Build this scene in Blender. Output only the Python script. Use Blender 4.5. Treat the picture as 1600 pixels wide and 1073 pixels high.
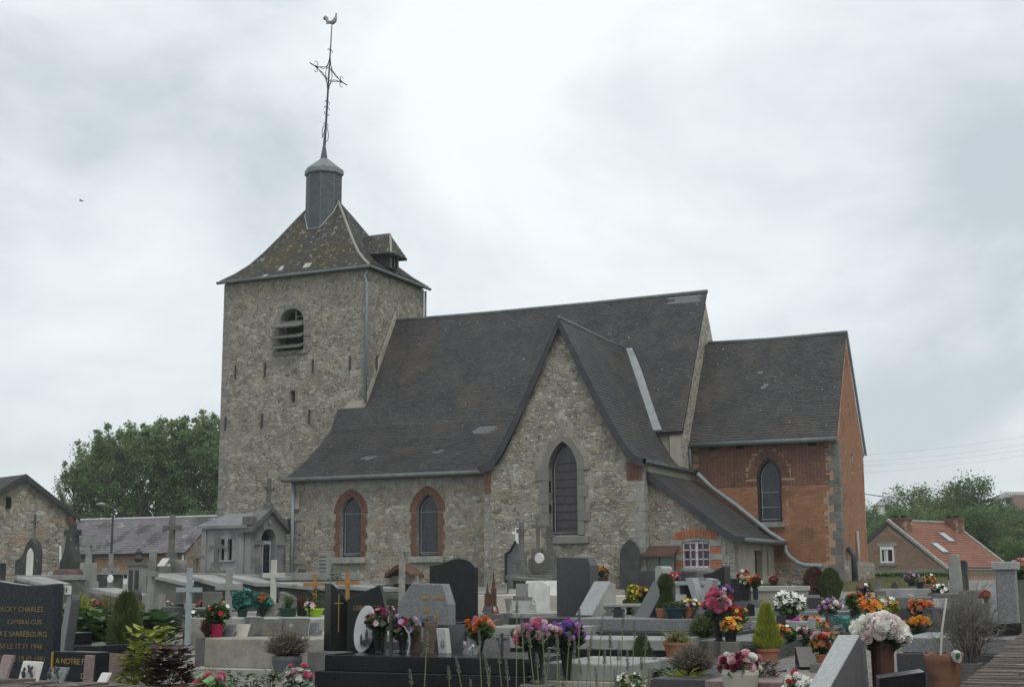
import bpy, bmesh, math, random
from mathutils import Vector, Matrix, noise as mnoise
from mathutils.geometry import tessellate_polygon
random.seed(7)
sc = bpy.context.scene
for o in list(bpy.data.objects): bpy.data.objects.remove(o)

# ------------------------------------------------------------------ camera
YAW, PITCH, ROLL, FPX = -0.434995597, 0.169029253, -0.00421468, 2181.6284
_f = Vector((math.sin(YAW)*math.cos(PITCH), math.cos(YAW)*math.cos(PITCH), math.sin(PITCH)))
_r0 = Vector((math.cos(YAW), -math.sin(YAW), 0)); _u0 = _r0.cross(_f)
_r = _r0*math.cos(ROLL)+_u0*math.sin(ROLL); _u = -_r0*math.sin(ROLL)+_u0*math.cos(ROLL)
EYE = Vector((0, 0, 1.55))
FH = Vector((math.sin(YAW), math.cos(YAW), 0)); RH = _r0.copy()
cam = bpy.data.cameras.new('camera'); camo = bpy.data.objects.new('camera', cam)
sc.collection.objects.link(camo)
m = Matrix.Identity(4)
for i in range(3): m[i][0], m[i][1], m[i][2], m[i][3] = _r[i], _u[i], -_f[i], EYE[i]
camo.matrix_world = m
cam.sensor_width = 36; cam.lens = FPX/1600*36; cam.clip_start = .05; cam.clip_end = 5000
sc.camera = camo

# ------------------------------------------------------------------ sky and sun
SUN_EL, SUN_AZ = math.radians(58), math.radians(135)          # azimuth clockwise from +y
w = bpy.data.worlds.new('World'); sc.world = w; w.use_nodes = True
nt = w.node_tree; nt.nodes.clear(); N = nt.nodes.new; LK = nt.links.new
out = N('ShaderNodeOutputWorld'); bg = N('ShaderNodeBackground'); bg.inputs[1].default_value = .1
sky = N('ShaderNodeTexSky'); sky.sky_type = 'NISHITA'; sky.sun_disc = False
sky.sun_elevation = SUN_EL; sky.sun_rotation = SUN_AZ
tc = N('ShaderNodeTexCoord'); sp = N('ShaderNodeSeparateXYZ'); LK(tc.outputs['Generated'], sp.inputs[0])
def MN(op, a, b=None, c=None):
    n = N('ShaderNodeMath'); n.operation = op
    for i, v in enumerate((a, b, c)):
        if v is None: continue
        if isinstance(v, (int, float)): n.inputs[i].default_value = v
        else: LK(v, n.inputs[i])
    return n.outputs[0]
mp = N('ShaderNodeMapping'); LK(tc.outputs['Generated'], mp.inputs[0])
mp.inputs['Scale'].default_value = (1, 1, 1.7); mp.inputs['Location'].default_value = (.3, 1.7, .2)
n1 = N('ShaderNodeTexNoise'); LK(mp.outputs[0], n1.inputs['Vector'])
n1.inputs['Scale'].default_value = 3.0; n1.inputs['Detail'].default_value = 8; n1.inputs['Roughness'].default_value = .53
n1.inputs['Distortion'].default_value = .25
cr = N('ShaderNodeValToRGB'); LK(n1.outputs[0], cr.inputs[0])
e = cr.color_ramp.elements
e[0].position = .35; e[0].color = (.52, .59, .63, 1)
e[1].position = .615; e[1].color = (.892, .93, .95, 1)
x = e.new(.485); x.color = (.74, .793, .822, 1)
mulc = N('ShaderNodeVectorMath'); mulc.operation = 'SCALE'; LK(cr.outputs[0], mulc.inputs[0]); mulc.inputs[3].default_value = 11.5
mx = N('ShaderNodeMixRGB'); mx.inputs[0].default_value = .93; LK(sky.outputs[0], mx.inputs[1]); LK(mulc.outputs[0], mx.inputs[2])
LK(mx.outputs[0], bg.inputs[0]); LK(bg.outputs[0], out.inputs[0])
sl = bpy.data.lights.new('sun', 'SUN'); sl.energy = 1.5; sl.angle = math.radians(24); sl.color = (1, .96, .9)
so = bpy.data.objects.new('sun', sl); sc.collection.objects.link(so)
sd = Vector((math.sin(SUN_AZ)*math.cos(SUN_EL), math.cos(SUN_AZ)*math.cos(SUN_EL), math.sin(SUN_EL)))
so.rotation_euler = sd.to_track_quat('Z', 'Y').to_euler(); so.location = (30, -30, 60)
vs = sc.view_settings; vs.view_transform = 'Standard'; vs.look = 'None'; vs.exposure = 0; vs.gamma = 1; vs.use_curve_mapping = False
sc.render.engine = 'CYCLES'; sc.cycles.volume_bounces = 2

# ------------------------------------------------------------------ measuring helpers (photo pixel -> place)
def ray(px, py): return _f*FPX + _r*(px-800) - _u*(py-536.5)
def at_y(px, py, Y): d = ray(px, py); return EYE + d*(Y/d.y)
def at_z(px, py, Z): d = ray(px, py); return EYE + d*((Z-EYE.z)/d.z)
def at_t(px, py, t): d = ray(px, py); return EYE + d*(t/d.dot(FH))
def tz(x, y):                                                   # terrain height
    t = x*FH.x + y*FH.y; s = x*RH.x + y*RH.y
    z = .033*max(-4, min(t, 46.5))
    def ss(a, b, v): v = max(0, min(1, (v-a)/(b-a))); return v*v*(3-2*v)
    z += 10*ss(110, 330, t)*ss(-20, 70, s) + 2*ss(150, 400, t)
    z -= .9*ss(48, 62, t)*ss(5, -14, s)*ss(110, 70, t)
    return z
def gnd(px, t): p = at_t(px, 909, t); return Vector((p.x, p.y, tz(p.x, p.y)))
def gpx(px, py): return gnd(px, 3382/(py-837))                  # ground point seen at a pixel
def zpx(py, t): return at_t(800, py, t).z
def mpp(t): return t/2182                                       # metres per pixel

# ------------------------------------------------------------------ object helpers
def tag(o, label=None, cat=None, group=None, kind=None):
    if label: o['label'] = label
    if cat: o['category'] = cat
    if group: o['group'] = group
    if kind: o['kind'] = kind
    return o
def thing(name, label, cat, loc=(0, 0, 0), rz=0, group=None):
    o = bpy.data.objects.new(name, None); sc.collection.objects.link(o)
    o.location = loc; o.rotation_euler = (0, 0, rz); o.empty_display_size = .2
    return tag(o, label, cat, group)
def link(name, me, parent=None, loc=None, rot=None, scale=None):
    o = bpy.data.objects.new(name, me); sc.collection.objects.link(o)
    if parent: o.parent = parent
    if loc is not None: o.location = loc
    if rot is not None: o.rotation_euler = rot
    if scale is not None: o.scale = scale if not isinstance(scale, (int, float)) else (scale,)*3
    return o
class MB:
    def __init__(s): s.v = []; s.f = []; s.t = []; s.m = []; s.mi = 0
    def add(s, vs, fs, tone=.5):
        b = len(s.v); s.v += [tuple(v) for v in vs]; s.t += [tone]*len(vs)
        s.f += [tuple(b+i for i in f) for f in fs]; s.m += [s.mi]*len(fs); return s
    def box(s, c, d, tone=.5, rot=None, taper=(1, 1)):
        x, y, z = d[0]/2, d[1]/2, d[2]/2; tx, ty = taper
        vs = [Vector(p) for p in ((-x,-y,-z),(x,-y,-z),(x,y,-z),(-x,y,-z),(-x*tx,-y*ty,z),(x*tx,-y*ty,z),(x*tx,y*ty,z),(-x*tx,y*ty,z))]
        if rot is not None: vs = [rot @ v for v in vs]
        c = Vector(c); return s.add([c+v for v in vs], [(3,2,1,0),(4,5,6,7),(0,1,5,4),(1,2,6,5),(2,3,7,6),(3,0,4,7)], tone)
    def prism(s, pts, O, U, W, Nn, d, tone=.5):                 # polygon in (U,W), front at O, extruded to -Nn*d
        O, U, W, Nn = map(Vector, (O, U, W, Nn)); n = len(pts)
        a = [O+U*p[0]+W*p[1] for p in pts]; b = [p-Nn*d for p in a]
        fr = list(range(n)); fs = [tuple(fr), tuple(range(2*n-1, n-1, -1))]
        area = sum(pts[i][0]*pts[(i+1) % n][1]-pts[(i+1) % n][0]*pts[i][1] for i in range(n))
        if (area > 0) != (U.cross(W).dot(Nn) > 0): fs = [tuple(reversed(f)) for f in fs]; q = lambda i, j: (i, j, n+j, n+i)
        else: q = lambda i, j: (j, i, n+i, n+j)
        fs += [q(i, (i+1) % n) for i in range(n)]
        return s.add(a+b, fs, tone)
    def lathe(s, prof, n=12, c=(0, 0, 0), tone=.5, cap=True):
        c = Vector(c); vs = []; fs = []
        for r, z in prof:
            for k in range(n):
                a = 2*math.pi*k/n; vs.append(c+Vector((r*math.cos(a), r*math.sin(a), z)))
        for j in range(len(prof)-1):
            for k in range(n): a = j*n+k; b = j*n+(k+1) % n; fs.append((a, b, b+n, a+n))
        if cap: fs.append(tuple(range(n-1, -1, -1))); fs.append(tuple(range((len(prof)-1)*n, len(prof)*n)))
        return s.add(vs, fs, tone)
    def tube(s, pts, r, n=6, tone=.5, cap=True):
        pts = [Vector(p) for p in pts]; rs = r if isinstance(r, (list, tuple)) else [r]*len(pts); vs = []; fs = []
        up = None
        for i, p in enumerate(pts):
            d = (pts[min(i+1, len(pts)-1)]-pts[max(i-1, 0)]).normalized()
            if up is None: up = Vector((0, 0, 1)) if abs(d.z) < .9 else Vector((1, 0, 0))
            a = d.cross(up).normalized(); b = a.cross(d).normalized(); up = b
            for k in range(n): th = 2*math.pi*k/n; vs.append(p+(a*math.cos(th)+b*math.sin(th))*rs[i])
        for j in range(len(pts)-1):
            for k in range(n): a = j*n+k; b = j*n+(k+1) % n; fs.append((a, b, b+n, a+n))
        if cap: fs.append(tuple(range(n-1, -1, -1))); fs.append(tuple(range((len(pts)-1)*n, len(pts)*n)))
        return s.add(vs, fs, tone)
    def blob(s, c, r, seed=0, sub=2, amp=.25, tone=.5):
        bm = bmesh.new(); bmesh.ops.create_icosphere(bm, subdivisions=sub, radius=1)
        r = Vector(r) if not isinstance(r, (int, float)) else Vector((r, r, r)); vs = []
        for v in bm.verts:
            k = 1+amp*mnoise.noise(v.co*1.7+Vector((seed, seed*.7, 0)))
            vs.append(Vector(c)+Vector((v.co.x*r.x, v.co.y*r.y, v.co.z*r.z))*k)
        fs = [tuple(v.index for v in f.verts) for f in bm.faces]; bm.free(); return s.add(vs, fs, tone)
    def mesh(s, name, mats, smooth=False, bevel=0):
        me = bpy.data.meshes.new(name); me.from_pydata(s.v, [], s.f)
        for mt in (mats if isinstance(mats, (list, tuple)) else [mats]): me.materials.append(mt)
        at = me.attributes.new('tone', 'FLOAT', 'POINT'); at.data.foreach_set('value', s.t)
        if any(s.m): me.polygons.foreach_set('material_index', s.m)
        if bevel:
            bm = bmesh.new(); bm.from_mesh(me)
            es = [ed for ed in bm.edges if len(ed.link_faces) == 2 and ed.calc_face_angle(0) > .5]
            bmesh.ops.bevel(bm, geom=es, offset=bevel, segments=1, affect='EDGES', clamp_overlap=True)
            bm.to_mesh(me); bm.free()
        if smooth: me.polygons.foreach_set('use_smooth', [True]*len(me.polygons))
        me.update(); return me
    def build(s, name, mats, parent=None, smooth=False, bevel=0, kind=None, label=None, **k):
        o = link(name, s.mesh(name, mats, smooth, bevel), parent, **k)
        if kind: o['kind'] = kind
        if label: o['label'] = label
        return o

# ------------------------------------------------------------------ materials
def ramp3(c, k): return tuple(min(1, v*k) for v in c)+(1,)
_mats = {}
def mat(name, c1, c2=None, rough=.85, scale=6, detail=4, tone=0., nmix=1., spec=.3, metal=0., bump=0., bscale=40,
        stains=(), grain=0., gscale=150, trans=0., coat=0., light=None, objrand=0., pieces=None, leaf=0.):
    """base colour: c1..c2 by noise and by the piece's own tone; stains = [(colour, scale, threshold, softness, amount)]"""
    if name in _mats: return _mats[name]
    mt = bpy.data.materials.new(name); mt.use_nodes = True; t = mt.node_tree; nn = t.nodes; L = t.links
    b = nn['Principled BSDF']; c2 = c2 or c1
    geo = nn.new('ShaderNodeNewGeometry'); pos = geo.outputs['Position']
    def noise(sc_, det=4, rg=.55):
        n = nn.new('ShaderNodeTexNoise'); L.new(pos, n.inputs['Vector']); n.inputs['Scale'].default_value = sc_
        n.inputs['Detail'].default_value = det; n.inputs['Roughness'].default_value = rg; return n.outputs[0]
    def math_(op, a, b_=0., clamp=False):
        n = nn.new('ShaderNodeMath'); n.operation = op; n.use_clamp = clamp
        for i, v in enumerate((a, b_)):
            if isinstance(v, (int, float)): n.inputs[i].default_value = v
            else: L.new(v, n.inputs[i])
        return n.outputs[0]
    def mrange(v, a, b_):
        n = nn.new('ShaderNodeMapRange'); L.new(v, n.inputs[0]); n.inputs[1].default_value = a; n.inputs[2].default_value = b_; return n.outputs[0]
    def mixc(f, a, b_):
        n = nn.new('ShaderNodeMixRGB')
        for i, v in enumerate((f, a, b_)):
            if isinstance(v, (int, float)): n.inputs[i].default_value = v
            elif isinstance(v, tuple): n.inputs[i].default_value = tuple(v[:3])+(1,)
            else: L.new(v, n.inputs[i])
        return n.outputs[0]
    f = math_('MULTIPLY', mrange(noise(scale, detail), .3, .7), nmix)
    if tone:
        a = nn.new('ShaderNodeAttribute'); a.attribute_name = 'tone'
        f = math_('ADD', math_('MULTIPLY', f, 1-tone), math_('MULTIPLY', a.outputs['Fac'], tone), True)
    if objrand:
        oi = nn.new('ShaderNodeObjectInfo'); f = math_('ADD', math_('MULTIPLY', f, 1-objrand), math_('MULTIPLY', oi.outputs['Random'], objrand), True)
    col = mixc(f, c1, c2)
    if pieces:                                                  # each stone has a colour of its own
        a3 = nn.new('ShaderNodeAttribute'); a3.attribute_name = 'tone'; rp = nn.new('ShaderNodeValToRGB'); L.new(a3.outputs['Fac'], rp.inputs[0])
        rp.color_ramp.interpolation = 'CONSTANT'; el = rp.color_ramp.elements
        while len(el) < len(pieces): el.new(.5)
        for k_, c_ in enumerate(pieces): el[k_].position = k_/len(pieces); el[k_].color = tuple(c_)+(1,)
        col = mixc(.46, col, rp.outputs[0])
    if light is not None:                                       # a few pieces replaced with pale ones: tone above .97
        a2 = nn.new('ShaderNodeAttribute'); a2.attribute_name = 'tone'
        col = mixc(mrange(a2.outputs['Fac'], .96, .98), col, light)
    for cs, ssc, th, so_, am in stains:
        col = mixc(math_('MULTIPLY', mrange(noise(ssc, 5, .6), th, th+so_), am), col, cs)
    if grain:
        g = mrange(noise(gscale, 2, .7), .35, .65)
        col = mixc(math_('MULTIPLY', math_('SUBTRACT', 1., g), grain), col, (0.01, .01, .012))
        gw = .6 if sum(c2[:3]) > .3 else .16
        col = mixc(math_('MULTIPLY', mrange(noise(gscale*.8, 2, .7), .56, .66), grain*gw), col, (.6, .6, .6))
    L.new(col, b.inputs['Base Color']); b.inputs['Roughness'].default_value = rough
    b.inputs['Specular IOR Level'].default_value = spec; b.inputs['Metallic'].default_value = metal
    if coat: b.inputs['Coat Weight'].default_value = coat; b.inputs['Coat Roughness'].default_value = .08
    if trans: b.inputs['Transmission Weight'].default_value = trans
    if bump:
        bp = nn.new('ShaderNodeBump'); L.new(noise(bscale, 5, .65), bp.inputs['Height']); bp.inputs['Strength'].default_value = bump
        bp.inputs['Distance'].default_value = .02; L.new(bp.outputs[0], b.inputs['Normal'])
    if leaf:                                                    # light passes through thin leaves and petals
        tr = nn.new('ShaderNodeBsdfTranslucent'); L.new(col, tr.inputs[0]); ms = nn.new('ShaderNodeMixShader'); ms.inputs[0].default_value = leaf
        o_ = nn['Material Output']; L.new(b.outputs[0], ms.inputs[1]); L.new(tr.outputs[0], ms.inputs[2]); L.new(ms.outputs[0], o_.inputs[0])
    _mats[name] = mt; return mt
PCS = [(.10,.085,.065),(.17,.14,.095),(.14,.14,.135),(.23,.185,.115),(.2,.195,.18),(.155,.13,.10),(.27,.245,.19),(.22,.22,.215),(.19,.15,.10),(.31,.30,.26),(.25,.21,.15),(.36,.355,.33),(.18,.18,.175),(.42,.41,.37)]
PCN = PCS[:5]+[(.23,.125,.075),(.155,.13,.10),(.29,.26,.20),(.17,.15,.11),(.22,.22,.215),(.26,.2,.13),(.34,.33,.29),(.18,.175,.165),(.42,.41,.37)]
SPECK = [((.07,.066,.056), 5.5, .57, .05, .6), ((.54,.54,.49), 9.5, .61, .03, .6), ((.60,.60,.55), 20, .62, .03, .6)]
def rub(name, k, pcs, extra): return mat(name, (.150*k,.140*k,.110*k), (.33*k,.31*k,.25*k), scale=2.2, detail=7, bump=.7, bscale=28, pieces=[tuple(v*k*1.12 for v in c) for c in pcs], stains=extra+SPECK)
LICH = [((.27,.19,.06), .45, .62, .07, .6)]
M_rubble_t = rub('tower_stone', .94, PCS, LICH)
M_rubble_n = rub('nave_stone', .95, PCN, [((.45,.45,.42), .9, .62, .05, .5)])
M_rubble_x = rub('transept_stone', 1.0, PCS, [((.28,.18,.085), .7, .64, .06, .45), ((.46,.46,.43), 1.1, .6, .06, .4)])
M_mortar = mat('mortar', (.150,.140,.112), (.315,.297,.245), scale=2.2, detail=7, bump=.7, bscale=28, stains=LICH+SPECK)
M_quoin = mat('dressed_stone', (.13, .125, .112), (.25, .24, .215), tone=.5, scale=2.5, detail=6, bump=.3, stains=SPECK)
M_qdark = mat('rough_grey_quoin', (.10, .098, .09), (.20, .195, .175), tone=.5, scale=3, detail=7, bump=.6, stains=SPECK[:1])
M_surr = mat('grey_window_stone', (.13, .13, .123), (.20, .195, .18), tone=.5, scale=3, bump=.2)
M_limestone = mat('weathered_limestone', (.19, .19, .175), (.31, .305, .28), scale=5, bump=.3, stains=[((.09, .09, .085), 2, .56, .1, .6)])
M_brick_o = mat('orange_brick', (.18, .084, .046), (.36, .172, .09), tone=.7, scale=2.5, bump=.3, stains=[((.12, .055, .036), 1.1, .56, .10, .75), ((.09, .055, .045), 3.5, .64, .05, .6), ((.36, .27, .2), 1.7, .68, .05, .4)])
M_brick_d = mat('dark_brick', (.075, .040, .031), (.18, .088, .06), tone=.65, scale=2.5, bump=.3, stains=[((.30, .2, .14), 1.2, .62, .06, .35)])
M_brick_s = mat('surround_brick', (.10, .050, .036), (.20, .10, .07), tone=.7, scale=4, bump=.2)
M_bmortar = mat('brick_mortar', (.26, .16, .105), (.36, .26, .185), scale=4)
M_slate = mat('slate', (.026, .025, .027), (.074, .071, .071), rough=.62, tone=.55, scale=1.2, spec=.4, bump=.15, light=(.15, .158, .166),
              stains=[((.095, .08, .06), .55, .54, .12, .5), ((.03, .03, .034), .8, .6, .1, .6), ((.42, .42, .38), 9, .68, .02, .8)])
M_slate_m = mat('mossy_slate', (.034, .033, .030), (.088, .084, .074), rough=.7, tone=.6, scale=1.5, bump=.2, light=(.5, .5, .48),
                stains=[((.085, .072, .018), .75, .50, .14, .6), ((.33, .33, .28), 6.0, .60, .03, .65), ((.30, .30, .26), 14, .63, .03, .5)])
M_slate_u = mat('slate_bedding', (.02, .02, .022))
M_slate_l = mat('lantern_slate', (.055, .065, .072), (.085, .10, .11), rough=.55, tone=.7, scale=2)
M_barge = mat('dark_slate_edge', (.03, .03, .036), (.05, .05, .056), rough=.55, scale=3)
M_lead = mat('lead_sheet', (.22, .24, .255), (.32, .335, .345), rough=.5, scale=3, spec=.5)
M_zinc = mat('zinc', (.085, .10, .10), (.15, .165, .165), rough=.55, scale=3)
M_zinc_l = mat('pale_zinc_pipe', (.17, .20, .215), (.24, .27, .285), rough=.5, scale=3)
M_iron = mat('wrought_iron', (.035, .04, .048), (.07, .075, .08), rough=.6, metal=.3)
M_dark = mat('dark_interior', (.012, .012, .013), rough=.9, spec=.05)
M_glass = mat('leaded_glass', (.020, .026, .034), (.05, .062, .078), rough=.25, scale=9, spec=.5, bump=.25, bscale=14)
M_glass_d = mat('stained_glass', (.020, .018, .022), (.05, .038, .042), rough=.3, scale=5, spec=.5, stains=[((.09, .035, .03), 2.2, .6, .05, .6)])
M_bar = mat('window_bar', (.27, .29, .30), rough=.6)
M_wood_g = mat('grey_wood', (.10, .10, .095), (.19, .19, .18), scale=9, bump=.3)
M_white = mat('white_paint', (.62, .63, .62), (.72, .72, .71), rough=.5)
M_render = mat('cream_render', (.29, .27, .22), (.38, .36, .30), scale=3, bump=.2, stains=[((.16, .15, .13), 1.3, .57, .1, .5)])

# ------------------------------------------------------------------ masonry helpers
def clip(poly, nx, ny, d):                                       # keep nx*x+ny*y <= d
    o = []; n = len(poly)
    for i in range(n):
        a, b = poly[i], poly[(i+1) % n]; da, db = nx*a[0]+ny*a[1]-d, nx*b[0]+ny*b[1]-d
        if da <= 0: o.append(a)
        if (da < 0 < db) or (db < 0 < da): k = da/(da-db); o.append((a[0]+(b[0]-a[0])*k, a[1]+(b[1]-a[1])*k))
    return o
def inside(p, poly):
    c = False; n = len(poly)
    for i in range(n):
        a, b = poly[i], poly[i-1]
        if (a[1] > p[1]) != (b[1] > p[1]) and p[0] < (b[0]-a[0])*(p[1]-a[1])/(b[1]-a[1])+a[0]: c = not c
    return c
def cells(u0, u1, v0, v1, su, sv, drop=.18):
    nu, nv = int((u1-u0)/su)+3, int((v1-v0)/sv)+3; S = {}
    for j in range(-1, nv):
        for i in range(-1, nu):
            if random.random() > drop: S[i, j] = (i+.5*(j & 1)+random.uniform(-.36, .36), j+random.uniform(-.3, .3))
    for (i, j), (px, py) in S.items():
        poly = [(px-1.6, py-1.4), (px+1.6, py-1.4), (px+1.6, py+1.4), (px-1.6, py+1.4)]
        for dj in (-2, -1, 0, 1, 2):
            for di in (-2, -1, 0, 1, 2):
                q = S.get((i+di, j+dj))
                if q is None or (di == 0 and dj == 0): continue
                nx, ny = q[0]-px, q[1]-py
                poly = clip(poly, nx, ny, nx*(px+q[0])/2+ny*(py+q[1])/2)
                if len(poly) < 3: break
            if len(poly) < 3: break
        if len(poly) >= 3: yield [(u0+a*su, v0+b*sv) for a, b in poly]
def stone_piece(mb, poly, O, U, W, Nn, gap, h, tone):
    cx, cy = sum(p[0] for p in poly)/len(poly), sum(p[1] for p in poly)/len(poly)
    R = max(math.hypot(p[0]-cx, p[1]-cy) for p in poly); k1 = max(.5, 1-gap/R*1.2); k2 = k1*.74; n = len(poly)
    vs = []
    for k, dd in ((k1, -.01), (k1*.97, h*.6), (k2, h)):
        for p in poly: vs.append(O+U*(cx+(p[0]-cx)*k)+W*(cy+(p[1]-cy)*k)+Nn*(dd+(random.uniform(-.004, .004) if dd > 0 else 0)))
    vs.append(O+U*cx+W*cy+Nn*(h+random.uniform(0, .008)))
    fs = []
    for r_ in (0, 1):
        for i in range(n): j = (i+1) % n; fs.append((r_*n+i, r_*n+j, r_*n+n+j, r_*n+n+i))
    for i in range(n): fs.append((2*n+i, 2*n+(i+1) % n, 3*n))
    mb.add(vs, fs, tone)
def wall(name, parent, outer, holes, O, U, W, Nn, depth, m, reveal=.25, back=True):
    """a wall with true openings: outer polygon and hole polygons in (U,W) metres"""
    O, U, W, Nn = map(Vector, (O, U, W, Nn)); mb = MB()
    loops = [outer]+holes; P3 = [[Vector((p[0], p[1], 0)) for p in l] for l in loops]
    flat = [p for l in loops for p in l]
    tri = tessellate_polygon(P3)
    fs = []
    for t_ in tri:
        a, b, c = (flat[i] for i in t_)
        ar = (b[0]-a[0])*(c[1]-a[1])-(c[0]-a[0])*(b[1]-a[1])
        if (ar > 0) != (U.cross(W).dot(Nn) > 0): t_ = tuple(reversed(t_))
        fs.append(tuple(t_))
    mb.add([O+U*p[0]+W*p[1] for p in flat], fs)
    for li, l in enumerate(loops):
        n = len(l); d = depth if li == 0 else reveal
        a = [O+U*p[0]+W*p[1] for p in l]; b = [p-Nn*d for p in a]
        mb.add(a+b, [(i, (i+1) % n, n+(i+1) % n, n+i) for i in range(n)])
    return mb.build(name, m, parent)
def rubble(part, outer, avoid, O, U, W, Nn, su, sv, m, nbig=55, gap=.014, hh=(.012, .035), toner=None):
    O, U, W, Nn = map(Vector, (O, U, W, Nn))
    us = [p[0] for p in outer]; vs_ = [p[1] for p in outer]; L = []
    for c in cells(min(us), max(us), min(vs_), max(vs_), su, sv):
        ce = (sum(p[0] for p in c)/len(c), sum(p[1] for p in c)/len(c))
        c = [(ce[0]+(p[0]-ce[0])*1.0, ce[1]+(p[1]-ce[1])*1.0) for p in c]
        if not all(inside(p, outer) for p in c): 
            if not inside(ce, outer): continue
            c = [p if inside(p, outer) else (ce[0]+(p[0]-ce[0])*.45, ce[1]+(p[1]-ce[1])*.45) for p in c]
            if not all(inside(p, outer) for p in c): continue
        if any(inside(p, h) for h in avoid for p in c+[ce]): continue
        ar = abs(sum(c[i][0]*c[i-1][1]-c[i-1][0]*c[i][1] for i in range(len(c))))/2
        L.append((ar, c, ce))
    L.sort(key=lambda q: -q[0]); st = MB()
    for i, (ar, c, ce) in enumerate(L):
        tn = random.betavariate(2, 2.4)
        if random.random() < .07: tn = 1
        if toner: tn = toner(ce, tn)
        h = random.uniform(*hh)
        if i < nbig:
            b = MB(); stone_piece(b, c, O, U, W, Nn, gap, h+.006, tn); b.build('stone', m, part)
        else: stone_piece(st, c, O, U, W, Nn, gap, h, tn)
    st.build('rubble_stonework', m, part, kind='stuff')
def brickwork(part, outer, avoid, O, U, W, Nn, m, bl=.22, bh=.062, gap=.012, name='brickwork', h=.008, toner=None):
    O, U, W, Nn = map(Vector, (O, U, W, Nn)); mb = MB()
    us = [p[0] for p in outer]; vs_ = [p[1] for p in outer]; v = min(vs_); j = 0
    while v < max(vs_):
        u = min(us)-random.random()*.01-(bl/2 if j & 1 else 0)
        while u < max(us):
            L_ = bl if random.random() < .7 else bl/2
            q = [(u+gap/2, v+gap/2), (u+L_-gap/2, v+gap/2), (u+L_-gap/2, v+bh-gap/2), (u+gap/2, v+bh-gap/2)]
            u += L_
            ins = [inside(p, outer) for p in q]
            if not any(ins): continue
            if not all(ins): continue
            if any(inside(p, hh) for hh in avoid for p in q): continue
            hz = h+random.uniform(-.003, .003); tn = random.betavariate(2, 2)
            if toner: tn = toner((u, v), tn)
            vs = [O+U*p[0]+W*p[1] for p in q]+[O+U*p[0]+W*p[1]+Nn*hz for p in q]
            mb.add(vs, [(4, 5, 6, 7), (0, 1, 5, 4), (1, 2, 6, 5), (2, 3, 7, 6), (3, 0, 4, 7)], tn)
        v += bh; j += 1
    return mb.build(name, m, part, kind='stuff')
def lancet(cx, z0, zs, hw, n=8, rise=None):                       # pointed arch outline, counter-clockwise
    rise = rise or hw*1.75
    R = (hw*hw+rise*rise)/(2*hw); pts = [(cx-hw, z0), (cx+hw, z0)]
    am = math.asin(min(1, rise/R))
    for k in range(n+1): a = am*k/n; pts.append((cx+hw-R+R*math.cos(a), zs+R*math.sin(a)))
    for k in range(n-1, -1, -1): a = am*k/n; pts.append((cx-hw+R-R*math.cos(a), zs+R*math.sin(a)))
    return pts
def arch_bricks(mb, cx, zs, hw, wd, O, U, W, Nn, rise=None, bw=.075, h=.02, rows=1, r0=0.):
    rise = rise or hw*1.75; R = (hw*hw+rise*rise)/(2*hw)
    for sgn in (1, -1):
        for rr in range(rows):
            ra, rb = R+r0+wd*rr/rows+.004, R+r0+wd*(rr+1)/rows-.004
            la, lb = math.acos((R-hw)/ra), math.acos((R-hw)/rb); n = max(6, int((R+r0+wd/2)*la/bw))
            for k in range(n):
                q = []
                for r_, l_, kk in ((ra, la, k+.07), (rb, lb, k+.07), (rb, lb, k+.93), (ra, la, k+.93)):
                    q.append((cx+sgn*(hw-R+r_*math.cos(l_*kk/n)), zs+r_*math.sin(l_*kk/n)))
                mb.prism(q, Vector(O)+Vector(Nn)*h, U, W, Nn, h+.02, random.random())
def jamb_bricks(mb, cx, z0, zs, hw, wd, O, U, W, Nn, bh=.066, h=.02, tooth=.06):
    n = int((zs-z0)/bh)
    for sgn in (1, -1):
        for k in range(n):
            a = z0+k*bh; ww = wd+(tooth if (k//3) % 2 else 0)
            cut = ww*random.choice((.4, .55, .62)); e_ = 0
            for x0, x1 in ((0, cut), (cut, ww)):
                q = [(cx+sgn*(hw+x0+.003), a+.005), (cx+sgn*(hw+x1-.005), a+.005), (cx+sgn*(hw+x1-.005), a+bh-.005), (cx+sgn*(hw+x0+.003), a+bh-.005)]
                mb.prism(q, Vector(O)+Vector(Nn)*h, U, W, Nn, h+.02, random.random())
def outset(cx, z0, zs, hw, g, rise=None): return lancet(cx, z0-g*.3, zs, hw+g, 8, (rise or hw*1.75)+g*1.3)
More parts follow.
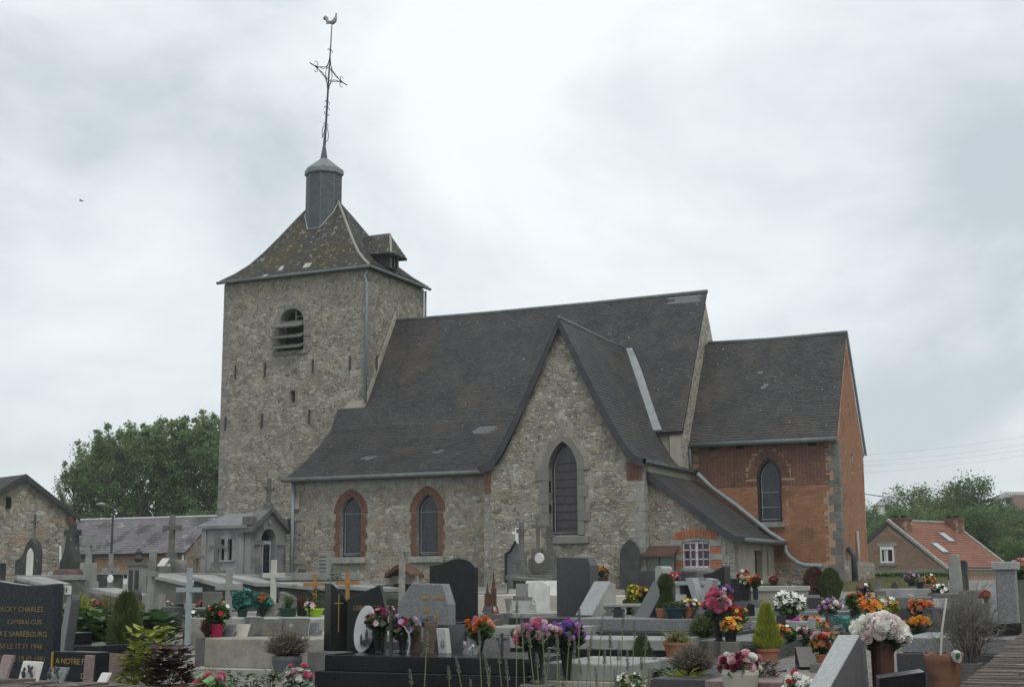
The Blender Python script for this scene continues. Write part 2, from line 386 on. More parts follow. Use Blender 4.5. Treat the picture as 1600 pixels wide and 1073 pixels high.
def slates(part, Lc, Rc, m, sw=.2, ex=.125, th=.012, name='slates', toner=None, jit=.004, inner=None):
    """slates in courses between a left and a right edge polyline running from eave to ridge"""
    Lc = [Vector(p) for p in Lc]; Rc = [Vector(p) for p in Rc]; mb = MB()
    ln = [0]
    for i in range(len(Lc)-1): ln.append(ln[-1]+(((Lc[i+1]+Rc[i+1])-(Lc[i]+Rc[i]))/2).length)
    T = ln[-1]; nr = max(2, round(T/ex))
    def pt(s):
        s = max(0, min(T, s)); i = 0
        while i < len(ln)-2 and s > ln[i+1]: i += 1
        k = (s-ln[i])/max(1e-6, ln[i+1]-ln[i]); return Lc[i].lerp(Lc[i+1], k), Rc[i].lerp(Rc[i+1], k)
    for r_ in range(nr):
        a0, b0 = pt(r_*T/nr); a1, b1 = pt((r_+1.35)*T/nr); wdt = (b0-a0).length
        n = max(1, round(wdt/sw)); off = (r_ % 2)*.5
        Nn = (b0-a0).cross(a1-a0)
        if Nn.length < 1e-6: continue
        Nn.normalize()
        if (Nn.z < 0 if inner is None else Nn.dot((a0+b0)/2-Vector(inner)) < 0): Nn = -Nn
        for k in range(-1, n+1):
            u0, u1 = (k+off+random.uniform(-.03, .03))/n, (k+off+.96+random.uniform(-.02, .02))/n
            u0, u1 = max(0, u0), min(1, u1)
            if u1-u0 < .15/n: continue
            tn = random.betavariate(2, 2)
            if toner: tn = toner((u0+u1)/2, (r_+.5)/nr, tn)
            d0 = Nn*(th*1.9+random.uniform(0, jit)); d1 = Nn*.004
            q = [a0.lerp(b0, u0)+d0, a0.lerp(b0, u1)+d0, a1.lerp(b1, u1)+d1, a1.lerp(b1, u0)+d1]
            lo = [a0.lerp(b0, u0)+d0-Nn*th, a0.lerp(b0, u1)+d0-Nn*th]
            mb.add(q+lo, [(0, 1, 2, 3), (4, 5, 1, 0), (4, 0, 3), (5, 2, 1)], min(tn, .95) if tn < 1 else 1)
    return mb.build(name, m, part, kind='stuff')
def sheet(name, part, Lc, Rc, m, th=.10):                           # solid roof deck below the slates
    mb = MB(); n = len(Lc); Lc = [Vector(p) for p in Lc]; Rc = [Vector(p) for p in Rc]
    dn = Vector((0, 0, -th)); vs = Lc+Rc+[p+dn for p in Lc]+[p+dn for p in Rc]; fs = []
    for i in range(n-1):
        fs += [(i, n+i, n+i+1, i+1), (2*n+i+1, 3*n+i+1, 3*n+i, 2*n+i), (i, i+1, 2*n+i+1, 2*n+i), (n+i+1, n+i, 3*n+i, 3*n+i+1)]
    fs += [(0, 2*n, 3*n, n), (n-1, 2*n-1, 4*n-1, 3*n-1)]
    mb.add(vs, fs); return mb.build(name, m, part)
X, Y, Z = Vector((1, 0, 0)), Vector((0, 1, 0)), Vector((0, 0, 1))
# ================================================================== THE CHURCH
CB = Vector((-19, 43, 1.5))
church = thing('village_church', 'old stone village church with square slated tower, gabled transept and brick chancel', 'church', CB)
SN = dict(U=X, W=Z, Nn=-Y)                                          # south faces
EN = dict(U=Y, W=Z, Nn=X)                                           # east faces
def quoins(part, O, du, dw, z0, z1, m, sx=1, ext=.03, wk=1.):
    """corner blocks alternating long and short; du, dw: the two horizontal directions away from the corner"""
    z = z0; k = random.randint(0, 1); du, dw = Vector(du), Vector(dw)
    while z < z1-.1:
        h = min(random.uniform(.2, .34), z1-z); a, b = ((.48, .26) if k else (.27, .45)); a *= random.uniform(.8, 1.15)*wk
        mb = MB(); c = Vector(O)+Z*(z+h/2)
        p = c+du*(a/2-ext/2)+dw*(b/2-ext/2)
        dx = abs(du.x)*(a+ext)+abs(dw.x)*(b+ext); dy = abs(du.y)*(a+ext)+abs(dw.y)*(b+ext)
        mb.box(p, (dx, dy, h-.012), random.random()); mb.build('quoin', m, part, bevel=.008)
        z += h; k ^= 1
# ---------------- tower
TW, TE, TS, TN, TT = -32.2, -25.8, 43.06, 47.25, 12.88
O_ts = Vector((TW, TS, 0))
lou = [(p[0]-TW, p[1]) for p in [(-29.62, 10.09), (-28.55, 10.09), (-28.55, 11.14)]+[(-29.085+.535*math.cos(a*math.pi/10), 11.14+.52*math.sin(a*math.pi/10)) for a in range(1, 10)]+[(-29.62, 11.14)]]
slit = [(p[0]-TW, p[1]) for p in ((-29.07, 8.12), (-28.86, 8.12), (-28.86, 8.56), (-29.07, 8.56))]
outT = [(0, .8), (TE-TW-.004, .8), (TE-TW-.004, TT), (0, TT)]
tw = wall('tower_wall', church, outT, [lou, slit], O_ts, depth=.6, m=M_mortar, reveal=.45, **SN)
louA = [(-29.90-TW, 9.85), (-28.27-TW, 9.85), (-28.27-TW, 11.2)]+[(-29.085+.80*math.cos(a*math.pi/10)-TW, 11.14+.78*math.sin(a*math.pi/10)) for a in range(1, 10)]+[(-29.90-TW, 11.2)]
slitA = [(-29.17-TW, 7.98), (-28.76-TW, 7.98), (-28.76-TW, 8.66), (-29.17-TW, 8.66)]
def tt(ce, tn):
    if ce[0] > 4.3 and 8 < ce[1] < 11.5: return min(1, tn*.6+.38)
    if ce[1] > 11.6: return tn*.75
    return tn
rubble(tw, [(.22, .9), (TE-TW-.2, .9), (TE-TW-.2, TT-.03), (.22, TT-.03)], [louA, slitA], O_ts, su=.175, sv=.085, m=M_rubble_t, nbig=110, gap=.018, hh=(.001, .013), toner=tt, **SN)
quoins(tw, (TW, TS, 0), X, Y, 1, TT, M_quoin, ext=.012); quoins(tw, (TE, TS, 0), -X, Y, 7.9, TT, M_quoin, ext=.012)
te = wall('tower_east_wall', church, [(.004, 6.2), (TN-TS, 6.2), (TN-TS, TT), (.004, TT)], [], Vector((TE, TS, 0)), depth=.3, m=M_mortar, **EN)
rubble(te, [(.4, 6.4), (TN-TS-.1, 6.4), (TN-TS-.1, TT-.03), (.4, TT-.03)], [], Vector((TE, TS, 0)), su=.175, sv=.085, m=M_rubble_t, nbig=20, gap=.018, hh=(.001, .013), **EN)
quoins(te, (TE, TN, 0), -X, -Y, 8.5, TT, M_quoin)
MB().box((TW+.3, (TS+TN)/2+.3, 6.9), (.58, TN-TS-.64, 11.9)).box(((TW+TE)/2, TN-.3, 6.9), (TE-TW-.62, .58, 11.9)).box((-29, 45.1, 6.5), (5, 3, .2)).build('tower_rear_wall', M_mortar, church)
# arch stones round the belfry opening, slit stones
for k in range(9):
    a0, a1 = math.pi*k/9+.012, math.pi*(k+1)/9-.012; q = []
    for r_, a in ((.545, a0), (.79, a0), (.79, a1), (.545, a1)): q.append((-29.085+r_*math.cos(a)-TW, 11.14+r_*math.sin(a)))
    MB().prism(q, O_ts-Y*.03, X, Z, -Y, .3, random.uniform(.2, .5)).build('arch_stone', M_quoin, tw)
for sx in (-1, 1):
    for k in range(4):
        wd = .3 if (k+(sx > 0)) % 2 else .22
        MB().box((-29.085+sx*(.545+wd/2), TS+.1, 10.0+.135+k*.285), (wd, .26, .272), random.uniform(.2, .5)).build('jamb_stone', M_quoin, tw, bevel=.008)
MB().box((-29.085, TS+.08, 9.99), (1.5, .3, .16), .4).build('sill', M_quoin, tw, bevel=.01)
MB().box((-28.965, TS+.1, 8.63), (.42, .24, .13), .4).box((-28.965, TS+.1, 8.05), (.42, .24, .12), .35).box((-29.12, TS+.1, 8.34), (.09, .24, .44), .5).box((-28.81, TS+.1, 8.34), (.09, .24, .44), .3).build('slit_surround', M_quoin, tw)
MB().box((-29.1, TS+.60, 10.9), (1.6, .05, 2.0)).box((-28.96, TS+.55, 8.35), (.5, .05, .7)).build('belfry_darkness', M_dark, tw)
for k, (zc, ext) in enumerate(((11.02, .30), (10.62, .32), (10.24, .30))):
    MB().box((-29.16, TS-.10, zc), (1.2+(.08 if k else 0), .5, .055), .5, Matrix.Rotation(math.radians(24), 3, 'X')).build('louvre_board', M_wood_g, tw)
MB().box((-29.085, TS+.12, 11.12), (1.06, .05, .2)).build('louvre_rail', M_wood_g, tw)
MB().box((-28.98, TS+.14, 11.4), (.06, .05, .38)).box((-28.8, TS+.14, 11.36), (.42, .04, .04)).build('belfry_post', M_wood_g, tw)
for (x, z) in ((-31.54, 9.41), (-30.2, 9.42), (-28.08, 9.41), (-26.49, 9.42), (-31.93, 7.48), (-30.27, 7.51), (-28.2, 7.55)):
    MB().box((x, TS-.06, z), (.045, .05, .52)).build('wall_anchor', M_iron, tw)
MB().box((TE+.06, 43.66, 9.46), (.05, .045, .52)).build('wall_anchor', M_iron, te)
# cream mortar flashing where the nave roof meets the tower
fl = MB()
fl.prism([(-26.75-TW, 7.72), (TE-TW+.02, 7.76), (TE-TW+.02, 8.05), (-26.55-TW, 7.98)], O_ts-Y*.03, X, Z, -Y, .06)
for (y0, z0), (y1, z1) in (((43.07, 7.9), (45.1, 11.3)),):
    fl.prism([(y0-TS, z0), (y1-TS, z1), (y1-TS-.05, z1+.3), (y0-TS-.02, z0+.33)], Vector((TE+.035, TS, 0)), Y, Z, X, .06)
fl.build('mortar_flashing', M_render, church)
# ---------------- tower roof (hipped, flared at the eaves)
ex0, ex1, ey0, ey1, ez = TW-.10, TE+.16, TS-.18, TN+.12, TT+.06
rxL, rxR, ryc, rz_ = -29.75, -28.45, 45.15, 16.2
PF = [(0, 0), (.17, .10), (.33, .22), (.48, .375), (.66, .585), (.84, .81), (1, 1)]
def hipc(cx, cy, rx): return [Vector((cx+(rx-cx)*a, cy+(ryc-cy)*a, ez+(rz_-ez)*b)) for a, b in PF]
hSW, hSE, hNE, hNW = hipc(ex0, ey0, rxL), hipc(ex1, ey0, rxR), hipc(ex1, ey1, rxR), hipc(ex0, ey1, rxL)
mb = MB()
for a, b in ((hSW, hSE), (hSE, hNE), (hNE, hNW), (hNW, hSW)):
    n = len(a); mb.add(a+b, [(i, n+i, n+i+1, i+1) for i in range(n-1)])
mb.add([hSW[0], hSE[0], hNE[0], hNW[0]], [(3, 2, 1, 0)])
tr = mb.build('tower_roof', M_slate_u, church)
def st(u, v, t): 
    if abs(v-.14) < .035 and (abs(u-.36) < .022 or abs(u-.57) < .03): return 1
    if abs(v-.03) < .03 and abs(u-.3) < .02: return 1
    return t
slates(tr, hSW, hSE, M_slate_m, sw=.16, ex=.105, toner=st); slates(tr, hSE, hNE, M_slate_m, sw=.16, ex=.105)
slates(tr, hNE, hNW, M_slate_m, sw=.4, ex=.26); slates(tr, hNW, hSW, M_slate_m, sw=.4, ex=.26)
M_hip = mat('pale_hip_lead', (.22, .205, .18), (.29, .27, .235), rough=.6, scale=2)
for h_, w_ in ((hSE, .055), (hSW, .03), (hNE, .05), (hNW, .05)):
    MB().tube([p+Vector((0, 0, .03)) for p in h_], w_, 6).build('hip_cap', M_hip if h_ is hSE else M_zinc, tr)
MB().tube([(rxL, ryc, rz_+.03), (rxR, ryc, rz_+.03)], .07, 6).build('ridge_cap', M_zinc, tr)
def gutter(pts, r, m, parent, name='gutter'):
    MB().tube(pts, r, 8).build(name, m, parent, smooth=True)
z_ = ez-.02; GR = .062
gutter([(ex0-.08, ey0-.06, z_-.02), (ex1+.06, ey0-.06, z_-.02)], GR, M_zinc, church)
gutter([(ex1+.06, ey0-.1, z_-.02), (ex1+.06, ey1+.06, z_-.02)], GR, M_zinc, church)
gutter([(TE+.02, TS-.1, 12.75), (TE-.06, TS-.12, 12.6), (TE+.02, TS-.12, 12.3), (TE+.03, TS-.12, 7.9)], .05, M_zinc_l, church, 'downpipe')
gutter([(TE+.1, TN+.02, 12.8), (TE+.1, TN+.02, 10)], .045, M_zinc, church, 'downpipe')
# ---------------- slated lantern, spike, wrought iron cross, weathercock
lx, ly = -29.13, 45.15
def octa(r, z): return [Vector((lx+r*math.cos(math.pi/8+k*math.pi/4), ly+r*math.sin(math.pi/8+k*math.pi/4), z)) for k in range(8)]
mb = MB(); a, b = octa(.69, 14.6), octa(.69, 17.45); mb.add(a+b, [(k, (k+1) % 8, 8+(k+1) % 8, 8+k) for k in range(8)])
lan = mb.build('lantern', M_slate_u, church)
for k in range(8):
    j = (k+1) % 8; slates(lan, [a[k], b[k]], [a[j], b[j]], M_slate_l, sw=.19, ex=.125, th=.008, inner=(lx, ly, 16))
for k in range(8): MB().tube([a[k], b[k]], .022, 5).build('corner_strip', M_zinc, lan)
mb = MB(); c0, c1, c2, c3 = octa(.75, 17.36), octa(.785, 17.40), octa(.775, 17.57), octa(.10, 18.10)
mb.add(c0+c1+c2+c3, [(k+8*r_, (k+1) % 8+8*r_, 8+(k+1) % 8+8*r_, 8+k+8*r_) for r_ in range(3) for k in range(8)]+[tuple(range(7, -1, -1)), tuple(range(24, 32))])
mb.build('lantern_cap', mat('lead_cap', (.11, .125, .135), (.19, .21, .215), rough=.5, scale=4), lan)
def rz(y):
    f = (y-ey0)/(ryc-ey0)
    for (a0, b0), (a1, b1) in zip(PF, PF[1:]):
        if a0 <= f <= a1: return ez+(rz_-ez)*(b0+(b1-b0)*(f-a0)/(a1-a0))
    return rz_
fp = [Vector((v.x, v.y-.03, rz(v.y)+.02)) for v in (octa(.71, 0)[k] for k in (4, 5, 6, 7))]
fp.append(Vector((lx+.70, ly-.03, rz_+.02))); fp.insert(0, Vector((lx-.70, ly-.03, rz_+.02)))
MB().tube(fp, .028, 5).build('lantern_flashing', M_lead, lan)
def px_(z): return lx-.03+(z-18)*.047                                # the pole leans a little
MB().lathe([(.15, 18.05), (.055, 18.62), (.055, 18.68), (.03, 18.9)], 8, (lx-.02, ly, 0)).build('spike', mat('spike_lead', (.07, .085, .095), rough=.5), church)
cross = MB().tube([(px_(18.6), ly, 18.6), (px_(20.6), ly, 20.6), (px_(22.2), ly, 22.2), (px_(23.62), ly, 23.62)], [.045, .04, .03, .018], 6).build('iron_pole', M_iron, church)
class Scr(MB):
    def tube(s, pts, r, n=6, **k):
        m_ = MB(); MB.tube(m_, pts, r, n); m_.build('scroll', M_iron, cross); return s
ib = Scr()
cz = 21.55
A_ = Y.copy()                          # arms of the cross turned towards the south east
C_ = Vector((px_(cz), ly, cz))
ib.tube([C_-A_*1.38, C_-A_*.8], .024, 5).tube([C_+A_*.8, C_+A_*1.38], .024, 5)
V1 = Vector((px_(cz+1)-px_(cz), 0, 1)).normalized()
for sx in (-1, 1):
    for sz in (-1, 1):
        for q, k in ((1., .32), (.85, .5)):
            ib.tube([C_+A_*sx*q+V1*sz*.02, C_+A_*sx*(.30+k*.5)+V1*sz*(.02+k*.2), C_+A_*sx*(.12+k*.2)+V1*sz*(.14+k*.2), C_+A_*sx*.10+V1*sz*(.36+k*.1), C_+V1*sz*(q*.62+.2)], .016, 5)
    for s2 in (-1, 1):
        e0 = C_+A_*sx*.9; ib.tube([e0+V1*s2*.03, e0+V1*s2*.15-A_*sx*.1, e0+V1*s2*.22+A_*sx*.03, e0+V1*s2*.18+A_*sx*.16], .014, 5)
ib.tube([C_+A_*.24*math.cos(a*math.pi/6)+V1*.27*math.sin(a*math.pi/6) for a in range(13)], .015, 5)
def curl(z, s, h, o=.13):
    c = Vector((px_(z), ly, z)); return [c+A_*s*.02, c+A_*s*(o*.5)+Z*h*.9, c+A_*s*o+Z*h*.6, c+A_*s*o*1.05-Z*h*.2]
for z, o in ((20.35, .15), (22.5, .16), (19.45, .14)):
    for s in (-1, 1): ib.tube(curl(z, s, .1, o), .013, 5)
for z, s in ((20.12, 1), (20.12, -1), (19.95, 1), (19.95, -1)): ib.tube(curl(z, s, .09 if z > 20 else -.09, .17), .014, 5)
for s in (-1, 1):
    c = Vector((px_(19.1), ly, 19.1)); ib.tube([c-Z*.32*s+A_*0, c-Z*.25+A_*s*.18, c+A_*s*.24, c+Z*.25+A_*s*.15, c+Z*.36], .016, 5)
M_cock = mat('pale_metal_cock', (.22, .22, .21), (.3, .3, .29), rough=.5)
cb = Vector((px_(23.6)+.0, ly, 23.72)); mb = MB()
mb.tube([cb+Vector(p) for p in ((-.17, 0, .05), (-.08, 0, .02), (.03, 0, -.01), (.12, 0, .05), (.17, 0, .16), (.185, 0, .25), (.19, 0, .30))], [.05, .075, .095, .095, .06, .04, .032], 8)
mb.tube([cb+Vector(p) for p in ((.19, 0, .29), (.25, 0, .275))], [.02, .003], 5)
mb.prism([(.15, .31), (.23, .31), (.22, .36), (.2, .335), (.18, .37), (.165, .335)], cb-Y*.012, X, Z, -Y, .024)
mb.tube([cb+Vector(p) for p in ((-.12, 0, .03), (-.2, 0, .06), (-.24, 0, .14), (-.25, 0, .22), (-.31, 0, .28), (-.37, 0, .24), (-.36, 0, .17))], [.05, .06, .07, .075, .07, .06, .03], 7)
mb.tube([cb+Vector(p) for p in ((-.12, 0, .01), (-.2, 0, .0), (-.28, 0, -.02))], [.05, .035, .01], 6)
mb.tube([cb+Vector((0, 0, -.12)), cb], .02, 6)
mb.build('weathercock', M_cock, church, smooth=True)
# ---------------- dormer on the east slope of the tower roof
dm = MB()
dy, dz = 45.24, 14.68
dm.box((-26.62, dy, 13.62), (1.25, .62, .62))
dor = dm.build('dormer', mat('dormer_board', (.035, .037, .04), (.06, .062, .065), rough=.7), church)
MB().box((-25.985, dy, 13.62), (.03, .44, .5)).build('dormer_opening', M_dark, dor)
MB().box((-25.96, dy-.26, 13.62), (.06, .07, .62)).box((-25.96, dy+.26, 13.62), (.06, .07, .62)).box((-25.96, dy, 13.60), (.05, .05, .5)).build('dormer_post', M_wood_g, dor)
rA = [(-27.9, dy-.52, 13.88), (-27.9, dy, 14.66)]; rB = [(-25.75, dy-.62, 13.80), (-26.15, dy, 14.66)]
rC = [(-25.75, dy+.62, 13.80), (-26.15, dy, 14.66)]; rD = [(-27.9, dy+.52, 13.88), (-27.9, dy, 14.66)]
for a, b in ((rA, rB), (rB, rC), (rC, rD)):
    sheet('dormer_roof', dor, a, b, M_slate_u, .06); slates(dor, a, b, M_slate_m, sw=.17, ex=.12)
MB().tube([rB[0], rB[1]], .05, 5).build('dormer_hip', M_hip, dor)
MB().tube([(-27.9, dy, 14.70), (-26.15, dy, 14.70)], .04, 5).build('dormer_ridge', M_zinc, dor)
# ---------------- nave: south wall with two brick-framed lancets
NS, NW_, NT = 40.0, -26.84, 4.98
O_n = Vector((0, NS, 0)); wins = (-24.505, -21.63)
outN = [(NW_, .8), (-18.6, .8), (-18.6, NT), (NW_, NT)]
holes = [lancet(c, 2.38, 3.80, .40, 8, .57) for c in wins]
nw = wall('nave_wall', church, outN, holes, O_n, depth=.5, m=M_mortar, reveal=.22, **SN)
rubble(nw, [(NW_+.3, .9), (-18.7, .9), (-18.7, 4.62), (NW_+.3, 4.62)], [outset(c, 2.12, 3.80, .40, .25, .57) for c in wins], O_n, su=.22, sv=.11, m=M_rubble_n, nbig=70, gap=.018, hh=(.001, .008), **SN)
quoins(nw, (NW_, NS, 0), X, Y, 1, NT-.05, M_quoin)
x = NW_+.5                                                            # smooth course of larger blocks under the eaves
while x < -18.9:
    l = random.uniform(.4, .9); l = min(l, -18.8-x)
    MB().box((x+l/2, NS+.02, 4.79), (l-.015, .07, .31), random.uniform(.1, .6)).build('eaves_block', M_limestone, nw, bevel=.006); x += l
def church_window(parent, O, axes, cx, z0, zs, hw, mg, back, bars, offs=.22, rise=None, lead=True):
    O = Vector(O); U, W_, Nn = axes; rise = rise or hw*1.75
    gp = lancet(cx, z0+.001, zs, hw-.001, 8, rise)
    g = MB().prism(gp, O-Nn*(offs-.03), U, W_, Nn, .03).build('window', mg, parent)
    f = MB(); ins = lancet(cx, z0+.07, zs, hw-.085, 8, rise*(hw-.085)/hw)
    lp = [O-Nn*(offs-.05)+U*p[0]+W_*p[1] for p in ins]
    f.tube(lp+[lp[0]], .012, 4, cap=False); f.build('frame', M_bar, g)
    for z in bars:
        ww = hw-.02 if z <= zs else hw*.75
        MB().tube([O-Nn*(offs-.05)+U*(cx-ww)+W_*z, O-Nn*(offs-.05)+U*(cx+ww)+W_*z], .011, 4).build('bar', M_bar, g)
    if lead:
        L = MB(); st_ = .085; n = 60; R = (hw*hw+rise*rise)/(2*hw)
        for s in (-1, 1):
            for k in range(-n, n):
                seg = []
                for i in range(40):
                    u = cx-hw+2*hw*i/39; v = z0+k*st_*1.4+s*(u-cx)*1.5
                    if inside((u, v), gp): seg.append((u, v))
                if len(seg) > 2: L.tube([O-Nn*(offs-.036)+U*seg[0][0]+W_*seg[0][1], O-Nn*(offs-.036)+U*seg[-1][0]+W_*seg[-1][1]], .004, 3, cap=False)
        L.build('lead_lattice', mat('lead_came', (.05, .055, .06), rough=.5), g, kind='stuff')
    return g
AX_S, AX_E = (X, Z, -Y), (Y, Z, X)
for c in wins:
    g = church_window(nw, O_n, AX_S, c, 2.38, 3.80, .40, M_glass, .3, (2.5, 3.80), rise=.57)
    b = MB(); arch_bricks(b, c, 3.80, .40, .20, O_n, X, Z, -Y, rise=.57, bw=.065, rows=2); arch_bricks(b, c, 3.80, .40, .045, O_n, X, Z, -Y, rise=.57, bw=.2, h=.03, r0=.205)
    jamb_bricks(b, c, 2.38, 3.80, .40, .18, O_n, X, Z, -Y); b.build('brick_surround', M_brick_s, g, kind='stuff')
    MB().box((c, NS-.03, 2.27), (1.26, .2, .19), .5).build('window_sill', M_limestone, g, bevel=.012)
# nave roof: main slope and flared skirt
PN = [(39.72, 4.99), (40.95, 5.70), (41.88, 6.36), (42.6, 6.98), (43.0, 7.776), (45.1, 11.26)]
def edge(x, prof): return [Vector((x, y, z)) for y, z in prof]
def nt1(u, v, t):
    if .34 < v < .365 and .52 < u < .60: return 1
    if .32 < v < .345 and .51 < u < .59: return 1
    if .16 < v < .185 and .12 < u < .17: return 1
    if .145 < v < .162 and .135 < u < .165: return 1
    if .20 < v < .215 and (.42 < u < .455): return 1
    if .185 < v < .20 and (.40 < u < .44): return 1
    return t
nr = sheet('nave_roof', church, edge(TE, PN), edge(-16.5, PN), M_slate_u)
slates(nr, edge(TE, PN), edge(-16.5, PN), M_slate, sw=.165, ex=.105, toner=nt1)
PNw = PN[:4]+[(43.0, 7.76)]
sheet('nave_roof_end', church, edge(-26.96, PNw), edge(TE, PNw), M_slate_u); slates(nr, edge(-26.96, PNw), edge(TE, PNw), M_slate, sw=.165, ex=.105)
PE = [(42.06, 6.217), (45.1, 11.26)]
sheet('nave_roof_east', church, edge(-16.5, PE), edge(-13.62, PE), M_slate_u)
def nt2(u, v, t):
    if .93 < v < .985 and .52 < u < .93: return 1 if (int(v*80) % 2 or u > .62) else t
    return t
slates(nr, edge(-16.5, PE), edge(-13.62, PE), M_slate, sw=.165, ex=.105, toner=nt2)
PNN = [(48.15, 6.2), (45.1, 11.26)]
sheet('nave_roof_north', church, edge(TE, PNN), edge(-13.76, PNN), M_slate_u)
gutter([(TE, 45.1, 11.27), (-22, 45.1, 11.235), (-18, 45.1, 11.235), (-13.6, 45.1, 11.28)], .07, M_zinc, nr, 'ridge_cap')
gutter([(-27.05, 39.66, 4.97), (-18.55, 39.66, 4.97)], .075, M_zinc, church)
gutter([(NW_+.12, NS-.12, 4.95), (NW_+.12, NS-.12, 1.3)], .06, M_zinc_l, church, 'downpipe')
MB().box((-20, 48.1, 3.6), (11.8, .5, 5.2)).box((-26.6, 41.6, 2.9), (.4, 2.8, 4.1)).build('nave_rear_wall', M_mortar, church)
MB().prism([(39.9, 4.0), (43.05, 4.0), (43.05, 7.6), (42.6, 6.88), (41.88, 6.26), (40.95, 5.6), (40.0, 5.0)], (-26.5, 0, 0), Y, Z, X, .35).build('nave_west_gable', M_mortar, church)
# short piece of upper nave wall east of the transept, and the east gable with its stone verge
ns = wall('nave_clerestory_wall', church, [(-18, 3), (-13.74, 3), (-13.74, 6.2), (-18, 6.2)], [], Vector((0, 42.2, 0)), depth=.3, m=M_render, **SN)
GX = -13.72
gp_ = [(42.1, .8), (48.1, .8), (48.1, 6.1), (45.1, 11.16), (42.1, 6.16)]
ge = wall('nave_east_gable', church, gp_, [], Vector((GX, 0, 0)), depth=.35, m=M_render, **EN)
rubble(ge, [(42.1, 3), (48, 3), (48, 6.2), (45.1, 11.15), (42.1, 6.2)], [], Vector((GX, 0, 0)), su=.24, sv=.13, m=M_rubble_x, nbig=6, gap=.03, hh=(.002, .008), **EN)
# ---------------- transept
TX0, TX1, TY, TAX, TAZ = -18.75, -13.62, 38.3, -16.16, 9.36
PT = [(2.72, 5.0), (2.36, 5.1), (2.03, 5.5), (1.52, 6.38), (.85, 7.70), (0, TAZ)]
twh = lancet(-16.14, 2.9, 4.86, .46, 8, .82)
outX = [(TX0, .8), (TX1, .8), (TX1, 4.95)]+[(TAX+d*.93, z-.06) for d, z in PT[1:-1]]+[(TAX, TAZ-.12)]+[(TAX-d*.93, z-.06) for d, z in PT[-2:0:-1]]+[(TX0, 4.95)]
O_x = Vector((0, TY, 0))
xw = wall('transept_wall', church, outX, [twh], O_x, depth=.5, m=M_mortar, reveal=.3, **SN)
avoid = [outset(-16.14, 2.75, 4.86, .46, .32, .82), [(TX0, 4.25), (TX0+.22, 4.25), (TX0+.22, 5.1), (TX0, 5.1)], [(TX1-.45, 4.4), (TX1, 4.4), (TX1, 5.2), (TX1-.45, 5.2)]]
rubble(xw, [(p[0]*.995-16.16*.005, p[1]) for p in outX], avoid, O_x, su=.185, sv=.088, m=M_rubble_x, nbig=90, gap=.016, hh=(.001, .011), **SN)
quoins(xw, (TX1, TY, 0), -X, Y, 1, 4.4, M_limestone, ext=.012); quoins(xw, (TX0, TY, 0), X, Y, 1, 4.15, M_quoin, ext=.012)
b = MB()
for (x0, x1, z0, z1) in ((TX0, TX0+.24, 4.2, 5.0), (TX1-.5, TX1-.02, 4.45, 5.0)):
    z = z0
    while z < z1-.05:
        x = x0; 
        while x < x1-.05:
            l = min(random.choice((.22, .11)), x1-x); b.box((x+l/2, TY-.005, z+.03), (l-.012, .05, .054), random.random()); x += l
        z += .066
b.build('brick_corner', M_brick_s, xw, kind='stuff')
# window surround of smooth grey stone
sur = MB()
ring_o, ring_i = lancet(-16.14, 2.88, 4.86, .67, 8, 1.0), lancet(-16.14, 2.88, 4.86, .46, 8, .82)
for i in range(2, len(ring_o)-1):
    q = [ring_i[i], ring_o[i], ring_o[i+1], ring_i[i+1]]
    MB().prism(q, O_x-Y*.045, X, Z, -Y, .2, random.uniform(.35, .6)).build('arch_stone', M_surr, xw)
for sx in (-1, 1):
    z = 2.9; k = 0
    while z < 4.84:
        h = min(random.uniform(.28, .42), 4.87-z); wd = (.21, .40, .21, .33)[k % 4]
        MB().box((-16.14+sx*(.46+wd/2), TY+.055, z+h/2), (wd, .2, h-.01), random.uniform(.3, .6)).build('jamb_stone', M_surr, xw, bevel=.006); z += h; k += 1
MB().box((-16.0, TY-.02, 2.76), (1.35, .26, .22), .5).build('window_sill', M_surr, xw, bevel=.015)
g = church_window(xw, O_x, AX_S, -16.14, 2.91, 4.86, .455, M_glass_d, .3, (), offs=.28, rise=.815, lead=False)
for k in range(9): MB().box((-16.14, TY+.235, 3.12+k*.24), (.86 if k < 7 else .6, .02, .022)).build('bar', mat('dark_bar', (.03, .03, .033), rough=.6), g)
# roof of the transept
YN = 44.6
for sx in (1, -1):
    a = [Vector((TAX+sx*d, TY-.18, z)) for d, z in PT]; c = [Vector((TAX+sx*d, YN-(0 if d < .5 else (d-.5)*.55), z)) for d, z in PT]
    L_, R_ = (a, c) if sx > 0 else (c, a)
    s_ = sheet('transept_roof', church, L_, R_, M_slate_u, .09); slates(s_, L_, R_, M_slate, sw=.19, ex=.12)
    n = len(PT); mb = MB()                                             # hanging slate edge along the gable
    for i in range(n-1):
        (d0, z0), (d1, z1) = PT[i], PT[i+1]
        wd = .20
        mb.prism([(TAX+sx*d0, z0+.03), (TAX+sx*d1, z1+.03), (TAX+sx*(max(0, d1-.10) if d1 else 0), z1-(.2 if d1 else .26)), (TAX+sx*(d0-.10), z0-.2)], O_x-Y*.20, X, Z, -Y, .03)
    mb.build('gable_edge', M_barge, s_)
gutter([(TAX, TY-.2, TAZ+.04), (TAX, 40, TAZ+.0), (TAX, 42, TAZ-.05), (TAX, 43.9, TAZ-.02)], .06, M_zinc, church, 'ridge_cap')
vf = MB()                                                              # pale lead valley on the nave roof
def nz(z): return 45.1-(11.26-z)/1.659
pv = []
for d, z in ((0, 9.25), (.45, 8.5), (.85, 7.7), (1.2, 7.0), (1.52, 6.4), (1.62, 6.22)): pv.append((TAX+d, nz(z)-.05, z+.03))
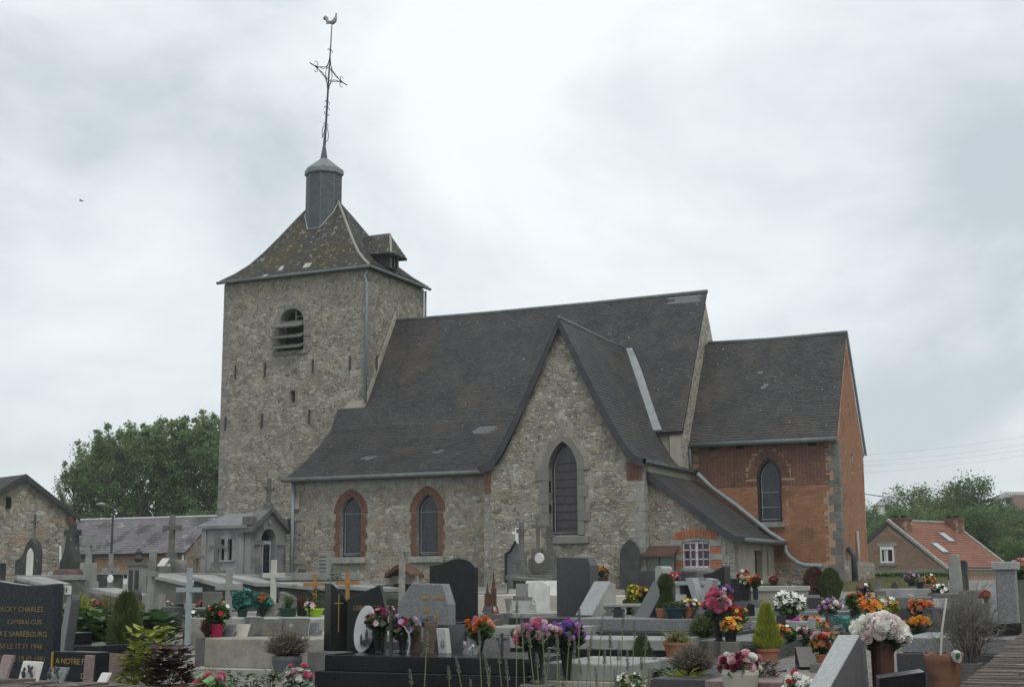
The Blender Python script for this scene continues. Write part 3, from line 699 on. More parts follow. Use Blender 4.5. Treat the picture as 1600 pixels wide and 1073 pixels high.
for i in range(len(pv)-1):
    a, b_ = Vector(pv[i]), Vector(pv[i+1]); o = Vector((.26, 0, 0)); u_ = Vector((0, -.03, .03))
    vf.add([a-o*.2+u_, b_-o*.2+u_, b_+o+u_, a+o+u_, a-o*.2-u_, b_-o*.2-u_, b_+o-u_, a+o-u_], [(0, 1, 2, 3), (7, 6, 5, 4), (3, 2, 6, 7), (0, 3, 7, 4), (1, 5, 6, 2), (0, 4, 5, 1)])
vf.build('lead_valley', M_lead, church)
tew = wall('transept_east_wall', church, [(TY+.5, .8), (43.2, .8), (43.2, 5.0), (TY+.5, 5.0)], [], Vector((TX1, 0, 0)), depth=.3, m=M_render, **EN)
gutter([(TX1+.12, TY-.2, 4.97), (TX1+.12, 42.6, 4.97)], .075, M_zinc, church)
MB().box((TX0+.2, 39.3, 2.9), (.3, 1.6, 4.1)).build('transept_west_wall', M_mortar, church)
# ---------------- sacristy lean-to
SX, SY, SE = TX1, 38.72, -11.12
O_s = Vector((0, SY, 0))
sw_hole = [(-12.64, 1.92), (-11.82, 1.92), (-11.82, 2.66), (-12.23, 2.70), (-12.64, 2.66)]
outS = [(SX, .8), (SE-.004, .8), (SE-.004, 2.62), (-11.5, 2.98), (-12.29, 3.62), (SX, 4.66)]
sw_ = wall('sacristy_wall', church, outS, [sw_hole], O_s, depth=.4, m=M_mortar, reveal=.14, **SN)
rubble(sw_, [(SX+.02, .9), (SE-.25, .9), (SE-.25, 2.72), (-12.29, 3.55), (SX+.02, 4.55)], [[(-13.0, 1.75), (-11.45, 1.75), (-11.45, 2.98), (-13.0, 2.98)], [(-13.75, 1), (-12.75, 1), (-12.75, 2.7), (-13.75, 2.7)]], O_s, su=.2, sv=.1, m=M_rubble_n, nbig=25, gap=.016, hh=(.001, .01), **SN)
quoins(sw_, (SE, SY, 0), -X, Y, 1, 2.5, M_quoin, ext=.012)
b = MB(); cxw = -12.23                                                # segmental brick arch and toothed brick/stone jambs
for k in range(16):
    a = (k+.5)/16*2-1; q0, q1 = (k/16*2-1), ((k+1)/16*2-1)
    f_ = lambda q, o: (cxw+q*(.62+o*.04), 2.68+.13*(1-q*q)+o*.21)
    p = [f_(q0+.012, 0), f_(q1-.012, 0), f_(q1-.012, 1), f_(q0+.012, 1)]; b.prism(p, O_s-Y*.03, X, Z, -Y, .1, random.random())
for sx in (-1, 1):
    for z0 in (2.32, 1.92):
        for j in range(3):
            x0 = cxw+sx*.42
            b.box((x0+sx*.11, SY-.005, z0+.03+j*.068), (.21, .06, .056), random.random()); b.box((x0+sx*.27, SY-.005, z0+.03+j*.068), (.1, .06, .056), random.random())
b.build('brick_surround', mat('bright_brick', (.24, .085, .042), (.38, .155, .08), tone=.7, scale=3), sw_, kind='stuff')
for sx in (-1, 1):
    for z0 in (2.52, 2.12, 1.72): MB().box((cxw+sx*.60, SY, z0+.10), (.36, .07, .18), .5).build('jamb_stone', M_limestone, sw_, bevel=.008)
MB().box((cxw, SY-.02, 1.84), (.9, .16, .13)).build('window_sill', M_limestone, sw_, bevel=.01)
sg = MB().box((cxw, SY+.12, 2.3), (.8, .02, .78)).build('window', mat('dark_pane', (.02, .018, .03), rough=.15, spec=.6), sw_)
fr = MB()
for x in (-.385, 0, .385): fr.box((cxw+x, SY+.09, 2.29), (.05 if x else .07, .05, .76))
for z in (1.95, 2.64): fr.box((cxw, SY+.089, z), (.78, .052, .06))
for z in (2.17, 2.43): fr.box((cxw, SY+.09, z), (.74, .04, .03))
for sx in (-1, 1): fr.box((cxw+sx*.19, SY+.0895, 2.29), (.028, .039, .7))
fr.build('frame', mat('lilac_white_paint', (.5, .47, .52), (.58, .55, .58), rough=.5), sg)
for k in range(6): MB().tube([(cxw-.35+k*.14, SY+.03, 1.9), (cxw-.35+k*.14, SY+.03, 2.68)], .006, 5).build('window_guard', mat('purple_iron', (.16, .03, .075), rough=.5), sg)
for z in (2.1, 2.36): MB().tube([(cxw-.4, SY+.03, z), (cxw+.4, SY+.03, z)], .007, 4).build('window_guard', _mats['purple_iron'], sg)
PS = [(-10.72, 2.72), (-11.05, 2.80), (-11.4, 3.02), (-12.3, 3.72), (-13.6, 4.70)]
LL, RR = [Vector((x, 43.15, z)) for x, z in PS], [Vector((x, SY-.16, z)) for x, z in PS]
sr = sheet('sacristy_roof', church, RR, LL, M_slate_u, .09); slates(sr, RR, LL, M_slate, sw=.18, ex=.12)
mb = MB()
for (x0, z0), (x1, z1) in zip(PS, PS[1:]): mb.prism([(x0, z0+.02), (x1, z1+.02), (x1, z1-.22), (x0, z0-.22 if x0 < -10.8 else z0-.06)], (0, SY-.185, 0), X, Z, -Y, .03)
mb.build('gable_edge', M_barge, sr)
gutter([(-10.68, SY-.22, 2.68), (-10.68, 42.9, 2.70)], .07, M_zinc, church)
gutter([(-13.4, 42.75, 4.92), (-13.05, 43.02, 4.5), (-12.2, 43.05, 3.86), (-11.2, 43.05, 3.02), (-10.75, 43.05, 2.74), (-10.72, 43.0, 2.45), (-10.6, 43.0, 2.28), (-10.35, 43.03, 2.08), (-10.15, 43.05, 2.02), (-9.62, 43.05, 1.98)], .075, M_zinc_l, church, 'downpipe')
sew = wall('sacristy_east_wall', church, [(SY+.4, .8), (43.2, .8), (43.2, 2.66), (SY+.4, 2.66)], [[(40.9, 1.0), (41.75, 1.0), (41.75, 2.45), (40.9, 2.45)], [(42.25, 1.7), (42.5, 1.7), (42.5, 2.45), (42.25, 2.45)]], Vector((SE, 0, 0)), depth=.3, m=M_render, reveal=.25, **EN)
MB().box((SE-.2, 41.35, 1.8), (.05, 1.0, 1.7)).box((SE-.2, 42.38, 2.0), (.05, .4, .9)).build('sacristy_door', mat('dark_brown_door', (.03, .018, .015), (.05, .03, .025), rough=.7), sew)
# ---------------- chancel
CS, CE, CT = 43.2, -9.0, 5.9
O_c = Vector((0, CS, 0)); chh = lancet(-11.2, 3.36, 4.72, .36, 8, .62)
outC = [(GX+.02, .8), (CE-.004, .8), (CE-.004, CT), (GX+.02, CT)]
cw = wall('chancel_wall', church, outC, [chh], O_c, depth=.4, m=M_bmortar, reveal=.22, **SN)
av = [outset(-11.2, 3.2, 4.72, .36, .02, .62), [(-9.36, .8), (-8.9, .8), (-8.9, 4.2), (-9.36, 4.2)]]
av2 = [outset(-11.2, 4.72, 4.72, .36, .26, .62)]
brickwork(cw, [(GX+.03, 4.46), (CE-.2, 4.46), (CE-.2, 5.84), (GX+.03, 5.84)], av+av2, O_c, m=M_brick_d, name='dark_brickwork', **SN)
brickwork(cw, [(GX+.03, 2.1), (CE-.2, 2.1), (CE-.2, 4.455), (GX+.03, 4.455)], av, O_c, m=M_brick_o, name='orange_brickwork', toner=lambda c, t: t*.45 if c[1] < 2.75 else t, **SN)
rubble(cw, [(GX+.03, .9), (CE-.3, .9), (CE-.3, 2.07), (GX+.03, 2.07)], [], O_c, su=.2, sv=.1, m=M_rubble_n, nbig=20, gap=.018, hh=(.001, .01), **SN)
quoins(cw, (CE, CS, 0), -X, Y, 1, CT-.12, M_qdark, ext=.012, wk=.72)
b = MB(); arch_bricks(b, -11.2, 4.72, .36, .22, O_c, X, Z, -Y, rise=.62, bw=.075, h=.012, r0=.03); arch_bricks(b, -11.2, 4.72, .36, .05, O_c, X, Z, -Y, rise=.62, bw=.2, h=.016, r0=.26)
b2 = MB(); jamb_bricks(b2, -11.2, 3.36, 4.46, .38, .12, O_c, X, Z, -Y, h=.009, tooth=.05); jamb_bricks(b, -11.2, 4.46, 4.72, .38, .2, O_c, X, Z, -Y, h=.009)
g = church_window(cw, O_c, AX_S, -11.2, 3.37, 4.72, .355, M_glass, .3, (3.44, 3.82, 4.28), rise=.615, offs=.15)
b.build('brick_surround', M_brick_d, g, kind='stuff'); b2.build('brick_jamb', M_brick_o, g, kind='stuff')
mb = MB(); ri, ro = lancet(-11.2, 3.36, 4.72, .31, 8, .55), lancet(-11.2, 3.36, 4.72, .40, 8, .69)
for i in range(1, len(ri)): j = (i+1) % len(ri); mb.prism([ri[i], ro[i], ro[j], ri[j]], O_c-Y*.005, X, Z, -Y, .1)
mb.build('dark_window_edge', mat('dark_sealant', (.018, .02, .024), rough=.6), g)
MB().box((-11.2, CS-.03, 3.27), (.95, .2, .16)).build('window_sill', M_limestone, g, bevel=.01)
MB().box((-11.3, CS-.035, 5.84), (4.55, .08, .09)).build('eaves_course', M_brick_d, cw)
for x in (-13.0, -12.1, -9.8): MB().box((x, CS-.01, 5.72), (.24, .06, .08)).build('putlog_hole', M_dark, cw)
CN, CA = 47.1, 9.42
outG = [(CS+.004, .8), (CN, .8), (CN, 5.85), (45.1, CA), (CS+.004, 5.98)]
slitE = [(45.02, 4.97), (45.25, 4.97), (45.25, 5.55), (45.02, 5.55)]
O_e = Vector((CE, 0, 0))
cg = wall('chancel_east_gable', church, outG, [slitE], O_e, depth=.4, m=M_bmortar, reveal=.3, **EN)
brickwork(cg, [(CS+.02, 2.15), (CN-.02, 2.15), (CN-.02, 5.8), (45.1, CA-.08), (CS+.02, 5.92)], [slitE], O_e, m=M_brick_o, toner=lambda c, t: min(1, t*.7+.3), **EN)
MB().box((CE-.3, 45.13, 5.25), (.05, .4, .8)).build('slit_darkness', M_dark, cg)
pl = wall('chancel_plinth', church, [(43.25, .8), (47.45, .8), (47.45, 2.12), (43.25, 2.16)], [], Vector((CE+.14, 0, 0)), depth=.13, m=M_mortar, **EN)
rubble(pl, [(43.3, .9), (47.4, .9), (47.4, 2.06), (43.3, 2.06)], [], Vector((CE+.14, 0, 0)), su=.2, sv=.1, m=M_rubble_n, nbig=12, gap=.018, hh=(.001, .01), **EN)
PC = [(42.95, 5.86), (45.1, 9.47)]
def ct(u, v, t): return 1 if (abs(v-.52) < .02 and abs(u-.47) < .012) or (abs(v-.68) < .02 and abs(u-.43) < .01) else t
a, c = edge(GX+.02, PC), edge(CE+.01, PC); s_ = sheet('chancel_roof', church, a, c, M_slate_u); slates(s_, a, c, M_slate, sw=.165, ex=.105, toner=ct)
PC2 = [(47.35, 5.72), (45.1, 9.47)]
sheet('chancel_roof_north', church, edge(GX+.02, PC2), edge(CE-.02, PC2), M_slate_u)
MB().tube([(CE+.03, 45.1, 9.5), (CE+.03, 47.4, 5.68)], .045, 6).build('verge_strip', M_zinc_l, s_)
gutter([(GX+.1, 45.1, 9.49), (-11.5, 45.1, 9.46), (CE+.06, 45.1, 9.50)], .06, M_zinc, s_, 'ridge_cap')
gutter([(GX+.05, 42.88, 5.83), (CE+.02, 42.88, 5.83)], .08, M_zinc, church)
gutter([(GX+.05, 42.9, 5.8), (GX+.06, 42.9, 4.9)], .05, M_zinc, church, 'downpipe')
gutter([(CE+.07, 45.2, 3.1), (CE+.09, 45.2, 1.6)], .045, mat('pale_wood_post', (.3, .29, .27), rough=.7), church, 'wall_post')
gutter([(CE+.05, 43.75, 2.55), (CE+.22, 43.75, 2.3), (CE+.24, 43.75, 1.2)], .09, M_iron, church, 'downpipe')
MB().box((-11.4, CN+.2, 3.4), (4.6, .3, 4.9)).build('chancel_north_wall', M_bmortar, church)
for c in list(church.children): c.location = Vector(c.location)-CB
# ================================================================== GROUND
ts = [-12]+[ -6+1.5*i for i in range(48)]+[68, 72, 78, 85, 95, 110, 130, 150, 175, 200, 240, 280, 330, 400, 520, 700, 900]
ss_ = [-700, -500, -300, -200, -140, -100, -75]+[-60+3*i for i in range(41)]+[75, 100, 140, 200, 300, 500, 700]
vs = []
for t in ts:
    for s in ss_: p = FH*t+RH*s; vs.append((p.x, p.y, tz(p.x, p.y)))
n = len(ss_)
def far_(p): t = p[0]*FH.x+p[1]*FH.y; s = p[0]*RH.x+p[1]*RH.y; return 1. if t > 58 or t < 2 or abs(s) > .44*max(t, 0)+2 else 0.
M_peb = mat('pebble', (.13, .125, .11), (.34, .33, .30), tone=.9, rough=.9)
M_ground = mat('gravel', (.17, .165, .15), (.27, .26, .235), light=(.075, .11, .04), scale=.9, bump=.6, bscale=60, grain=.35, gscale=45, stains=[((.07, .085, .04), .5, .58, .05, .6)])
g_ = MB(); g_.add(vs, [(j*n+i, j*n+i+1, (j+1)*n+i+1, (j+1)*n+i) for j in range(len(ts)-1) for i in range(n-1)]); g_.t = [far_(v) for v in g_.v]; g_ = g_.build('ground', M_ground, kind='structure', smooth=True)

pb = MB(); rp = random.Random(4)
for _ in range(9000):
    t = 12.5+rp.random()**1.6*20; d_ = ray(rp.uniform(-20, 1620), 909); k = d_.dot(RH)/d_.dot(FH); p = FH*t+RH*t*k; z = tz(p.x, p.y); s = rp.uniform(.008, .026); a = rp.uniform(0, 6.28)
    u = Vector((math.cos(a), math.sin(a), 0))*s; v = Vector((-u.y, u.x, 0))*rp.uniform(.6, 1); c = Vector((p.x, p.y, z)); h = Z*s*rp.uniform(.4, .8)
    pb.add([c-u, c-v, c+u, c+v, c-u*.5+h, c-v*.5+h, c+u*.5+h, c+v*.5+h], [(4, 5, 6, 7), (0, 1, 5, 4), (1, 2, 6, 5), (2, 3, 7, 6), (3, 0, 4, 7)], rp.random())
pb.build('gravel', M_peb, kind='stuff')
# ================================================================== SURROUNDINGS: houses, trees, lamp, wires
def ray_plane(px, py, P, n): d = ray(px, py); return EYE+d*((P-EYE).dot(n)/d.dot(n))
def leaves(mb, pts, size, jit=.35, flat=0.):
    for p, tn in pts:
        s = size*random.uniform(.7, 1.3); a = random.uniform(0, 6.283); ph = random.gauss(0, .7) if flat else random.uniform(-1.4, 1.4)
        u = Vector((math.cos(a), math.sin(a), 0)); v = Vector((-math.sin(a)*math.cos(ph), math.cos(a)*math.cos(ph), math.sin(ph)))
        p = Vector(p); mb.add([p-u*s*.5, p+v*s*.42, p+u*s*.5, p-v*s*.42], [(0, 1, 2, 3)], max(0, min(1, tn+random.gauss(0, .12))))
M_leafp = mat('poplar_leaf', (.078, .145, .055), (.235, .355, .15), tone=.85, scale=.5, rough=.6, spec=.25, leaf=.5)
M_leafd = mat('dark_leaf', (.034, .080, .022), (.12, .21, .06), tone=.85, scale=.4, rough=.6, spec=.25, leaf=.3)
M_leafm = mat('mid_leaf', (.044, .098, .022), (.165, .27, .072), tone=.85, scale=.4, rough=.6, spec=.25, leaf=.3)
M_bark = mat('bark', (.045, .04, .032), (.09, .08, .065), scale=3, bump=.4)
def crown_mesh(name, kind, m, n, leaf, seed):
    """unit tree: height 1, crown half-width in the same unit; leaves gathered in clumps along limbs"""
    random.seed(seed); L = MB(); T = MB(); pts = []
    tr = [(0, 0, 0)]
    for k in range(1, 9): tr.append((random.gauss(0, .008)+tr[-1][0], random.gauss(0, .008)+tr[-1][1], k/8*.93))
    nt_ = 9 if kind == 'poplar' else 6
    T.tube(tr[:nt_], [.020*(1-.11*k) for k in range(nt_)], 6)
    clumps = []
    if kind == 'poplar':
        nb = 48
        for b in range(nb):
            z0 = .14+.78*(b+random.random())/nb; a = random.uniform(0, 6.283); f = math.sin(min(1, (z0-.02)/.55)*math.pi/2)*(1-max(0, z0-.6)*1.7)
            L_ = .24*f*random.uniform(.7, 1.1)
            i = int(z0*8); p0 = Vector(tr[i]).lerp(Vector(tr[min(8, i+1)]), z0*8-i); p1 = p0+Vector((math.cos(a)*L_*.6, math.sin(a)*L_*.6, L_*.7)); p2 = p0+Vector((math.cos(a)*L_*.85, math.sin(a)*L_*.85, L_*1.35))
            T.tube([p0, p1, p2], [.006, .004, .0015], 4)
            for q in range(4): clumps.append((p0.lerp(p1, .5+.5*random.random()) if q < 2 else p1.lerp(p2, random.random()), .034*random.uniform(.6, 1.4)))
            if z0 > .8: clumps.append((p2+Vector((0, 0, .03)), .02))
        clumps += [(Vector(tr[8])+Vector((random.gauss(0, .012), random.gauss(0, .012), random.uniform(-.06, .05))), .02) for _ in range(6)]
    else:
        nb = 42
        for b in range(nb):
            z0 = random.uniform(.18, .6); a = random.uniform(0, 6.283); el = random.uniform(-.15, 1.3); L_ = random.uniform(.24, .40)
            i = int(z0*8); p0 = Vector(tr[i]); p2 = p0+Vector((math.cos(a)*math.cos(el)*L_, math.sin(a)*math.cos(el)*L_, math.sin(el)*L_*1.05)); p2.z = min(p2.z, .98); p2.z = max(.08, p2.z)
            p1 = p0.lerp(p2, .5)+Vector((0, 0, .03)); T.tube([p0, p1, p2], [.009, .006, .002], 4)
            for q in range(6): clumps.append((p1.lerp(p2, random.uniform(.0, 1.1))+Vector([random.gauss(0, .035) for _ in range(3)]), .062*random.uniform(.55, 1.35)))
    for c, r in clumps:
        tn = random.uniform(.15, .85)
        for _ in range(max(8, int(n/len(clumps)))):
            d = Vector([random.gauss(0, 1) for _ in range(3)]); d.z *= .8; pts.append((c+d*r*.62, tn))
    leaves(L, pts, leaf)
    return T.mesh(name+'_trunk', M_bark), L.mesh(name+'_crown', m)
POP = [crown_mesh('poplar_%d' % k, 'poplar', M_leafp, 13000, .016, 40+k) for k in range(3)]
RND = [crown_mesh('broad_%d' % k, 'round', (M_leafd, M_leafm)[k % 2], 15000, .018, 60+k) for k in range(4)]
random.seed(11)
def tree(px, ytop, t, src, wide, label, name, group=None, cat='tree'):
    b = gnd(px, t); h = (zpx(ytop, t)-b.z)*(.93 if name == 'poplar_tree' else 1.15 if name == 'broadleaf_tree' else 1.0)
    r = thing(name, label, cat, b, random.uniform(0, 6.28), group)
    for nm, me in zip(('trunk', 'crown'), src):
        o = link(nm, me, r, scale=(h*wide, h*wide, h))
        if nm == 'crown': o['kind'] = 'stuff'
    return r
for i, (px, yt, t, wd) in enumerate([(112, 712, 104, .8), (137, 676, 110, 1.0), (163, 662, 105, .95), (188, 652, 112, .95), (214, 645, 106, 1), (240, 642, 113, 1), (268, 637, 107, 1), (296, 640, 112, 1), (322, 634, 106, 1.05), (350, 628, 111, 1.05), (378, 640, 108, 1)]):
    tree(px, yt, t, POP[i % 3], wd, ('poplar at the left end of the row, nearest the stone barn', 'second poplar from the left end of the row', 'third poplar from the left end of the row', 'poplar right behind the street lamp', 'poplar just right of the street lamp', 'poplar above the middle of the long grey roof', 'poplar behind the tall round shafted stone cross', 'poplar above the right end of the long grey roof', 'poplar just left of the church tower', 'poplar cut by the left edge of the church tower', 'poplar hidden behind the church tower')[i], 'poplar_tree', 'poplars in a row behind the churchyard')
for i, (px, yt, t, wd) in enumerate([(95, 800, 92, 1.4), (128, 795, 95, 1.6), (165, 790, 93, 1.7), (205, 793, 96, 1.6), (245, 796, 93, 1.7), (285, 792, 97, 1.7), (325, 770, 94, 1.4)]):
    tree(px, yt, t, RND[i % 4], wd, ('low bush behind the stone barn roof corner', 'low bush above the left end of the long grey roof', 'low bush right behind the street lamp', 'low bush just right of the street lamp', 'low bush above the middle of the long grey roof', 'low bush above the right end of the long grey roof', 'low bush at the left foot of the tower')[i], 'undergrowth_bush', 'bushes under the poplars', 'bush')
RT = [(1530, 735, 128, 1.0, 'tallest dark tree rising behind the red roof with a pointed top'), (1498, 752, 135, 1.0, 'bushy tree just left of the tallest tree behind the red roof'), (1455, 757, 140, 1.15, 'rounded green tree behind the left chimney of the brick house'),
      (1425, 772, 132, 1.0, 'smaller rounded tree beside the brick gable top'), (1392, 790, 150, 1.2, 'low tree left of the brick gable near the church wall'), (1362, 783, 170, 1.2, 'dark small tree beside the brick chancel edge'), (1568, 790, 120, 1.3, 'wide dark tree at the right end of the red roof'),
      (1600, 812, 112, 1.3, 'dark tree at the right picture edge'), (1545, 790, 118, 1.3, 'dense dark tree behind the right chimney'), (1480, 790, 118, 1.3, 'dense tree directly behind the red roof ridge'), (1408, 800, 116, 1.2, 'bush like tree behind the left brick gable'), (1372, 815, 122, 1.3, 'light green bushy tree low beside the chancel'), (1625, 780, 150, 1.2, 'tree past the right picture edge'), (1585, 838, 100, 1.4, 'lowest dark tree right of the red roofed house')]
for i, (px, yt, t, wd, lb) in enumerate(RT): tree(px, yt, t, RND[i % 4], wd, lb, 'broadleaf_tree', 'trees behind the red roofed house')
# ---------------- left: stone barn with gable
M_barn = rub('barn_stone', 1.0, PCN, [((.30, .135, .07), .5, .57, .06, .6)])
def prism_house(name, label, P, e, r, hw, ze, dep, m, roofm, zb, pieces=None, over=.25, ex=.2, sw=.3):
    """gable in the plane through apex P with horizontal direction e; ridge runs along r"""
    b = Vector((P.x, P.y, zb)); root = thing(name, label, 'house', b); nrm = -r
    pg = [(-hw, zb-.6), (hw, zb-.6), (hw, ze), (0, P.z-.1), (-hw, ze)]
    O = Vector((P.x, P.y, 0))
    w_ = MB().prism(pg, O, e, Z, nrm, dep).build('wall', m, root); out_ = [w_]
    for sx in (-1, 1):
        k = (P.z-ze)/hw; ov = over*.6
        a = [O+e*sx*(hw+ov)+Z*(ze-k*ov+.05)-r*over, O+Z*(P.z+.05)-r*over]; c = [p+r*(dep+2*over) for p in a]
        L_, R_ = (a, c) if sx < 0 else (c, a)
        s_ = sheet('roof', root, L_, R_, M_slate_u, .09); slates(s_, L_, R_, roofm, sw=sw, ex=ex, th=.02); out_.append(s_)
        mb = MB(); q = [(sx*(hw+ov), ze-k*ov+.07), (0, P.z+.07), (0, P.z-.2), (sx*(hw+ov), ze-k*ov-.13)]
        mb.prism(q, O-r*(over+.03), e, Z, nrm, .04); mb.build('verge', M_barge, s_)
    return root, w_, out_[1:]
def finish(root):
    for c in root.children: c.location = Vector(c.location)-Vector(root.location)
c45 = math.sqrt(.5); e_ = RH*c45+FH*c45; r_ = -RH*c45+FH*c45
P = at_t(36, 743, 60); hw = (ray_plane(116, 806, P, r_)-P).dot(e_)
root, bw, _r2 = prism_house('stone_barn', 'old rubble stone building with a plain gable at the left edge', P, e_, r_, hw, ray_plane(116, 806, P, r_).z, 9, M_mortar, M_slate, P.z-6.6)
pg = [(-hw+.05, P.z-6), (hw-.05, P.z-6), (hw-.05, ray_plane(116, 806, P, r_).z-.1), (0, P.z-.25), (-hw+.05, ray_plane(116, 806, P, r_).z-.1)]
rubble(bw, pg, [], Vector((P.x, P.y, 0)), e_, Z, -r_, .34, .17, M_barn, nbig=50, gap=.022, hh=(.004, .02))
p = ray_plane(12, 791, P, r_); bk = MB()
for k in range(3): bk.box(p-r_*.02+Z*k*.16, (.18, .18, .15), .3)
bk.build('putlog_recess', M_dark, root)
b = MB()
for k in range(5): b.box(ray_plane(109, 808+k*2.2, P, r_)-r_*.04, (.34, .34, .055), random.random())
b.build('brick_corbel', M_brick_s, root)
b = MB().tube([ray_plane(93, 852, P, r_)-r_*.06, ray_plane(93, 900, P, r_)-r_*.06], .05, 6).build('downpipe', M_white, root)
finish(root)
# ---------------- long outbuilding with weathered slate roof
M_oldslate = mat('pale_old_slate', (.10, .092, .098), (.20, .185, .192), rough=.7, tone=.55, scale=.8, stains=[((.055, .05, .05), .7, .50, .1, .75), ((.40, .40, .39), 1.6, .62, .05, .7), ((.40, .40, .39), 5, .66, .03, .6)])
M_brick_f = mat('brown_far_brick', (.17, .108, .075), (.30, .195, .135), tone=.7, scale=2, stains=[((.12, .08, .055), .8, .58, .1, .5)])
def far_brick(parent, poly, O, U, N_, av=()): brickwork(parent, poly, list(av), O, m=M_brick_f, U=U, W=Z, Nn=N_, bl=.3, bh=.1, gap=.016, h=.01)
t_ = 80; ob0 = at_t(62, 909, t_); yob = at_t(200, 909, t_).y; xr = at_y(290, 864, yob).x; xl = at_y(60, 864, yob).x; ze = at_y(200, 862, yob).z; zr = at_y(200, 811, yob+2.6).z; zb = .3
root = thing('brick_outbuilding', 'long low brick outbuilding under a weathered grey slate roof', 'building', (xr, yob, zb))
w_ = MB().prism([(yob, zb-.5), (yob+5.2, zb-.5), (yob+5.2, ze), (yob+2.6, zr-.12), (yob, ze)], (xr, 0, 0), Y, Z, X, xr-xl).build('wall', M_bmortar, root)
dh = [at_y(*q, yob) for q in ((185, 893), (203, 920))]; dh2 = [at_y(*q, yob) for q in ((147, 896), (156, 922))]
far_brick(w_, [(xl+3, zb), (xr, zb), (xr, ze-.1), (xl+3, ze-.1)], Vector((0, yob, 0)), X, -Y, [[(q[0].x, zb-1), (q[1].x, zb-1), (q[1].x, q[0].z), (q[0].x, q[0].z)] for q in (dh, dh2)])
far_brick(w_, [(yob+.05, zb), (yob+5.1, zb), (yob+5.1, ze), (yob+2.6, zr-.3), (yob+.05, ze)], Vector((xr, 0, 0)), Y, X)
for q in (dh, dh2):
    d = MB().box(((q[0].x+q[1].x)/2, yob-.03, (q[0].z+zb)/2), (q[1].x-q[0].x, .1, q[0].z-zb)).build('door', M_white, root)
    if q is dh:
        for sx in (-1, 1): MB().box(((q[0].x+q[1].x)/2+sx*.16, yob-.09, q[0].z-.22), (.24, .03, .26)).build('window', M_dark, d)
q = at_y(137, 872, yob)
for dx in (-.42, .42): MB().box((q.x+dx, yob-.01, q.z), (.16, .1, .9)).build('window', mat('blue_pane', (.03, .04, .08), rough=.2), root)
for (a, c) in ((edge(xl, [(yob-.25, ze-.1), (yob+2.6, zr)]), edge(xr+.12, [(yob-.25, ze-.1), (yob+2.6, zr)])), (edge(xl, [(yob+5.4, ze-.1), (yob+2.6, zr)]), edge(xr+.12, [(yob+5.4, ze-.1), (yob+2.6, zr)]))):
    s_ = sheet('roof', root, a, c, M_slate_u, .09); slates(s_, a, c, M_oldslate, sw=.3, ex=.18, th=.016)
MB().tube([(xl, yob+2.6, zr+.05), (xr+.12, yob+2.6, zr+.05)], .07, 6).build('ridge_cap', mat('pale_ridge', (.4, .4, .4), (.5, .5, .5)), s_)
MB().tube([(xr-.1, yob-.1, ze-.1), (xr-.1, yob-.1, zb)], .06, 6).build('downpipe', M_white, root)
finish(root)
# low slate clad lean-to beside the tower, far behind
q0, q1 = at_t(311, 822, 84), at_t(326, 930, 84)
root = thing('slate_clad_shed', 'narrow grey slate clad wall between outbuilding and tomb chapel', 'building', (q0.x+.6, q0.y, .4))
mb = MB().box((.3, 1, 2), (2.4, 2, 4.4)).build('wall', M_slate_u, root)
slates(mb, [(-.9, -.01, 0), (-.9, -.01, 4.2)], [(1.5, -.01, 0), (1.5, -.01, 4.2)], M_oldslate, sw=.3, ex=.2, th=.012, inner=(0, 1, 2))
# ---------------- right: brick house with red tile roof
c50, s50 = math.cos(math.radians(50)), math.sin(math.radians(50))
r_ = RH*s50+FH*c50; e_ = RH*c50-FH*s50
M_tile = mat('red_roof_tile', (.15, .06, .04), (.27, .12, .078), rough=.75, tone=.6, scale=.6, stains=[((.15, .075, .055), .6, .56, .1, .5)])
P = at_t(1387, 815, 86); q = ray_plane(1479, 887, P, r_); hw = (q-P).dot(e_); ze = q.z
zb = min(ray_plane(1440, 912, P, r_).z, 1.3)
dep = (ray_plane(1486, 815, P, e_)-P).dot(r_)
root, bw, rf = prism_house('brick_house', 'brown brick house with an orange red tiled roof behind the graves', P, e_, r_, hw, ze, dep, M_bmortar, M_tile, zb, ex=.24, sw=.24, over=.05)
O = Vector((P.x, P.y, 0)); wq = [ray_plane(*s, P, r_) for s in ((1376, 854), (1398, 879))]; wu = [(v-P).dot(e_) for v in wq]
wh = [(wu[0], wq[1].z), (wu[1], wq[1].z), (wu[1], wq[0].z), (wu[0], wq[0].z)]
far_brick(bw, [(-hw+.05, zb+.9), (hw-.05, zb+.9), (hw-.05, ze-.05), (0, P.z-.3), (-hw+.05, ze-.05)], O, e_, -r_, [wh])
MB().prism([(-hw-.02, zb-.3), (hw+.02, zb-.3), (hw+.02, zb+.88), (-hw-.02, zb+.88)], O-r_*.03, e_, Z, -r_, .1).build('plinth', mat('grey_green_plinth', (.17, .18, .155), (.22, .225, .2)), bw)
wm = [(wu[0]+wu[1])/2, (wq[0].z+wq[1].z)/2]; ww, wh_ = wu[1]-wu[0], wq[0].z-wq[1].z
fw_ = MB()
rot = Matrix((e_, r_, Z)).transposed()
def lb(mb, u, v, d, su, sv, sd, tone=.5): return mb.box(O+e_*u+Z*v-r_*d, (su, sd, sv), tone, rot)
g = lb(MB(), wm[0], wm[1], .0, ww, wh_, .04).build('window', M_dark, bw)
for u, v, su, sv in ((wm[0]-ww/2+.045, wm[1], .09, wh_), (wm[0]+ww/2-.045, wm[1], .09, wh_), (wm[0], wm[1]+wh_/2-.09, ww-.18, .18), (wm[0], wm[1]-wh_/2+.05, ww-.18, .1), (wm[0], wm[1]-.05, .09, wh_-.3)): lb(fw_, u, v, .05, su, sv, .06)
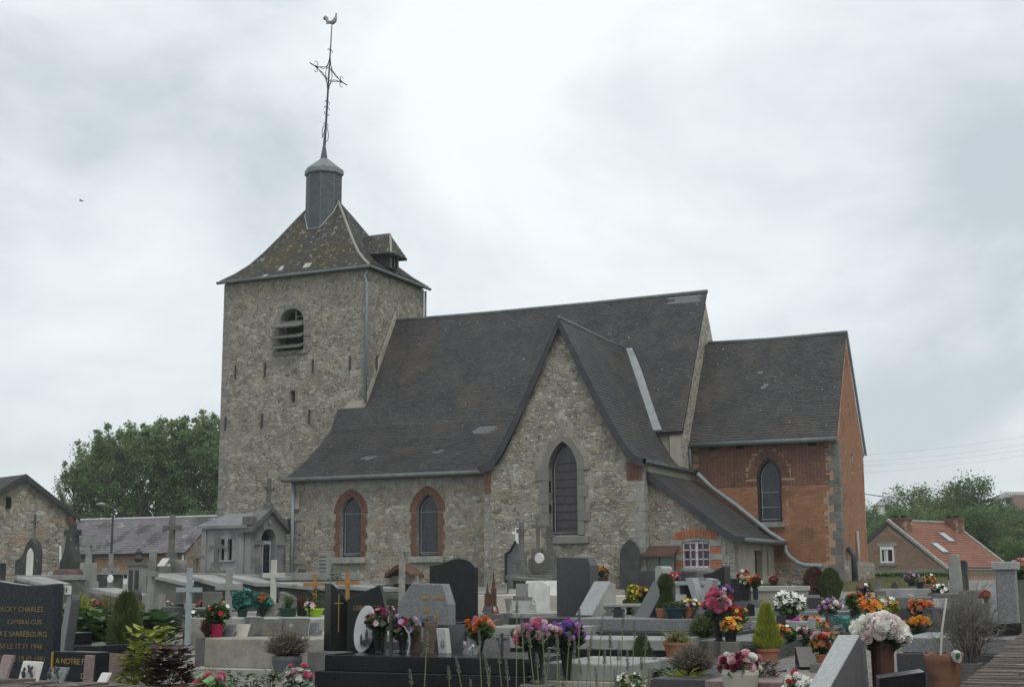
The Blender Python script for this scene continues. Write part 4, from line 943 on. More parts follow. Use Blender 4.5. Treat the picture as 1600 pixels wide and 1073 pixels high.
fw_.build('frame', M_white, g); lb(MB(), wm[0], wm[1]-wh_/2-.1, .06, ww+.3, .1, .16).build('sill', M_limestone, g); lb(MB(), wm[0], wm[1]+wh_/2+.12, .03, ww+.5, .22, .08).build('lintel', M_limestone, g)
cur = mat('curtain', (.5, .5, .48)); lb(MB(), wm[0]-ww*.18, wm[1]-.1, .022, ww*.16, wh_*.75, .01).build('curtain', cur, g)
def chim(u, rr, w, d, ztop, zbot):
    c = MB(); c.box(O+e_*u+r_*rr+Z*(ztop+zbot)/2, (w, d, ztop-zbot), .4, rot); o = c.build('chimney', M_bmortar, root)
    for fu, fd, n_, wd in ((e_, -d/2, -r_, w), (r_, w/2, e_, d)):
        base = O+e_*u+r_*rr+(-r_*d/2 if n_ == -r_ else e_*w/2); base.z = 0
        brickwork(o, [(-wd/2+.01, zbot), (wd/2-.01, zbot), (wd/2-.01, ztop), (-wd/2+.01, ztop)], [], base, m=M_brick_s, U=fu, W=Z, Nn=n_, bl=.3, bh=.1, gap=.016, h=.01)
    MB().box(O+e_*u+r_*rr+Z*(ztop+.06), (w+.16, d+.16, .12), .5, rot).build('chimney_cap', M_brick_d, o)
    for k in (-1, 1): MB().box(O+e_*u+r_*(rr)+e_*k*w*.24+Z*(ztop+.16), (.24, .24, .2), .5, rot).build('chimney_pot', M_dark, o)
chim(.35, .75, 1.25, .8, P.z+.12, P.z-1.4); chim(.35, dep-.4, 1.15, .8, P.z+.25, P.z-1.4)
k_ = (P.z-ze)/hw
nv = (e_*k_+Z).normalized()
for (u0, u1, v0, v1) in ((1469, 1489, 832, 847), (1457, 1480, 848, 864)):
    a, c = ray_plane(u0, v0, P+nv*.07, nv), ray_plane(u1, v1, P+nv*.07, nv); ctr = (a+c)/2; dn = (e_-Z*k_).normalized()
    rm = Matrix((r_, dn, nv)).transposed(); L_ = abs((c-a).dot(dn))
    f = MB().box(ctr, (.75, L_, .1), .5, rm).build('skylight', M_zinc, rf[1]); MB().box(ctr+nv*.035, (.58, L_-.2, .06), .5, rm).build('pane', mat('sky_pane', (.33, .35, .37), (.4, .42, .44), rough=.25, spec=.5), f)
MB().tube([P+Z*.1-r_*.05, P+Z*.1+r_*dep], .1, 6).build('ridge_cap', M_limestone, rf[1])
for rr in (-.02, dep+.02):
    MB().tube([O+e_*(hw+.15)+r_*rr+Z*(ze-.08), O+r_*rr+Z*(P.z+.12)], .12, 5).build('verge_coping', M_limestone, rf[1])
MB().tube([O+e_*(hw+.2)+Z*(ze-.1), O+e_*(hw+.2)+r_*dep+Z*(ze-.1)], .09, 6).build('gutter', M_zinc, root)
finish(root)
# ---------------- far houses on the hillside
def far_house(name, label, x0, x1, ye, yr, yb, t, m, rm, hip=0):
    p0, p1 = at_t(x0, ye, t), at_t(x1, ye, t); W = (p1-p0).dot(RH); h = ye; zE = p0.z; zR = zpx(yr, t); zB = zpx(yb, t)
    root = thing(name, label, 'house', (p0.x, p0.y, zB)); D = W*.6
    M3 = Matrix((RH, FH, Z)).transposed(); T = lambda u, v, z: RH*u+FH*v+Z*(z-zB)
    MB().add([T(0, 0, zB-14), T(W, 0, zB-14), T(W, D, zB-14), T(0, D, zB-14), T(0, 0, zE), T(W, 0, zE), T(W, D, zE), T(0, D, zE)], [(3, 2, 1, 0), (0, 1, 5, 4), (1, 2, 6, 5), (2, 3, 7, 6), (3, 0, 4, 7), (4, 5, 6, 7)]).build('wall', m, root)
    o = .3; MB().add([T(-o, -o, zE), T(W+o, -o, zE), T(W+o, D+o, zE), T(-o, D+o, zE), T(hip, D/2, zR), T(W-hip, D/2, zR)], [(0, 1, 5, 4), (1, 2, 5), (2, 3, 4, 5), (3, 0, 4), (3, 2, 1, 0)]).build('roof', rm, root)
    for k in range(max(1, int(W/3))):
        u = W*(k+.5)/max(1, int(W/3)); c = T(u, -.03, zE-(zE-zB)*.45); MB().box(c, (.9, .9, 1.1), .5).build('window', M_dark, root)
    return root
M_fw = mat('far_white_wall', (.5, .5, .48), (.58, .58, .56)); M_fr = mat('far_grey_roof', (.2, .2, .21), (.28, .28, .29)); M_frr = mat('far_red_brick', (.12, .075, .062), (.17, .105, .085))
far_house('far_white_house', 'small white house on the hillside between chancel and tree', 1372, 1404, 789, 780, 800, 230, M_fw, M_fr, 1)
far_house('far_long_house', 'long pale house with flat grey roof on the far right hilltop', 1560, 1625, 778, 770, 790, 240, M_fw, M_fr, 2)
far_house('far_red_house', 'dark red brick house at the far right above the trees', 1588, 1630, 800, 775, 812, 200, M_frr, M_frr, 0)
# ---------------- street lamp, wires, bird
b = gnd(172, 62); zt = zpx(790, 62); sx = mpp(62)
lamp = thing('street_lamp', 'tall thin street lamp with a curved arm left of the church', 'street lamp', b)
h = zt-b.z
MB().lathe([(.07, 0), (.055, h*.6), (.04, h)], 8).build('pole', M_iron, lamp)
mb = MB().tube([Vector((0, 0, h-.05)), Vector((0, 0, h+.0))-RH*.12, Vector((0, 0, h+.14))-RH*.4], .025, 6); mb.build('arm', M_zinc, lamp)
MB().tube([Vector((0, 0, h+.14))-RH*.38, Vector((0, 0, h+.17))-RH*.55, Vector((0, 0, h+.15))-RH*.75], [.04, .065, .03], 8).build('lamp_head', mat('lamp_grey', (.3, .31, .31)), lamp)
for i, (ya, yb_, lab) in enumerate([(710, 681, 'highest'), (720, 694, 'second highest'), (727, 702, 'third'), (737, 711, 'fourth')]):
    a, c = at_t(1300, ya+3, 170), at_t(1640, yb_-6, 150); pts = []
    for k in range(13): f = k/12; p = a.lerp(c, f); p.z -= 1.2*4*f*(1-f)*.35; pts.append(p)
    o = MB().tube(pts, .009, 4).build('overhead_wire', mat('wire_grey', (.22, .23, .24))); tag(o, lab+' of the thin overhead wires right of the chancel', 'wire', 'overhead wires right of the church')
a, c = at_t(1340, 770, 95), at_t(1425, 779, 110)
tag(MB().tube([a, a.lerp(c, .5)-Z*.06, c], .03, 4).build('overhead_wire', M_iron), 'thick dark cable running low from the chancel corner to the trees', 'wire', 'overhead wires right of the church')
b = at_t(127, 314, 60); bird = thing('flying_bird', 'small dark bird flying in the sky left of the tower', 'bird', b)
mb = MB().tube([(-.09, 0, .0), (-.04, 0, .012), (.03, 0, .012), (.085, 0, .0), (.10, 0, -.004)], [.006, .022, .026, .014, .003], 6)
for s in (-1, 1): mb.add([(.03, 0, .015), (-.03, 0, .015), (-.06, s*.17, .055), (-.02, s*.12, .05), (.03, 0, .008), (-.03, 0, .008)], [(0, 1, 2, 3), (3, 2, 5, 4)])
mb.build('body', M_dark, bird); bird.rotation_euler = (0, 0, .5)
# ---------------- hedge by the brick house
def hedge(label, x0, x1, ytop, t, dep, m, n):
    a, c = gnd(x0, t), gnd(x1, t); root = thing('hedge', label, 'hedge', a); d = c-a; h = zpx(ytop, t)-a.z
    pts = []
    for _ in range(n):
        u, v, w_ = random.random(), random.random(), random.random()
        if random.random() < .6: v = random.choice((0, 1))*.9+.05
        else: w_ = 1
        p = d*u+FH*v*dep; pts.append((p+Z*(w_*h*(.93+.1*mnoise.noise(p*1.5))), random.uniform(.1, .9)))
    mb = MB(); leaves(mb, pts, .12); mb.build('foliage', m, root, kind='stuff')
    MB().add([FH*.1, d+FH*.1, d+FH*(dep-.1), FH*(dep-.1)]+[p+Z*h*.85 for p in (FH*.1, d+FH*.1, d+FH*(dep-.1), FH*(dep-.1))], [(0, 1, 5, 4), (1, 2, 6, 5), (2, 3, 7, 6), (3, 0, 4, 7), (4, 5, 6, 7)]).build('branch_core', M_leafd, root)
hedge('low clipped green hedge along the brick house', 1340, 1490, 897, 66, 1, M_leafm, 5000)
# ================================================================== CEMETERY: builders
def GR(name, c1, c2, g=.35, rough=.22, gs=120, **k): return mat(name, c1, c2, rough=rough, scale=30, grain=g, gscale=gs, spec=k.pop('sp', .5), **k)
G_black = GR('black_granite', (.007, .008, .010), (.015, .016, .019), .12, .2, sp=.25)
G_blue = GR('blue_black_granite', (.008, .012, .017), (.024, .032, .040), .3, .24, 90, sp=.25)
G_dark = GR('dark_grey_granite', (.026, .028, .031), (.052, .054, .058), .3, .3)
WASH = [((.075, .075, .07), 2.6, .58, .12, .45), ((.3, .3, .28), 7, .66, .03, .3)]
G_mid = GR('grey_granite', (.13, .135, .14), (.20, .205, .21), .4, .4, 80, stains=WASH)
G_light = GR('light_grey_granite', (.27, .28, .28), (.36, .37, .37), .3, .45, 80, stains=[((.16, .16, .15), 2.4, .6, .12, .45)])
G_pink = GR('pink_granite', (.16, .10, .09), (.26, .18, .165), .35, .35)
G_red = GR('red_granite', (.075, .04, .033), (.14, .08, .066), .3, .3)
G_green = GR('green_black_granite', (.007, .009, .0085), (.015, .019, .017), .15, .25, sp=.2)
M_marble = mat('white_marble', (.46, .46, .43), (.60, .60, .57), rough=.45, scale=4, stains=[((.28, .28, .25), 3, .6, .1, .5)])
M_cream = mat('cream_stone', (.40, .375, .32), (.52, .49, .43), rough=.8, scale=3, stains=[((.27, .25, .21), 1.5, .6, .06, .4)])
M_conc = mat('concrete', (.235, .225, .19), (.33, .315, .27), rough=.9, scale=2, detail=7, bump=.4, stains=[((.15, .14, .115), 1.6, .56, .1, .6), ((.10, .095, .085), 14, .67, .03, .6)])
M_conc_l = mat('pale_concrete', (.26, .26, .235), (.36, .36, .33), rough=.9, scale=2, detail=7, bump=.3, stains=[((.2, .2, .18), 2.1, .6, .06, .5)])
M_old = mat('old_tombstone', (.085, .085, .078), (.17, .17, .155), rough=.9, scale=3, detail=7, bump=.5, stains=[((.045, .045, .042), 1.5, .55, .1, .7), ((.36, .35, .29), 6, .64, .03, .7), ((.20, .17, .07), 4, .66, .04, .5)])
M_oldl = mat('pale_tombstone', (.17, .175, .165), (.27, .275, .255), rough=.9, scale=3, detail=7, bump=.4, stains=[((.09, .09, .085), 1.7, .55, .1, .6), ((.45, .45, .42), 8, .66, .03, .6)])
M_oldd = mat('dark_tombstone', (.028, .029, .030), (.068, .068, .066), rough=.8, scale=3, detail=6, bump=.4, stains=[((.25, .25, .22), 6, .66, .03, .6)])
M_lid = mat('tomb_lid', (.19, .195, .19), (.31, .315, .30), rough=.75, scale=2.5, detail=7, bump=.3, stains=[((.13, .13, .12), 2.3, .58, .06, .6)])
M_gold = mat('gold_lettering', (.30, .19, .055), (.38, .25, .085), rough=.45, spec=.5, metal=.3)
M_goldd = mat('dull_gold_lettering', (.17, .125, .06), (.22, .165, .08), rough=.5)
M_orwood = mat('orange_varnished_wood', (.23, .115, .04), (.31, .165, .06), rough=.5, scale=8, bump=.2)
M_wwood = mat('weathered_wood', (.17, .165, .15), (.30, .29, .265), rough=.9, scale=10, bump=.4)
M_pwood = mat('pale_painted_wood', (.38, .37, .32), (.47, .46, .40), rough=.8, scale=8, bump=.2)
M_bmetal = mat('blue_grey_painted_metal', (.22, .255, .275), (.30, .335, .35), rough=.5, scale=6)
M_rust = mat('rusty_iron', (.055, .028, .020), (.115, .055, .036), rough=.85, scale=9, bump=.3)
M_terra = mat('terracotta', (.22, .09, .05), (.32, .145, .085), rough=.85, scale=5, bump=.2)
M_bpl = mat('black_plastic', (.012, .012, .013), (.02, .02, .021), rough=.35)
M_gpot = mat('green_plastic', (.012, .045, .032), (.02, .065, .045), rough=.4)
M_zpot = mat('dull_zinc_pot', (.085, .095, .105), (.14, .15, .16), rough=.6, scale=6)
M_greyp = mat('grey_vase', (.12, .13, .15), (.17, .18, .2), rough=.5)
def prof(kind, W, H):
    h = W/2; c = math.cos; s = math.sin; pi = math.pi
    if kind == 'flat': return [(-h, 0), (h, 0), (h, H), (-h, H)]
    if kind == 'arch': r = h; return [(-h, 0), (h, 0)]+[(h*c(pi*k/12), H-r*.5+r*.5*s(pi*k/12)) for k in range(13)]
    if kind == 'round': return [(-h, 0), (h, 0)]+[(h*c(pi*k/12), H-h+h*s(pi*k/12)) for k in range(13)]
    if kind == 'gothic': return [(p[0], p[1]) for p in lancet(0, 0, H-W*.85, h, 6)]
    if kind == 'oval': return [(h*c(2*pi*k/28), H/2+H/2*s(2*pi*k/28)) for k in range(28)]
    if kind == 'wave': return [(-h, 0), (h, 0), (h, H*.86), (h*.86, H*.93), (h*.62, H*.98), (h*.3, H), (0, H*.985), (-h*.3, H*.945), (-h*.65, H*.90), (-h, H*.885)]
    if kind == 'swoop': return [(-h, 0), (h, 0), (h, H*.965), (h*.7, H*.95), (h*.35, H*.948), (0, H*.965), (-h*.4, H*.995), (-h, H)]
    if kind == 'octa': return [(-h, 0), (h, 0), (h, H*.68), (h*.76, H*.985), (-h*.42, H), (-h, H*.70)]
    if kind == 'peak': return [(-h, 0), (h, 0), (h, H*.8), (0, H), (-h, H*.8)]
    if kind == 'slantR': return [(-h, 0), (h, 0), (h, H), (-h*.2, H*.84), (-h, H*.8)]
    if kind == 'riseR': return [(-h, 0), (h, 0), (h*1.1, H*.6), (h*.75, H), (-h, H*.78)]
    if kind == 'slantL': return [(-h, 0), (h, 0), (h, H*.72), (h*.3, H*.86), (-h, H)]
    if kind == 'notch': return [(-h, 0), (h, 0), (h, H*.86), (h*.86, H*.98), (-h, H)]
    if kind == 'shoulder': return [(-h, 0), (h, 0), (h, H*.55), (h*.75, H*.62), (h*.5, H*.75), (h*.35, H), (-h*.35, H), (-h*.5, H*.75), (-h*.75, H*.62), (-h, H*.55)]
    if kind == 'taper': return [(-h, 0), (h, 0), (h*.7, H*.95), (h*.3, H), (-h*.5, H*.98), (-h*.72, H*.93)]
    if kind == 'scroll': return [(-h, 0), (h, 0), (h, H*.35), (h*.8, H*.62), (h*.45, H*.7), (h*.25, H*.95), (0, H), (-h*.25, H*.95), (-h*.45, H*.7), (-h*.8, H*.62), (-h, H*.35)]
CA_ = math.cos(YAW)
def upright(mb, kind, W, H, th, O=(0, 0, 0), lean=0., tone=.5):
    """a standing slab: front (south) face at y = -th/2; lean tips its top to the north"""
    b0 = len(mb.v); mb.prism(prof(kind, W, H), (0, -th/2, 0), X, Z, -Y, th, tone)
    O = Vector(O)
    for i in range(b0, len(mb.v)): x, y, z = mb.v[i]; mb.v[i] = (x+O.x, y+z*lean+O.y, z+O.z)
    return mb
def headstone(label, x0, x1, ytop, t, kind, m, th=.12, rz=0., lean=0., base=None, slab=None, z0=None, name='headstone', cat='headstone', group=None, b=None, bev=.008, pf=None):
    """x0,x1,ytop: its outline in the photograph; base = (extra width, height, material); slab = (length, height, material)"""
    if b is None: b = gnd((x0+x1)/2, t)
    if z0 is not None: b = Vector((b.x, b.y, z0))
    W = (x1-x0)*mpp(t)/abs(math.cos(rz-YAW)); H = zpx(ytop, t)-b.z
    r = thing(name, label, cat, b, rz, group); zb = 0
    if base: zb = base[1]; MB().box((0, 0, zb/2-.05), (W+base[0], th+.14, zb+.1)).build('plinth', base[2], r, bevel=.006)
    if slab:
        L_, sh, sm = slab; MB().box((0, -L_/2-th/2-.03, sh/2-.06), (W+.25, L_, sh+.12)).build('slab', sm, r, bevel=.008)
    o = upright(MB(), kind, W, H-zb, th, (0, 0, zb), lean).build('stone', m, r, bevel=bev)
    return r, o, b, W, H
def latin(mb, H, arm, zarm, th, w, O=(0, 0, 0), flare=0.):
    O = Vector(O); mb.box(O+Z*H/2, (w, th, H))
    mb.box(O+Z*zarm, (arm*2, th*.96, w*.96)) if not flare else None
    if flare:
        for s in (-1, 1): mb.prism([(s*w*.4, zarm-w*.4), (s*arm, zarm-w*.4*(1+flare)), (s*arm, zarm+w*.4*(1+flare)), (s*w*.4, zarm+w*.4)], O-Y*th*.48, X, Z, -Y, th*.96)
    return mb
def cross_on(label, x, ytop, t, yarm, armpx, wpx, m, thick=None, base=None, name='grave_cross', group=None, rz=0., lean=(0, 0), flare=0., b=None, z0=None, cat='cross'):
    b = gnd(x, t) if b is None else b
    if z0 is not None: b.z = z0
    H = zpx(ytop, t)-b.z; w = wpx*mpp(t); arm = armpx*mpp(t)/abs(math.cos(rz-YAW)); za = zpx(yarm, t)-b.z
    r = thing(name, label, cat, b, rz, group); th = thick or w*.8
    MB().box((0, 0, H/2-.05), (w, th, H+.1)).build('upright', m, r, bevel=w*.06)
    a = MB()
    if flare:
        for s in (-1, 1): a.prism([(s*w*.3, za-w*.4), (s*arm, za-w*.4*(1+flare)), (s*arm, za+w*.4*(1+flare)), (s*w*.3, za+w*.4)], -Y*th*.55, X, Z, -Y, th*1.1)
    else: a.box((0, 0, za), (arm*2, th*1.08, w*.92))
    a.build('arm', m, r, bevel=w*.06)
    if base: 
        for k, (bw, bd, bh, bz, bm) in enumerate(base): MB().box((0, 0, bz+bh/2), (bw, bd, bh), taper=(.94, .94)).build('base', bm, r, bevel=.01)
    r.rotation_euler = (lean[0], lean[1], rz)
    return r
def slab_tomb(label, b, W, L_, layers, rz=0., name='grave', cat='grave', group=None, kerb=None):
    """b: its front left corner on the ground; W along x, L_ away to the north; layers = [(inset, height, material)] bottom up"""
    r = thing(name, label, cat, b, rz, group); z = -.12
    for i, (ins, h, m) in enumerate(layers):
        hh = h+(.12 if i == 0 else 0)
        MB().box((W/2, L_/2, z+hh/2), (W-2*ins, L_-2*ins, hh)).build('plinth' if i < len(layers)-1 else 'slab', m, r, bevel=.008); z += hh
    return r, b.z+z
def text(parent, s, size, loc, m, up=Z, right=X, name='lettering'):
    cu = bpy.data.curves.new(name, 'FONT'); cu.body = s; cu.size = size; cu.extrude = .0015; cu.align_x = 'CENTER'; cu.resolution_u = 2
    to = bpy.data.objects.new('tmp', cu); me = bpy.data.meshes.new_from_object(to); bpy.data.objects.remove(to)
    me.materials.clear(); me.materials.append(m); o = link(name, me, parent)
    n_ = Vector(right).cross(Vector(up)); M3 = Matrix((Vector(right), Vector(up), n_)).transposed().to_4x4(); M3.translation = Vector(loc); o.matrix_local = M3
    o['kind'] = 'stuff'; return o
def plaque(label, x0, x1, ytop, ybot, z, m, back=.4, th=.03, rz=0., group='plaques on the graves', kind='flat', name='memorial_plaque', t=None, edge_m=None, prop=True):
    """a tilted memorial tablet standing on a slab at height z"""
    b = at_z((x0+x1)/2, ybot, z) if t is None else at_t((x0+x1)/2, ybot, t); tt_ = b.x*FH.x+b.y*FH.y
    W = (x1-x0)*mpp(tt_)/abs(math.cos(rz-YAW)); H = (ybot-ytop)*mpp(tt_)*1.02
    r = thing(name, label, 'plaque', b, rz, group)
    upright(MB(), kind, W, H, th, (0, 0, .0), back).build('tablet', m, r, bevel=.004)
    if prop: MB().box((0, H*back*.5+.06, .03), (W*.6, .1+H*back*.4, .06)).build('foot', edge_m or m, r)
    return r
# ---------------- plants and bouquets
def leafmat(n, a, b): return mat(n, a, b, tone=.85, rough=.55, spec=.3, leaf=.25)
F_dg = leafmat('dark_foliage', (.010, .028, .010), (.045, .085, .03)); F_g = leafmat('green_foliage', (.02, .05, .014), (.085, .15, .045))
F_ly = leafmat('lime_foliage', (.13, .17, .018), (.33, .36, .05)); F_yg = leafmat('yellow_green_foliage', (.10, .15, .02), (.38, .38, .07))
F_teal = leafmat('teal_silk_foliage', (.02, .12, .10), (.09, .28, .23)); F_pur = leafmat('purple_foliage', (.018, .008, .010), (.075, .034, .038))
F_dry = leafmat('dry_heather', (.085, .07, .052), (.21, .18, .145)); F_dead = leafmat('dead_grey_twig', (.13, .122, .11), (.25, .24, .22))
F_red = leafmat('reddish_shrub', (.045, .02, .014), (.13, .06, .035)); F_jun = leafmat('juniper', (.025, .045, .012), (.10, .13, .04)); F_cy = leafmat('cypress', (.018, .035, .010), (.075, .11, .032))
F_gr = leafmat('short_grass', (.045, .075, .018), (.13, .18, .05)); F_hay = leafmat('dry_grass', (.11, .11, .045), (.24, .23, .11)); F_lav = leafmat('lavender_stem', (.11, .15, .07), (.25, .30, .16)); F_lavh = leafmat('lavender_spike', (.085, .095, .08), (.19, .20, .17))
def bloommat(n, c, k=.72): return mat('bloom_'+n, tuple(v*k for v in c), c, tone=.85, rough=.6, spec=.2, leaf=.2)
B = {n: bloommat(n, c) for n, c in dict(pink=(.62, .16, .26), pale=(.72, .50, .52), white=(.86, .86, .80), red=(.50, .03, .045), mag=(.45, .03, .17), orange=(.72, .20, .035), yellow=(.70, .48, .05), purple=(.22, .09, .42), mauve=(.45, .25, .50), salmon=(.70, .34, .22), cream=(.70, .60, .44), wine=(.22, .035, .07), blue=(.13, .11, .42), peony=(.82, .72, .69), fuchsia=(.50, .07, .34), rosy=(.60, .28, .36), gold=(.68, .33, .03), aqua=(.08, .34, .30)).items()}
_bl = {}
def bloom_mesh(kind, col):
    if (kind, col) in _bl: return _bl[kind, col]
    mb = MB(); rnd = random.Random(kind)
    def petal(a, r0, r1, z0, z1, w, tn, cup=.2):
        u = Vector((math.cos(a), math.sin(a), 0)); v = Vector((-u.y, u.x, 0))
        p = [u*r0+Z*z0-v*w*.4, u*r0+Z*z0+v*w*.4, u*(r0+r1)*.55+Z*((z0+z1)/2-cup*.1)+v*w*.62, u*r1+Z*z1+v*w*.32, u*r1+Z*z1-v*w*.32, u*(r0+r1)*.55+Z*((z0+z1)/2-cup*.1)-v*w*.62]
        mb.add(p, [(0, 1, 2, 5), (5, 2, 3, 4)], tn)
    if kind == 'rose':
        for ring, (n, r0, r1, z0, z1, w) in enumerate([(6, .1, .5, -.25, .02, .5), (6, .1, .46, -.15, .2, .45), (5, .06, .34, -.05, .33, .36), (4, .03, .2, .05, .4, .26), (3, .0, .1, .1, .43, .16)]):
            for k in range(n): petal(6.283*(k+.5*(ring & 1))/n, r0, r1, z0, z1, w, .25+.15*ring+rnd.uniform(-.12, .12))
    elif kind == 'pom':
        for k in range(34):
            z = 1-2*(k+.5)/34*.8; a = k*2.4; q = math.sqrt(max(0, 1-z*z)); u = Vector((math.cos(a)*q, math.sin(a)*q, z)); v = u.orthogonal().normalized(); w_ = u.cross(v)
            c = u*.36; mb.add([c-v*.15, c+w_*.15+u*.12, c+v*.15, c-w_*.15+u*.1], [(0, 1, 2, 3)], rnd.uniform(.15, .95))
    elif kind == 'lily':
        for k in range(6): petal(6.283*k/6, .04, .55, 0, .18, .26, rnd.uniform(.4, .95))
        for k in range(3): petal(2.1*k+.4, .0, .16, .05, .3, .08, .2)
    else:
        for k in range(7): petal(6.283*k/7, .06, .5, 0, .06+.05*(k & 1), .3, rnd.uniform(.35, .95))
        mb.lathe([(.12, .02), (.09, .1), (.01, .13)], 6, tone=.05)
    _bl[kind, col] = mb.mesh('bloom_%s' % kind, B[col]); return _bl[kind, col]
def vase_mesh(kind, r, h):
    P_ = dict(vase=[(.55, 0), (.6, .03), (.42, .1), (.5, .3), (.78, .75), (.95, 1), (.85, 1), (.7, .8)], pot=[(.72, 0), (.92, .82), (1, .82), (1, 1), (.88, 1), (.85, .86)], bowl=[(.6, 0), (.86, .8), (1, .85), (1, 1), (.92, 1), (.85, .85)], cup=[(.55, 0), (.85, .45), (1, .85), (.97, 1), (.9, 1), (.85, .85)], tube=[(.9, 0), (.95, 1), (.85, 1), (.8, .9)])[kind]
    return MB().lathe([(a*r, b_*h) for a, b_ in P_], 20)
def bouquet(label, base, vase, blooms, H, R_, fol=F_g, nf=160, leaf=.05, name='flower_bouquet', cat='flowers', group='flowers on the graves', squash=.8, lift=.0, rz=0., up=.35):
    """vase = (kind, radius, height, material) or None; blooms = [(kind, colour, count, size)] spread over a dome of radius R_ with its top at H"""
    r = thing(name, label, cat, base, rz, group); vh = 0; R_ *= .87; H *= .95
    if vase: vh = vase[2]; vase_mesh(vase[0], vase[1], vh).build('pot' if vase[0] in ('pot', 'bowl') else 'vase', vase[3], r, smooth=False)
    c = Vector((0, 0, max(vh+R_*.12, H-R_*squash)+lift)); R3 = Vector((R_, R_, min(R_*squash, max(.04, H-c.z))))
    if nf:
        pts = []; nf = int(nf*1.6)
        for _ in range(nf):
            d = Vector([random.gauss(0, 1) for _ in range(3)]).normalized()*random.random()**.3
            pts.append((c+Vector((d.x*R3.x*1.0, d.y*R3.y*1.0, d.z*R3.z*.95-R3.z*.15)), random.uniform(.1, .9)))
        for _ in range(nf//5): pts.append((Vector((random.gauss(0, R_*.25), random.gauss(0, R_*.25), random.uniform(vh*.9, c.z))), random.uniform(.1, .6)))
        mb = MB(); leaves(mb, pts, leaf)
        for k in range(7): a = 6.283*k/7; mb.tube([(0, 0, vh*.6), c+Vector((math.cos(a)*R_*.4, math.sin(a)*R_*.4, 0))], .004, 4, .3)
        mb.build('foliage', fol, r, kind='stuff')
    i = 0; seq = []
    for kd, cl, n, sz in blooms: seq += [(kd, cl, sz*.86)]*max(1, int(n*1.25+.5))
    tot = len(seq); random.shuffle(seq); off = random.uniform(0, 6.28)
    for i, (kd, cl, sz) in enumerate(seq):
        z = 1-(i+.5)/tot*(1+up); a = i*2.39996+off; q = math.sqrt(max(0, 1-z*z)); d = (Vector((math.cos(a)*q, math.sin(a)*q, z))+Vector([random.gauss(0, .08) for _ in range(3)])); k = random.uniform(.62, 1.04)
        o = link('bloom', bloom_mesh(kd, cl), r, c+Vector((d.x*R3.x, d.y*R3.y, d.z*R3.z))*k, scale=sz*random.uniform(.62, 1.02))
        dd = (d+Vector((0, -.35, .25))).normalized(); o.rotation_euler = dd.to_track_quat('Z', 'Y').to_euler()
    return r
def shrub(label, base, kind, R_, H, m, n, leaf, pot=None, name='shrub', cat='shrub', group='shrubs and pot plants on the graves', lw=.36):
    r = thing(name, label, cat, base, 0, group); vh = 0
    if pot: vh = pot[2]*.92; vase_mesh(pot[0], pot[1], pot[2]).build('pot', pot[3], r)
    mb = MB(); pts = []; top = H-vh
    if kind in ('cone', 'egg', 'cyl', 'ball'):
        for _ in range(n):
            z = random.random(); a = random.uniform(0, 6.283)
            f = {'cone': (1-z)**.75*min(1, .55+z*4), 'egg': math.sin(math.pi*min(1, .12+z*.88))**.6*(1 if z < .6 else .95), 'cyl': min(1, (1-z)*5)**.5*(.8+.2*math.sin(z*9)), 'ball': math.sqrt(max(0, 1-(2*z-1)**2))}[kind]
            q = R_*f*(.72+.3*random.random()**.5)*(1+(.48 if kind != 'cyl' else .18)*mnoise.noise(Vector((math.cos(a)*1.6, math.sin(a)*1.6, z*5+base.x))))
            pts.append((Vector((math.cos(a)*q, math.sin(a)*q, vh+z*top)), .5+.4*mnoise.noise(Vector((math.cos(a)*3, math.sin(a)*3, z*7)))))
        for p, tn in pts:
            d = Vector((p.x, p.y, 0)).normalized()*.4+Vector((random.gauss(0, .25), random.gauss(0, .25), 1)); d.normalize(); s = leaf*random.uniform(.6, 1.3); v = d.orthogonal().normalized()*s*.16
            mb.add([p-v, p+v, p+d*s], [(0, 1, 2)], max(0, min(1, tn+random.gauss(0, .12))))
    elif kind == 'heather':
        for _ in range(n):
            a = random.uniform(0, 6.283); el = random.uniform(.45, 1.5); L_ = random.uniform(.6, 1.05); d = Vector((math.cos(a)*math.cos(el)*R_*1.2, math.sin(a)*math.cos(el)*R_*1.2, math.sin(el)*top))*L_
            p = Vector((d.x*.15, d.y*.15, vh)); e2 = p+d+Vector([random.gauss(0, leaf*.4) for _ in range(3)]); mid = p.lerp(e2, .55)+Z*top*.06; w_ = d.orthogonal().normalized()*leaf*.10
            mb.add([p-w_, p+w_, mid+w_, mid-w_, e2], [(0, 1, 2, 3), (3, 2, 4)], random.random())
            for _ in range(2):
                c = mid.lerp(e2, random.random()); w2 = Vector([random.gauss(0, 1) for _ in range(3)]).normalized()*leaf*.35; mb.add([c, c+w2+w_, c+w2-w_], [(0, 1, 2)], random.random())
    elif kind == 'leafy':
        for _ in range(n):
            a = random.uniform(0, 6.283); z = random.random(); q = R_*math.sqrt(random.random())*(1-.35*z); p = Vector((math.cos(a)*q, math.sin(a)*q, vh+z*top*.92+.01)); d = Vector((math.cos(a+random.gauss(0, .5)), math.sin(a+random.gauss(0, .5)), random.uniform(-.1, .9))).normalized(); s = leaf*random.uniform(.6, 1.25)
            v = d.cross(Z).normalized()*s*lw; mb.add([p, p+d*s*.45+v+Z*s*.06, p+d*s-Z*s*.14, p+d*s*.45-v+Z*s*.06], [(0, 1, 2), (0, 2, 3)], random.random())
        for k in range(6): a = k*1.05; mb.tube([(0, 0, vh*.8), (math.cos(a)*R_*.4, math.sin(a)*R_*.4, vh+top*.7)], .004, 4, .2)
    mb.build('foliage', m, r, kind='stuff'); return r
def jar(label, base, kind, r, h, m, name='vase', group=None):
    t_ = thing(name, label, 'vase', base, 0, group); vase_mesh(kind, r, h).build('body', m, t_); return t_
def P_(px, py, z): return at_z(px, py, z)
